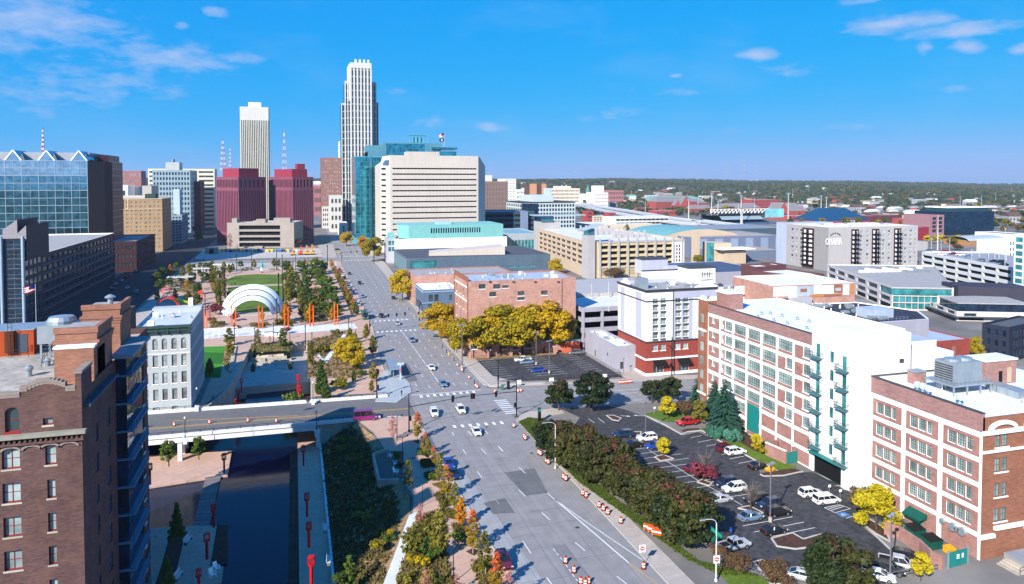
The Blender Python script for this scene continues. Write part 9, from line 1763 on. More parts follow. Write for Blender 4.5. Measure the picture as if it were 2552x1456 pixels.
PT={'left avenue':[(650,430,'ygreen',130),(700,560,'ygreen',160),(720,650,'ovgreen',140),(760,400,'ygreen',150),(775,500,'ygreen',150),(760,600,'ygreen',150),(690,360,'ygreen',120),(640,340,'ygreen',110),(730,740,'ygreen',160),(690,790,'crimson',160),(620,840,'pinkish',130),(840,330,'ygreen',110)],'grove right of the lawn':[(1490,330,'green',160),(1540,360,'ygreen',130),(1480,430,'green',140),(1520,480,'ygreen',150),(1560,520,'ovgreen',140),(1490,600,'ygreen',180),(1520,660,'ygreen',170),(1480,860,'ygreen',220),(1650,330,'green',150),(1700,300,'ygreen',130),(1690,430,'ovgreen',150),(1720,520,'green',160),(1640,560,'ygreen',160),(1700,610,'green',160),(1650,700,'ygreen',170),(1700,760,'ovgreen',180),(1660,820,'ygreen',170)],'dense middle of the grove':[(1800,320,'green',170),(1850,340,'green',180),(1900,330,'green',170),(1830,420,'green',170),(1890,450,'green',180),(1940,520,'green',190),(1880,560,'green',190),(1960,640,'green',200),(1900,680,'green',190),(2000,720,'green',190),(1850,720,'ygreen',170),(1780,720,'green',170),(2050,760,'ovgreen',190),(1900,820,'green',190),(1980,840,'ygreen',180),(1780,830,'ygreen',190),(2050,840,'green',190),(1720,860,'ygreen',170)],'kerb row of the grove':[(1990,260,'orange',100),(2010,300,'kerb',110),(2040,350,'kerb',110),(2060,400,'kerb',120),(2085,440,'ygreen',120),(2110,490,'kerb',120),(2130,530,'ygreen',130),(2155,580,'kerb',130),(2180,630,'ygreen',130),(2205,690,'ygreen',150),(2235,760,'kerb',150),(2270,790,'ovgreen',150),(2190,660,'orange',120)],'far edge of the park':[(175,340,'orange',120),(390,340,'ygreen',130),(430,320,'green',110),(590,320,'green',130),(640,270,'green',90),(780,310,'ygreen',120),(970,265,'green',90),(1120,265,'ygreen',100),(1345,255,'ygreen',105),(1400,250,'ygreen',90),(1470,290,'green',120),(1560,250,'pinkish',80),(1640,270,'green',100),(1730,240,'pinkish',90),(1830,210,'orange',80),(510,260,'green',70),(240,280,'green',90),(880,300,'ygreen',90)],'playground side':[(300,430,'green',110),(420,430,'green',130),(480,560,'green',140),(560,430,'green',130),(160,480,'green',120),(60,520,'green',140),(380,660,'ygreen',140),(420,760,'ygreen',170),(480,680,'green',130),(230,620,'ygreen',120),(520,770,'ygreen',110),(640,880,'crimson',90),(30,640,'ygreen',130),(540,1020,'pinkish',90),(600,420,'green',100),(90,380,'green',140),(20,450,'green',150),(320,360,'ygreen',120),(360,500,'orange',110),(500,340,'ygreen',110)],'behind the orange posts':[(1210,860,'orange',120),(905,860,'crimson',110),(1480,880,'orange',200),(1740,880,'orange',160),(2000,870,'orange',150),(1110,915,'shrubd',50),(1240,910,'shrubd',50),(1400,880,'shrubd',60),(1520,890,'shrubd',60),(660,890,'shrubd',60),(760,905,'shrubd',50),(1580,420,'green',130),(1600,640,'green',150),(1740,420,'green',160),(2020,600,'green',150),(1620,470,'ygreen',130)],'lower garden':[(840,1140,'ygreen',200),(850,1260,'ygreen',180),(1165,1150,'young',200),(1448,1150,'ovgreen',210),(1300,1100,'pinkish',80),(1130,1290,'ygreen',110),(1515,1300,'ygreen',110),(1760,1240,'ygreen',130),(1760,1360,'ygreen',160),(2200,1090,'ygreen',150),(2180,1340,'goldgreen',320),(2250,1220,'ygreen',220),(2280,1400,'ovgreen',140),(2120,1180,'crimson',110),(1900,1200,'shrubd',110),(1490,1000,'crimson',90),(1110,1450,'ygreen',110),(1530,1420,'ygreen',100),(620,1456,'ovgreen',170),(2040,1000,'shrubd',60)]}
nth2=lambda i:nth[i]if i<16 else nth[i]
for grp,L_ in PT.items():
 for i,(X,Yb,k,hh)in eN(L_):
  u,vb=C2(X,Yb);x,y=P(u,vb);h=q8(x,y,C2(X,Yb-hh)[1]);word={'ygreen':'yellow-green','green':'green','ovgreen':'fresh green','orange':'orange','kerb':'orange-tipped','crimson':'crimson','pinkish':'half-bare pinkish','goldgreen':'large golden-green','young':'slender young','shrub':'low green','shrubd':'low olive'}[k]
  tree(k,x,y,max(1,h),'%s tree in the park, %s, %s of its cluster'%(word,grp,nth2(i)),'park trees, '+grp,.07,'tree',1.12 if k not in('green',)else 1.35)
for i,(X,Yb,Yt,k,lab)in eN([(500,1400,1270,'ovgreen','bright green tree at the bottom of the lower garden'),(130,1520,1150,'conifer','dark green conifer above the basin, upper one'),(185,1600,1330,'conifer','dark green conifer above the basin, lower one'),(640,930,750,'ygreen','olive tree at the far end of the kerb garden'),(715,1100,880,'ygreen','orange-tinted tree beside the kerb garden path'),(720,1400,1180,'ygreen','yellow-green tree beside the bus stop'),(490,1260,960,'goldgreen','golden tree in the lower garden by the red bush'),(450,980,820,'ygreen','tall narrow tree at the top of the lower garden'),(345,1060,960,'crimson','crimson bush beside the diagonal path'),(700,1520,1380,'ygreen','yellow-green tree left of the signal post'),(330,1480,1330,'shruby','yellow-green shrub mass above the basin'),(600,1330,1250,'shrub','fresh green shrub near the path bend')]):
 u,vb=CS(X,Yb);q7(k,u,vb,CS(X,Yt)[1],lab,None,.07)
for i,(c,X,Yb,Yt,k,z,lab)in eN([(C7,400,280,0,'green',w_,'sunlit green tree on the creek terrace under the bridge'),(C7,700,210,-20,'green',w_,'shaded dark tree beside the bridge pier'),(C7,480,990,645,'conifer',w_,'dark narrow tree in the lower planting strip, upper one'),(C7,380,1500,1180,'conifer',w_,'dark narrow tree in the lower planting strip, lower one'),(C7,150,880,700,'green',w_,'dark shrub against the warehouse foot'),(C8,540,385,310,'ovgreen',-3,'small green tree behind the far bridge rail'),(C8,520,180,75,'ygreen',0,'dark small tree on the turf beside the grey building'),(C8,1058,355,265,'shrub',-3,'green shrub clump right of the basin')]):
 u,vb=c(X,Yb);x,y=P(u,vb,z);h=q8(x,y,c(X,Yt)[1])-z;tree(k,x,y,h,lab,None,z)
for i,(X,Yb,Yt,k,lab)in eN([(2240,1330,1130,'green','dark green tree on the far street corner, left'),(200,1000,840,'green','dark tree at the left corner of the library site'),(310,800,740,'green','dark tree in the far shaded street'),(310,600,520,'orround','tree beside the cream slab on the far rise'),(555,1070,890,'pinkish','thin bare tree at the left side of the library'),(640,1060,1010,'pinkish','small bare tree before the library window bands'),(500,900,750,'green','dark tree between library and left granite office'),(1345,1040,930,'bronze','bronze bush tree right of the library'),(450,900,840,'crimson','dark red low tree at the granite office foot'),(880,1090,1050,'pinkish','tiny bare tree on the plaza')]):
 if X>2000:continue
 u,vb=CT(X,Yb);q7(k,u,vb,CT(X,Yt)[1],lab)
for i,(c,X,Yb,Yt,k,lab)in eN([(CF,740,1200,1030,'goldgreen','golden street tree before the beige garage'),(CF,1400,1250,1100,'bronze','rust-coloured tree before the beige garage'),(CF,560,1040,975,'ygreen','olive tree left of the garage stair'),(CG,310,1090,980,'goldgreen','golden tree at the convention hall entrance'),(CH,1240,850,760,'byellow','yellow tree, first of the row behind the white garage'),(CH,1320,860,770,'byellow','yellow tree, second of the row behind the white garage'),(CH,1400,850,755,'byellow','yellow tree, third of the row behind the white garage'),(CH,1520,870,765,'goldgreen','yellow-green tree, fourth of the row behind the white garage'),(CH,1600,870,760,'byellow','yellow tree, fifth of the row behind the white garage'),(CH,1660,850,765,'goldgreen','yellow-green tree, sixth of the row behind the white garage'),(CH,1850,800,740,'green','green tree right of the yellow row'),(CH,1580,930,850,'bronze','rusty small tree before the yellow row'),(CF,1330,720,655,'green','dark conifer-like tree between the two garages'),(CF,1540,790,645,'ygreen','sparse tall tree between the two garages'),(CF,500,720,620,'green','dark tree right of the teal deck'),(CF,2150,705,670,'byellow','low yellow hedge tree under the viaduct'),(CG,100,700,670,'byellow','low yellow tree under the viaduct, right one'),(CG,250,1100,1060,'crimson','dark red shrub bed before the convention hall'),(CG,520,1095,1065,'byellow','golden shrub bed before the convention hall')]):
 u,vb=c(X,Yb);q7(k,u,vb,c(X,Yt)[1],lab,None,0,1.2)
def fb(name,label,c,X0,X1,Yb,Yt,depth,wall,cols=0,rows=0,roof=None,gable_=None,group=None,z=0,**k):
 x,y=P(*c((X0+X1)/2,Yb),z);x0=XY(*c(X0,Yb),y)[0];x1=XY(*c(X1,Yb),y)[0];zt=q8((x0+x1)/2,y,c((X0+X1)/2,Yt)[1]);sp_={}
 if cols:sp_[0]=grid(.5,x1-x0-.5,cols,z+.6,zt-.8,rows,k.get('fw',.55),k.get('fh',.5),1,1)
 if gable_ is None:return q2(name,label,'building',k3(x0,y,x1,y+depth),z,zt,wall,roof or roofG,sp_,group=group,joined=True,gm=k.get('gm',gW),par=.4)
 T=q1(name,label,k.get('cat','building'),(x0,y,z),group=group);bq(T,'wall',(x0,y,z,x1,y+depth,zt,0,False),wall);h=gable_;b=MB()
 if k.get('ridge','x')=='x':
  b.quad((x0-.5,y-.5,zt),(x1+.5,y-.5,zt),(x1-depth*.3,y+depth/2,zt+h),(x0+depth*.3,y+depth/2,zt+h));b.quad((x1+.5,y+depth+.5,zt),(x0-.5,y+depth+.5,zt),(x0+depth*.3,y+depth/2,zt+h),(x1-depth*.3,y+depth/2,zt+h));b.poly([(x0-.5,y+depth+.5,zt),(x0-.5,y-.5,zt),(x0+depth*.3,y+depth/2,zt+h)]);b.poly([(x1+.5,y-.5,zt),(x1+.5,y+depth+.5,zt),(x1-depth*.3,y+depth/2,zt+h)])
 else:
  xm=(x0+x1)/2;b.quad((x0-.5,y-.5,zt),(xm,y-.5,zt+h),(xm,y+depth,zt+h),(x0-.5,y+depth,zt));b.quad((xm,y-.5,zt+h),(x1+.5,y-.5,zt),(x1+.5,y+depth,zt),(xm,y+depth,zt+h));w2=MB();w2 .poly([(x0,y,zt),(x1,y,zt),(xm,y,zt+h)]);q0(T,'gable_wall',w2,wall)
 q0(T,'roof',b,roof or roofG)
 if cols:
  b=MB()
  for r_ in grid(.5,x1-x0-.5,cols,.6,zt-z-.8,rows,k.get('fw',.55),k.get('fh',.5)):b.box(x0+r_[0],y-.12,z+r_[1],x0+r_[0]+r_[2],y-.01,z+r_[1]+r_[3])
  q0(T,'windows',b,gW,stuff=True)
 return T
rb2=colr('schoolred',(.42,.11,.10));gr2=M('roof_slate_grey',(.27,.25,.26),.9,.08,.1);gr3=M('roof_patina',(.25,.38,.34),.8,.08,.1);navyR=M('roof_royal_blue',(.015,.10,.19),.6,.06,.1);cre=colr('creamfar',(.62,.54,.44));rdp=colr('redpanel',(.40,.09,.09))
fb('red_brick_school','long red brick school with gabled bays, left part, beyond the viaduct',CF,1870,2330,470,385,40,rb2,26,3,gr2,10)
fb('school_gable_wing','red brick gabled wing in the middle of the long school',CF,2150,2275,478,420,20,rb2,5,2,gr2,18,ridge='y');fb('school_gable_wing','small red brick gabled wing left in the long school',CF,2085,2150,478,425,15,rb2,3,2,gr2,10,ridge='y')
fb('red_brick_school','red brick school with grey roof, right part, beyond the viaduct',CG,0,415,450,400,40,rb2,24,2,gr2,8);fb('patina_roof_hall','long hall with pale green roof behind the red school',CG,-250,370,400,360,60,cre,0,0,gr3,9)
fb('brick_row_houses','grey-roofed red brick houses, left run, in front of the red school',CG,220,480,510,465,22,rb2,14,2,gr2,7);fb('brick_row_houses','grey-roofed red brick houses, right run, behind the stadium',CG,540,1010,490,455,26,rb2,24,2,gr2,9)
fb('red_office_block','large red and white panelled office block behind the stadium',CG,915,1225,470,362,40,rdp,12,3);fb('red_office_wing','lower right wing of the large red office block',CG,1225,1320,455,392,40,rdp,6,2);fb('red_office_wing','lower left wing of the large red office block',CG,880,1000,440,385,30,rdp,6,2)
fb('brick_gymnasium','red brick gabled gymnasium with grey roof right of the stadium',CG,1330,1560,560,490,40,rb2,0,0,gr2,13);fb('gymnasium_gable','red brick front gable of the gymnasium',CG,1215,1330,590,500,30,rb2,4,2,gr2,14,ridge='y');fb('low_brick_hall','low red brick hall between gymnasium and blue roof',CG,1340,1640,600,545,30,rb2,10,1)
fb('blue_roof_arena','large low building with hipped royal blue roof',CG,1700,2250,628,600,60,rb2,0,0,navyR,17)
x,y=P(*CG(850,640));x0=XY(*CG(540,600),y)[0];x1=XY(*CG(1150,600),y)[0];T=q1('stadium','baseball stadium grandstand with deep blue seats and white roof truss','stadium',(x0,y,0));zt=q8(x,y+40,CG(850,515)[1]);b=MB();b.poly([(x0,y,1),(x1,y,1),(x1,y+40,zt*.62),(x0,y+40,zt*.62)]);b.box(x0,y+40,0,x1,y+44,zt*.8);q0(T,'stand',b,M('stadium_blue',(.02,.045,.10),.8,.2,.2));bq(T,'roof',(x0-6,y+14,zt,x1+6,y+50,zt+1.2),trimD);b=MB();n=16
for i in rN(n):xa=x0-4+(x1-x0+8)*i/n;xb=x0-4+(x1-x0+8)*(i+1)/n;b.bar((xa,y+14,zt+1.2),(xb,y+14,zt+7),.7,.7);b.bar((xa,y+14,zt+1.2),(xa,y+14,zt+7),.6,.6)
b.bar((x0-4,y+14,zt+7),(x1+4,y+14,zt+7),.7,.7);q0(T,'roof_truss',b,wht2);b=MB();xs=XY(*CG(1045,600),y+2)[0];b.box(xs,y-2,9,xs+30,y-1,21);q0(T,'scoreboard',b,M('scoreboard_face',(.25,.55,.60),.4,.3,.1));b=MB();b.poly([(x0-2,y-2,.5),(x1,y-2,.5),(x1,y-.2,2),(x0-2,y-.2,2)]);q0(T,'front_rail',b,colr('stblue',(.10,.18,.26)))
for i in rN(14):b=MB();xa=x0+10+(x1-x0-20)*i/14;b.poly([(xa,y+8,6.2),(xa+5,y+8,6.2),(xa+8,y+24,14),(xa+3,y+24,14)][::1]);q0(T,'white_seat_letters',b,colr('seatgrey',(.30,.38,.44)))
for i,(X,Yb,Yt)in eN([(457,600,300),(790,650,330),(803,660,470),(530,560,390),(1322,610,300),(1693,580,330),(200,600,370),(1753,500,340)]):
 x,y=P(*CG(X,Yb));zt=q8(x,y,CG(X,Yt)[1]);T=q1('stadium_light_mast','tall pale floodlight mast about the stadium, %s from the left'%nth[i],'light mast',(x,y,0),group='tall pale light masts about the stadium');b=MB();b.tube((x,y,0),(x,y,zt),.9,.4,8);q0(T,'mast',b,poleW);bq(T,'light_bank',(x-2.4,y-.4,zt,x+2.4,y+.4,zt+2.2),metalG)
def k4(pts,w,zs,label,vb=8):
 T=q1('viaduct',label,'viaduct',(*P(*pts[0],zs),0));q=[Vc((*P(*p,zs),zs))for p in pts];b=MB()
 for a,c in zip(q,q[1:]):b.bar(a,c,w,1.6)
 q0(T,'deck',b,M('viaduct_concrete',(.46,.47,.49),.9,.05,.05));b=MB()
 for s_ in(-1,1):
  for a,c in zip(q,q[1:]):n=(c-a).cross(Vc((0,0,1))).normalized()*w/2*s_;b.bar(a+n+Vc((0,0,1.2)),c+n+Vc((0,0,1.2)),.5,1.3)
 q0(T,'parapet',b,M('viaduct_pale',(.58,.60,.62),.9));
 for a,c in zip(q,q[1:]):
  m_=max(1,int((c-a).length/35))
  for i in rN(m_):p=a.lerp(c,i/m_);b=MB();b.box(p.x-1.2,p.y-1.2,0,p.x+1.2,p.y+1.2,zs-.8);b.box(p.x-w*.4,p.y-1.2,zs-2.4,p.x+w*.4,p.y+1.2,zs-.8);q0(T,'pier',b,M('viaduct_concrete',(.46,.47,.49)))
 return q
k4([CF(*p)for p in[(955,395),(1200,440),(1600,500),(2000,570),(2330,612)]]+[CG(*p)for p in[(300,600),(700,652),(1190,700)]],14,9,'farther elevated highway deck crossing behind the garages')
k4([CF(*p)for p in[(955,412),(1160,465),(1500,530),(1900,600),(2330,655)]]+[CG(*p)for p in[(260,650),(600,690),(1190,735)]],13,8.4,'nearer elevated highway deck crossing behind the garages')
fb('red_tower_garage','low white parking garage with red stair towers below the viaduct',CF,1415,2015,690,560,40,colr('gwhite',(.60,.60,.58)),12,3,concW,fw=.94,fh=.5,gm=dark);fb('red_stair_tower','right red brick stair tower of the low white garage',CF,1325,1415,640,510,14,rdp,1,3);fb('red_stair_tower','left red brick stair tower of the low white garage',CF,1080,1165,625,490,14,rdp,1,3);fb('cream_garage_part','cream garage stretch between the two red stair towers',CF,1165,1325,625,545,25,cre,5,3)
fb('long_pale_roof','long pale flat-roofed hall in front of the white garage',CF,1150,1850,712,640,60,cre,0,0,concW);fb('beige_flat_hall','long beige flat hall below the wooded ridge',CF,1245,1640,412,368,30,colr('beigeh',(.52,.40,.31)),8,1,fh=.3)
fb('green_roof_chapel','cream chapel with green roof below the ridge',CF,1480,1680,365,335,24,cre,8,2,gr3,8);fb('pale_hall','white roofed hall left of the red school',CF,1750,1970,372,335,30,colr('pinkw',(.6,.42,.38)),0,0,roofW);fb('white_terrace','white low building below the campus tower',CF,1190,1330,362,300,20,wht,0,0)
fb('red_sheds','dark red low sheds by the railway side',CF,1680,1870,505,455,20,rb2,6,1);fb('pink_low_shops','pink low shop row below the red school',CF,1880,2110,545,485,30,rb2,10,1)
x,y=P(*CH(1650,760));x0=XY(*CH(1430,760),y)[0];x1=XY(*CH(1990,760),y)[0];zt=q8(x,y,CH(1700,455)[1]);T=q1('dark_glass_office','wide dark blue glass office with pink stone frame at its left','building',(x0,y,0));dg=GLASS('deep_blue_curtain',(.012,.05,.11),.06,.6,.5)
for i in rN(14):
 for k in rN(7):xa=x0+(x1-x0)*i/14;xb=x0+(x1-x0)*(i+1)/14;bq(T,'glass_panel',(xa+.1,y,4+(zt-8)*k/7+.15,xb-.1,y+.2,4+(zt-8)*(k+1)/7-.15),dg)
bq(T,'core',(x0,y+.1,0,x1,y+40,zt-4),M('core_navy',(.02,.04,.07),.5));bq(T,'plant_storey',(x0+6,y+2,zt-4,x1-6,y+30,zt),M('plant_teal',(.03,.10,.13),.6));bq(T,'roof_edge',(x0+5,y+1,zt,x1-5,y+31,zt+.8),wht2)
x9=XY(*CH(1285,760),y)[0];q9(T,(x9,y+.5,0),(1,0),x0-x9,zt-7,grid(.5,x0-x9-.5,2,3,zt-9,4,.72,.72,1,1,gD),colr('pinkstone',(.36,.22,.24)),r=1.0,wname='stone_frame',joined=False);bq(T,'rear_block',(x9,y+1.9,0,x0,y+38,zt-7.4),colr('pinkstone',(.36,.22,.24)))
fb('brown_brick_warehouse','brown-red brick warehouse with small windows left of the dark glass office',CH,715,955,620,535,30,colr('winebr',(.20,.06,.08)),12,4);fb('brown_brick_warehouse','lower wine-red warehouse beside the blue roof arena',CH,598,715,622,545,30,colr('winebr',(.20,.06,.08)),6,3);fb('tan_white_store','low white and tan store front between warehouse and glass office',CH,955,1285,590,540,30,cre,0,0,roofW);fb('red_sheds','low dark red sheds left of the glass office',CH,1045,1290,645,580,30,rb2,8,1)
fb('crimson_block','plain crimson block right behind the apartment tower',CH,1145,1255,820,672,30,colr('crim',(.30,.04,.07)));fb('pale_annex','plain grey-pink annex behind the white garage',CH,1145,1245,935,838,20,gc)
x,y=P(*CH(1900,880));x0=XY(*CH(1700,880),y)[0];x1=XY(*CH(2130,880),y)[0];T=q1('barrel_roof_station','long low building with pale barrel roof behind the yellow trees','building',(x0,y,0));b=MB();zt=q8(x,y,CH(1900,780)[1]);n=10
for i in rN(n):a1,a2=pi*i/n,pi*(i+1)/n;ya,za,yb,zb_=y+14-cos(a1)*14,5+sin(a1)*(zt-5),y+14-cos(a2)*14,5+sin(a2)*(zt-5);b.quad((x0,ya,za),(x1,ya,za),(x1,yb,zb_),(x0,yb,zb_))
q0(T,'barrel_roof',b,roofBl);bq(T,'wall',(x0+2,y,0,x1-2,y+28,5),colr('tanb',(.40,.24,.13)));
x,y=P(*CH(2250,1030));x0=XY(*CH(2130,1030),y)[0];x1=XY(*CH(2255,1030),y)[0];T=q2('white_corner_building','white building with pale blue windows at the right edge','building',k3(x0,y,x1+20,y+25),0,q8(x,y,CH(2250,835)[1]),wht,roofW,{0:grid(3,x1-x0,3,1,14,3,.6,.6,1,1,gPale)});fb('white_slab_hall','plain white hall at the far right edge',CH,2200,2420,850,752,40,wht)
rnd=random.Random(77);far_m=[wht,cre,colr('farbrick',(.30,.13,.10)),colr('fargrey',(.38,.38,.40)),colr('fartan',(.42,.33,.25)),colr('farpale',(.62,.60,.60)),rb2];nm_c=['white','cream','dark brick','grey','tan','pale','red brick']
rfm=[roofG,gr2,roofW,M('roof_brown',(.16,.11,.09),.9)]
spots=[]
def clear(x,y,r):return all(hypot(x-a,y-b_)>r+c for a,b_,c in spots)
for i in rN(420):
 band=rnd.random();v=459+rnd.random()**.9*95;u=rnd.uniform(1290,2640)if i%6 else rnd.uniform(1290,1900)
 if v>520 and u<2100:continue
 x,y=P(u,v+4);d=hypot(x,y)
 if d>5200 or d<950:continue
 z=terr(x,y)if y>1400 else 0;sc=1+d/3500;w=rnd.uniform(8,24)*sc;dp=rnd.uniform(8,15)*sc;h=rnd.uniform(5,9)*(1.2 if rnd.random()<.2 else.8)
 if not clear(x,y,w*.7):continue
 spots.append((x,y,w*.7));k=rnd.randrange(7);big=w>30
 T=q1('far_house' if not big else 'far_building','small %s house among trees far to the right'%nm_c[k]if not big else 'low %s commercial building far to the right'%nm_c[k],'house' if not big else 'building',(x,y,z),rnd.uniform(-.3,.3),'far %s houses'%nm_c[k]if not big else 'far %s commercial buildings'%nm_c[k])
 b=MB();b.box(0,0,-3,w,dp,h);link('wall',b.mesh('wall',[far_m[k]]),T);b=MB()
 if big:b.box(-.3,-.3,h,w+.3,dp+.3,h+.5)
 else:rh=h*.55;b.quad((-.6,-.6,h),(w+.6,-.6,h),(w+.6,dp/2,h+rh),(-.6,dp/2,h+rh));b.quad((w+.6,dp+.6,h),(-.6,dp+.6,h),(-.6,dp/2,h+rh),(w+.6,dp/2,h+rh));b.poly([(0,dp,h),(0,0,h),(0,dp/2,h+rh)]);b.poly([(w,0,h),(w,dp,h),(w,dp/2,h+rh)])
 link('roof',b.mesh('roof',[rnd.choice(rfm)]),T);b=MB();n=max(2,int(w/4))
 for q in rN(n):b.box(w*(q+.3)/n,-.1,h*.4,w*(q+.7)/n,-.01,h*.75)
 o=link('windows',b.mesh('windows',[gW]),T);o['kind']='stuff'
for i in rN(26):x,y=P(rnd.uniform(1500,2540),rnd.uniform(478,540));T=q1('far_light_mast','thin pale light mast standing in the far district','light mast',(x,y,terr(x,y)if y>1400 else 0),group='thin pale light masts in the far district');h=rnd.uniform(14,30);link('mast',tub(((0,0,0),(0,0,h),.45,.25),n=5).mesh('mast',[poleW]),T)
def scatter(name,protos,pts,scl,label,seed=1):
 me=bpy.data.meshes.new(name);me.from_pydata(pts,[],[]);at=me.attributes.new('scl','FLOAT','POINT');at.data.foreach_set('value',scl);o=link(name,me);o['kind']='stuff';o['label']=label
 ng=bpy.data.node_groups.new(name+'_nodes','GeometryNodeTree');ng.interface.new_socket('Geometry',in_out='INPUT',socket_type='NodeSocketGeometry');ng.interface.new_socket('Geometry',in_out='OUTPUT',socket_type='NodeSocketGeometry')
 gi=ng.nodes.new('NodeGroupInput');go=ng.nodes.new('NodeGroupOutput');mp=ng.nodes.new('GeometryNodeMeshToPoints');ng.links.new(gi.outputs[0],mp.inputs[0]);last=mp.outputs[0]
 rot=ng.nodes.new('FunctionNodeRandomValue');rot.data_type='FLOAT_VECTOR';rot.inputs[0].default_value=(0,0,0);rot.inputs[1].default_value=(0,0,6.28);rot.inputs['Seed'].default_value=seed
 na=ng.nodes.new('GeometryNodeInputNamedAttribute');na.data_type='FLOAT';na.inputs[0].default_value='scl';gt=ng.nodes.new('GeometryNodeGeometryToInstance');join=ng.nodes.new('GeometryNodeJoinGeometry')
 for p_ in reversed(protos):oi=ng.nodes.new('GeometryNodeObjectInfo');oi.inputs['Object'].default_value=p_;oi.inputs['As Instance'].default_value=True;ng.links.new(oi.outputs['Geometry'],join.inputs[0])
 iop=ng.nodes.new('GeometryNodeInstanceOnPoints');iop.inputs['Pick Instance'].default_value=True;ng.links.new(last,iop.inputs['Points']);ng.links.new(join.outputs[0],iop.inputs['Instance'])
 ri=ng.nodes.new('FunctionNodeRandomValue');ri.data_type='INT';ri.inputs[4].default_value=0;ri.inputs[5].default_value=len(protos)-1;ng.links.new(ri.outputs[2],iop.inputs['Instance Index']);ng.links.new(rot.outputs[0],iop.inputs['Rotation']);ng.links.new(na.outputs[0],iop.inputs['Scale']);ng.links.new(iop.outputs[0],go.inputs[0])
 md=o.modifiers.new('scatter','NODES');md.node_group=ng;return o
def clump(name,mat,seed,R=6,H=10):
 rg=random.Random(seed);C=[];r=[]
 for i in rN(9):a=rg.uniform(0,2*pi);q=R*.62*sqrt(rg.random());C.append((cos(a)*q,sin(a)*q,H*rg.uniform(.35,.72)));r.append(R*rg.uniform(.32,.5))
 me=k9(name,C,r,260,1.25,mat,seed,.2,.8);return bpy.data.objects.new(name,me)
fw1=LEAF('far_leaf_green',(.045,.085,.04),(.12,.17,.06));fw2=LEAF('far_leaf_olive',(.09,.12,.05),(.20,.20,.07));fw3=LEAF('far_leaf_rust',(.16,.12,.05),(.30,.23,.08))
pr=[clump('far_crown',fw1,1),clump('far_crown',fw1,2),clump('far_crown',fw2,3),clump('far_crown',fw1,4),clump('far_crown',fw2,5),clump('far_crown',fw3,6)]
rg=np.random.default_rng(12);pts=[];scl=[]
def addtree(x,y,s):pts.append((x,y,(terr(x,y)if y>1400 else 0)-.5));scl.append(s)
n=0
while n<24000:
 d=950+(rg.random()**.75)*5600;u=rg.uniform(-60,2700);a=YAW+math.atan((u-1276)/FPX);x,y=d*sin(a),d*cos(a)
 n+=1
 dens=.5+.5*sin(x*.006+2*sin(y*.004))*cos(y*.005+1.5*sin(x*.003));thr=.55 if d<1900 else.25 if d<2700 else-.2
 if d<1400 and u<1900 and u>1200 and d<1250:continue
 if u<1290 and d<1500:continue
 if dens<thr and rg.random()>.12:continue
 if any(hypot(x-a_,y-b_)<c_*.9 for a_,b_,c_ in spots)if d<3500 else False:continue
 addtree(x,y,rg.uniform(.7,1.25)*(1+max(0,d-2200)/2200))
scatter('far_woods',pr,pts,scl,'broad autumn woods covering the far hills to the horizon')
rnd=random.Random(5);k=0
for i in rN(150):
 u=rnd.uniform(1300,2560);v=rnd.uniform(520,572);x,y=P(u,v)
 if u<1960 and v>545:continue
 if not clear(x,y,6):continue
 kd=rnd.choice(['green','green','ygreen','goldgreen','dgreen','bronze']);h=rnd.uniform(7,13)
 tree(kd,x,y,h,'%s tree standing among the buildings of the far district'%{'green':'dark green','ygreen':'olive','goldgreen':'golden-green','dgreen':'dark russet-topped','bronze':'low bronze'}[kd],'far district trees, '+kd,0,'tree',1.3);k+=1
def tufts(name,n,where,size,mat,label,seed=1,h=.6):
 rg=np.random.default_rng(seed);V=[];F=0;P_=[]
 while len(P_)<n:
  q=where(rg)
  if q is None:n-=.2;continue
  P_.append(q)
 P_=np.array(P_);m=len(P_);k=5;c=np.repeat(P_,k,axis=0)+np.concatenate([rg.normal(size=(m*k,2))*size*.5,np.zeros((m*k,1))],1);a=rg.uniform(0,2*pi,m*k);w=size*rg.uniform(.12,.4,m*k);hh=h*rg.uniform(.4,1.2,m*k);dx=np.stack([np.cos(a)*w,np.sin(a)*w,np.zeros(m*k)],1);le=np.stack([-np.sin(a)*hh*.5*rg.normal(size=m*k),np.cos(a)*hh*.5*rg.normal(size=m*k),hh],1)
 V=np.stack([c-dx,c+dx,c+dx*.7+le,c-dx*.7+le*.95],1).reshape(-1,3);N_f=m*k
 me=bpy.data.meshes.new(name);me.vertices.add(4*N_f);me.vertices.foreach_set('co',V.ravel());me.loops.add(4*N_f);me.loops.foreach_set('vertex_index',np.arange(4*N_f));me.polygons.add(N_f);me.polygons.foreach_set('loop_start',np.arange(N_f)*4);me.polygons.foreach_set('loop_total',np.full(N_f,4));me.materials.append(mat);me.update(calc_edges=True);o=link(name,me);o['kind']='stuff';o['label']=label;return o
gm1=LEAF('ground_cover_green',(.06,.06,.025),(.15,.13,.05));gm2=LEAF('ground_cover_dry',(.22,.17,.07),(.42,.33,.15));gm3=LEAF('ground_cover_olive',(.12,.105,.035),(.30,.24,.09))
def wb(rg):
 y=rg.uniform(92,181);x=rg.uniform(5.8,21);z=bankz(x,y);return None if z is None or z>-.7 else(x,y,z)
tufts('bank_ground_cover',1500,wb,.5,gm1,'dark low planting covering the shaded creek bank',1,.4);tufts('bank_dry_grass',2600,wb,.5,gm3,'dry straw-coloured grasses on the creek bank',2,.5)
def inpoly(pts,x,y):
 c=False
 for i in rN(len(pts)):
  a,b_=pts[i],pts[i-1]
  if(a[1]>y)!=(b_[1]>y)and x<(b_[0]-a[0])*(y-a[1])/(b_[1]-a[1])+a[0]:c=not c
 return c
dpath=[G(C2,*p)for p in[(1900,1290),(1935,1350),(2165,1010),(2120,1000)]]
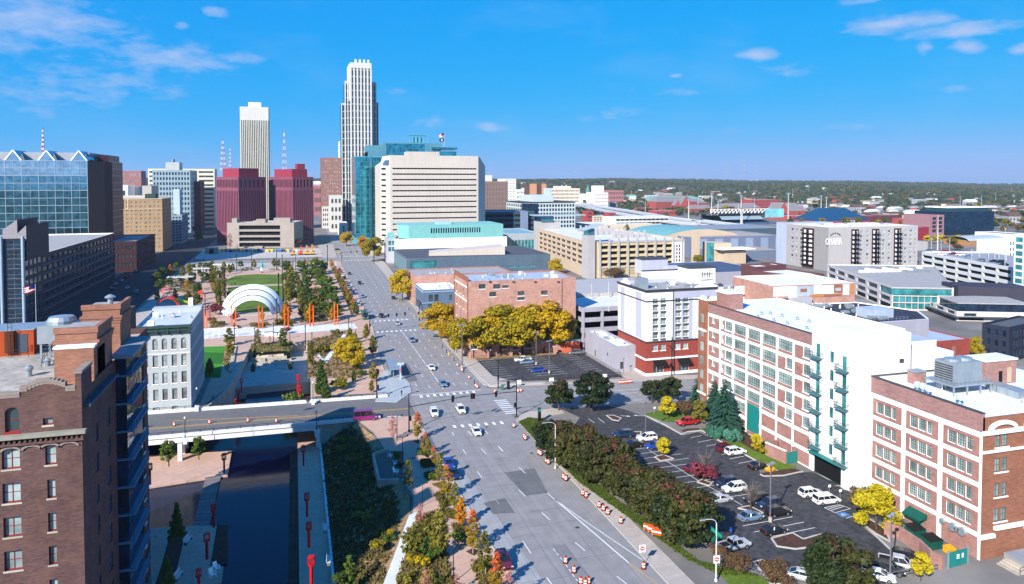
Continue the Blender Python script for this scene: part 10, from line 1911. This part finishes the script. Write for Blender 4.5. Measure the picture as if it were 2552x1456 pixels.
def wp(pl,z):
 xs=[p[0]for p in pl];ys=[p[1]for p in pl]
 def f(rg):
  for _ in rN(40):
   x,y=rg.uniform(min(xs),max(xs)),rg.uniform(min(ys),max(ys))
   if inpoly(pl,x,y)and not inpoly(dpath,x,y):return(x,y,z)
  return None
 return f
for i,q in eN(beds):
 pl=[G(C2,*p)for p in q];ar=abs(sum(pl[j-1][0]*pl[j][1]-pl[j][0]*pl[j-1][1]for j in rN(len(pl))))/2;tufts('bed_planting',int(min(1100,ar*.6)),wp(pl,.08),.6,[gm3,gm2,gm1][i%3 if i not in(2,4)else 0],'mixed low perennials in a park bed',10+i,.6)
pb=[G(C3,*p)for p in[(920,890),(1140,830),(1160,1200),(1230,1456),(1500,1700),(700,1700),(745,1456)]];q6('planting_bed',pb,.115,soil2);tufts('bed_planting',1200,wp(pb,.12),.5,gm3,'dry and olive perennials in the bed beside the ramp',40,.5)
pf=[G(C3,*p)for p in[(1130,830),(1170,905),(1330,960),(1350,860)]]
for j,q in eN([[(1060,700),(1140,675),(1235,740),(1220,790),(1090,760)],[(1120,820),(1240,830),(1290,900),(1240,910),(1160,890)],[(1325,1185),(1385,1155),(1450,1180),(1400,1220)],[(1380,1275),(1450,1240),(1560,1330),(1640,1500),(1500,1560),(1430,1440)],[(975,515),(1090,500),(1100,580),(1000,580)],[(870,240),(930,235),(925,270)],[(945,405),(1010,400),(1070,460),(960,475)],[(1060,620),(1130,605),(1140,655)],[(1220,960),(1280,950),(1345,1030),(1260,1090)]]):
 pl=[G(C3,*p)for p in q];q6('planting_bed',pl,.118+.0005*j,soil if j in(2,5,6)else soil2)
 if j not in(2,5):tufts('bed_planting',160,wp(pl,.12),.4,gm3,'low perennials in a promenade tree bed',60+j,.4)
wg=[G(C4,*p)for p in[(240,80),(330,45),(470,60),(560,330),(720,470),(1100,760),(1460,1010),(1754,1260)]]+[(67,92),(61.2,94)]+[G(C4,*p)for p in[(1700,1260),(1300,985),(750,590),(590,430),(440,300)]]
tufts('verge_grass',4500,wp(wg,.15),.35,LEAF('verge_grass_leaf',(.06,.10,.015),(.13,.17,.03)),'short rough grass on the verge beside the hedge',90,.14)
hb=MB();hb.box(-15000,-8000,-600,17000,15000,222);hz=link('haze',hb.mesh('haze',[]));hz['kind']='stuff';hz['label']='thin pale haze over the far districts'
hm=bpy.data.materials.new('haze_air');hm.use_nodes=True;ht=hm.node_tree;ht.nodes.remove(ht.nodes['Principled BSDF']);pv=ht.nodes.new('ShaderNodeVolumePrincipled');pv.inputs['Color'].default_value=(.80,.88,1,1);pv.inputs['Density'].default_value=.00006;pv.inputs['Anisotropy'].default_value=.2
ht.links.new(pv.outputs[0],ht.nodes['Material Output'].inputs['Volume']);hz.data.materials.append(hm)
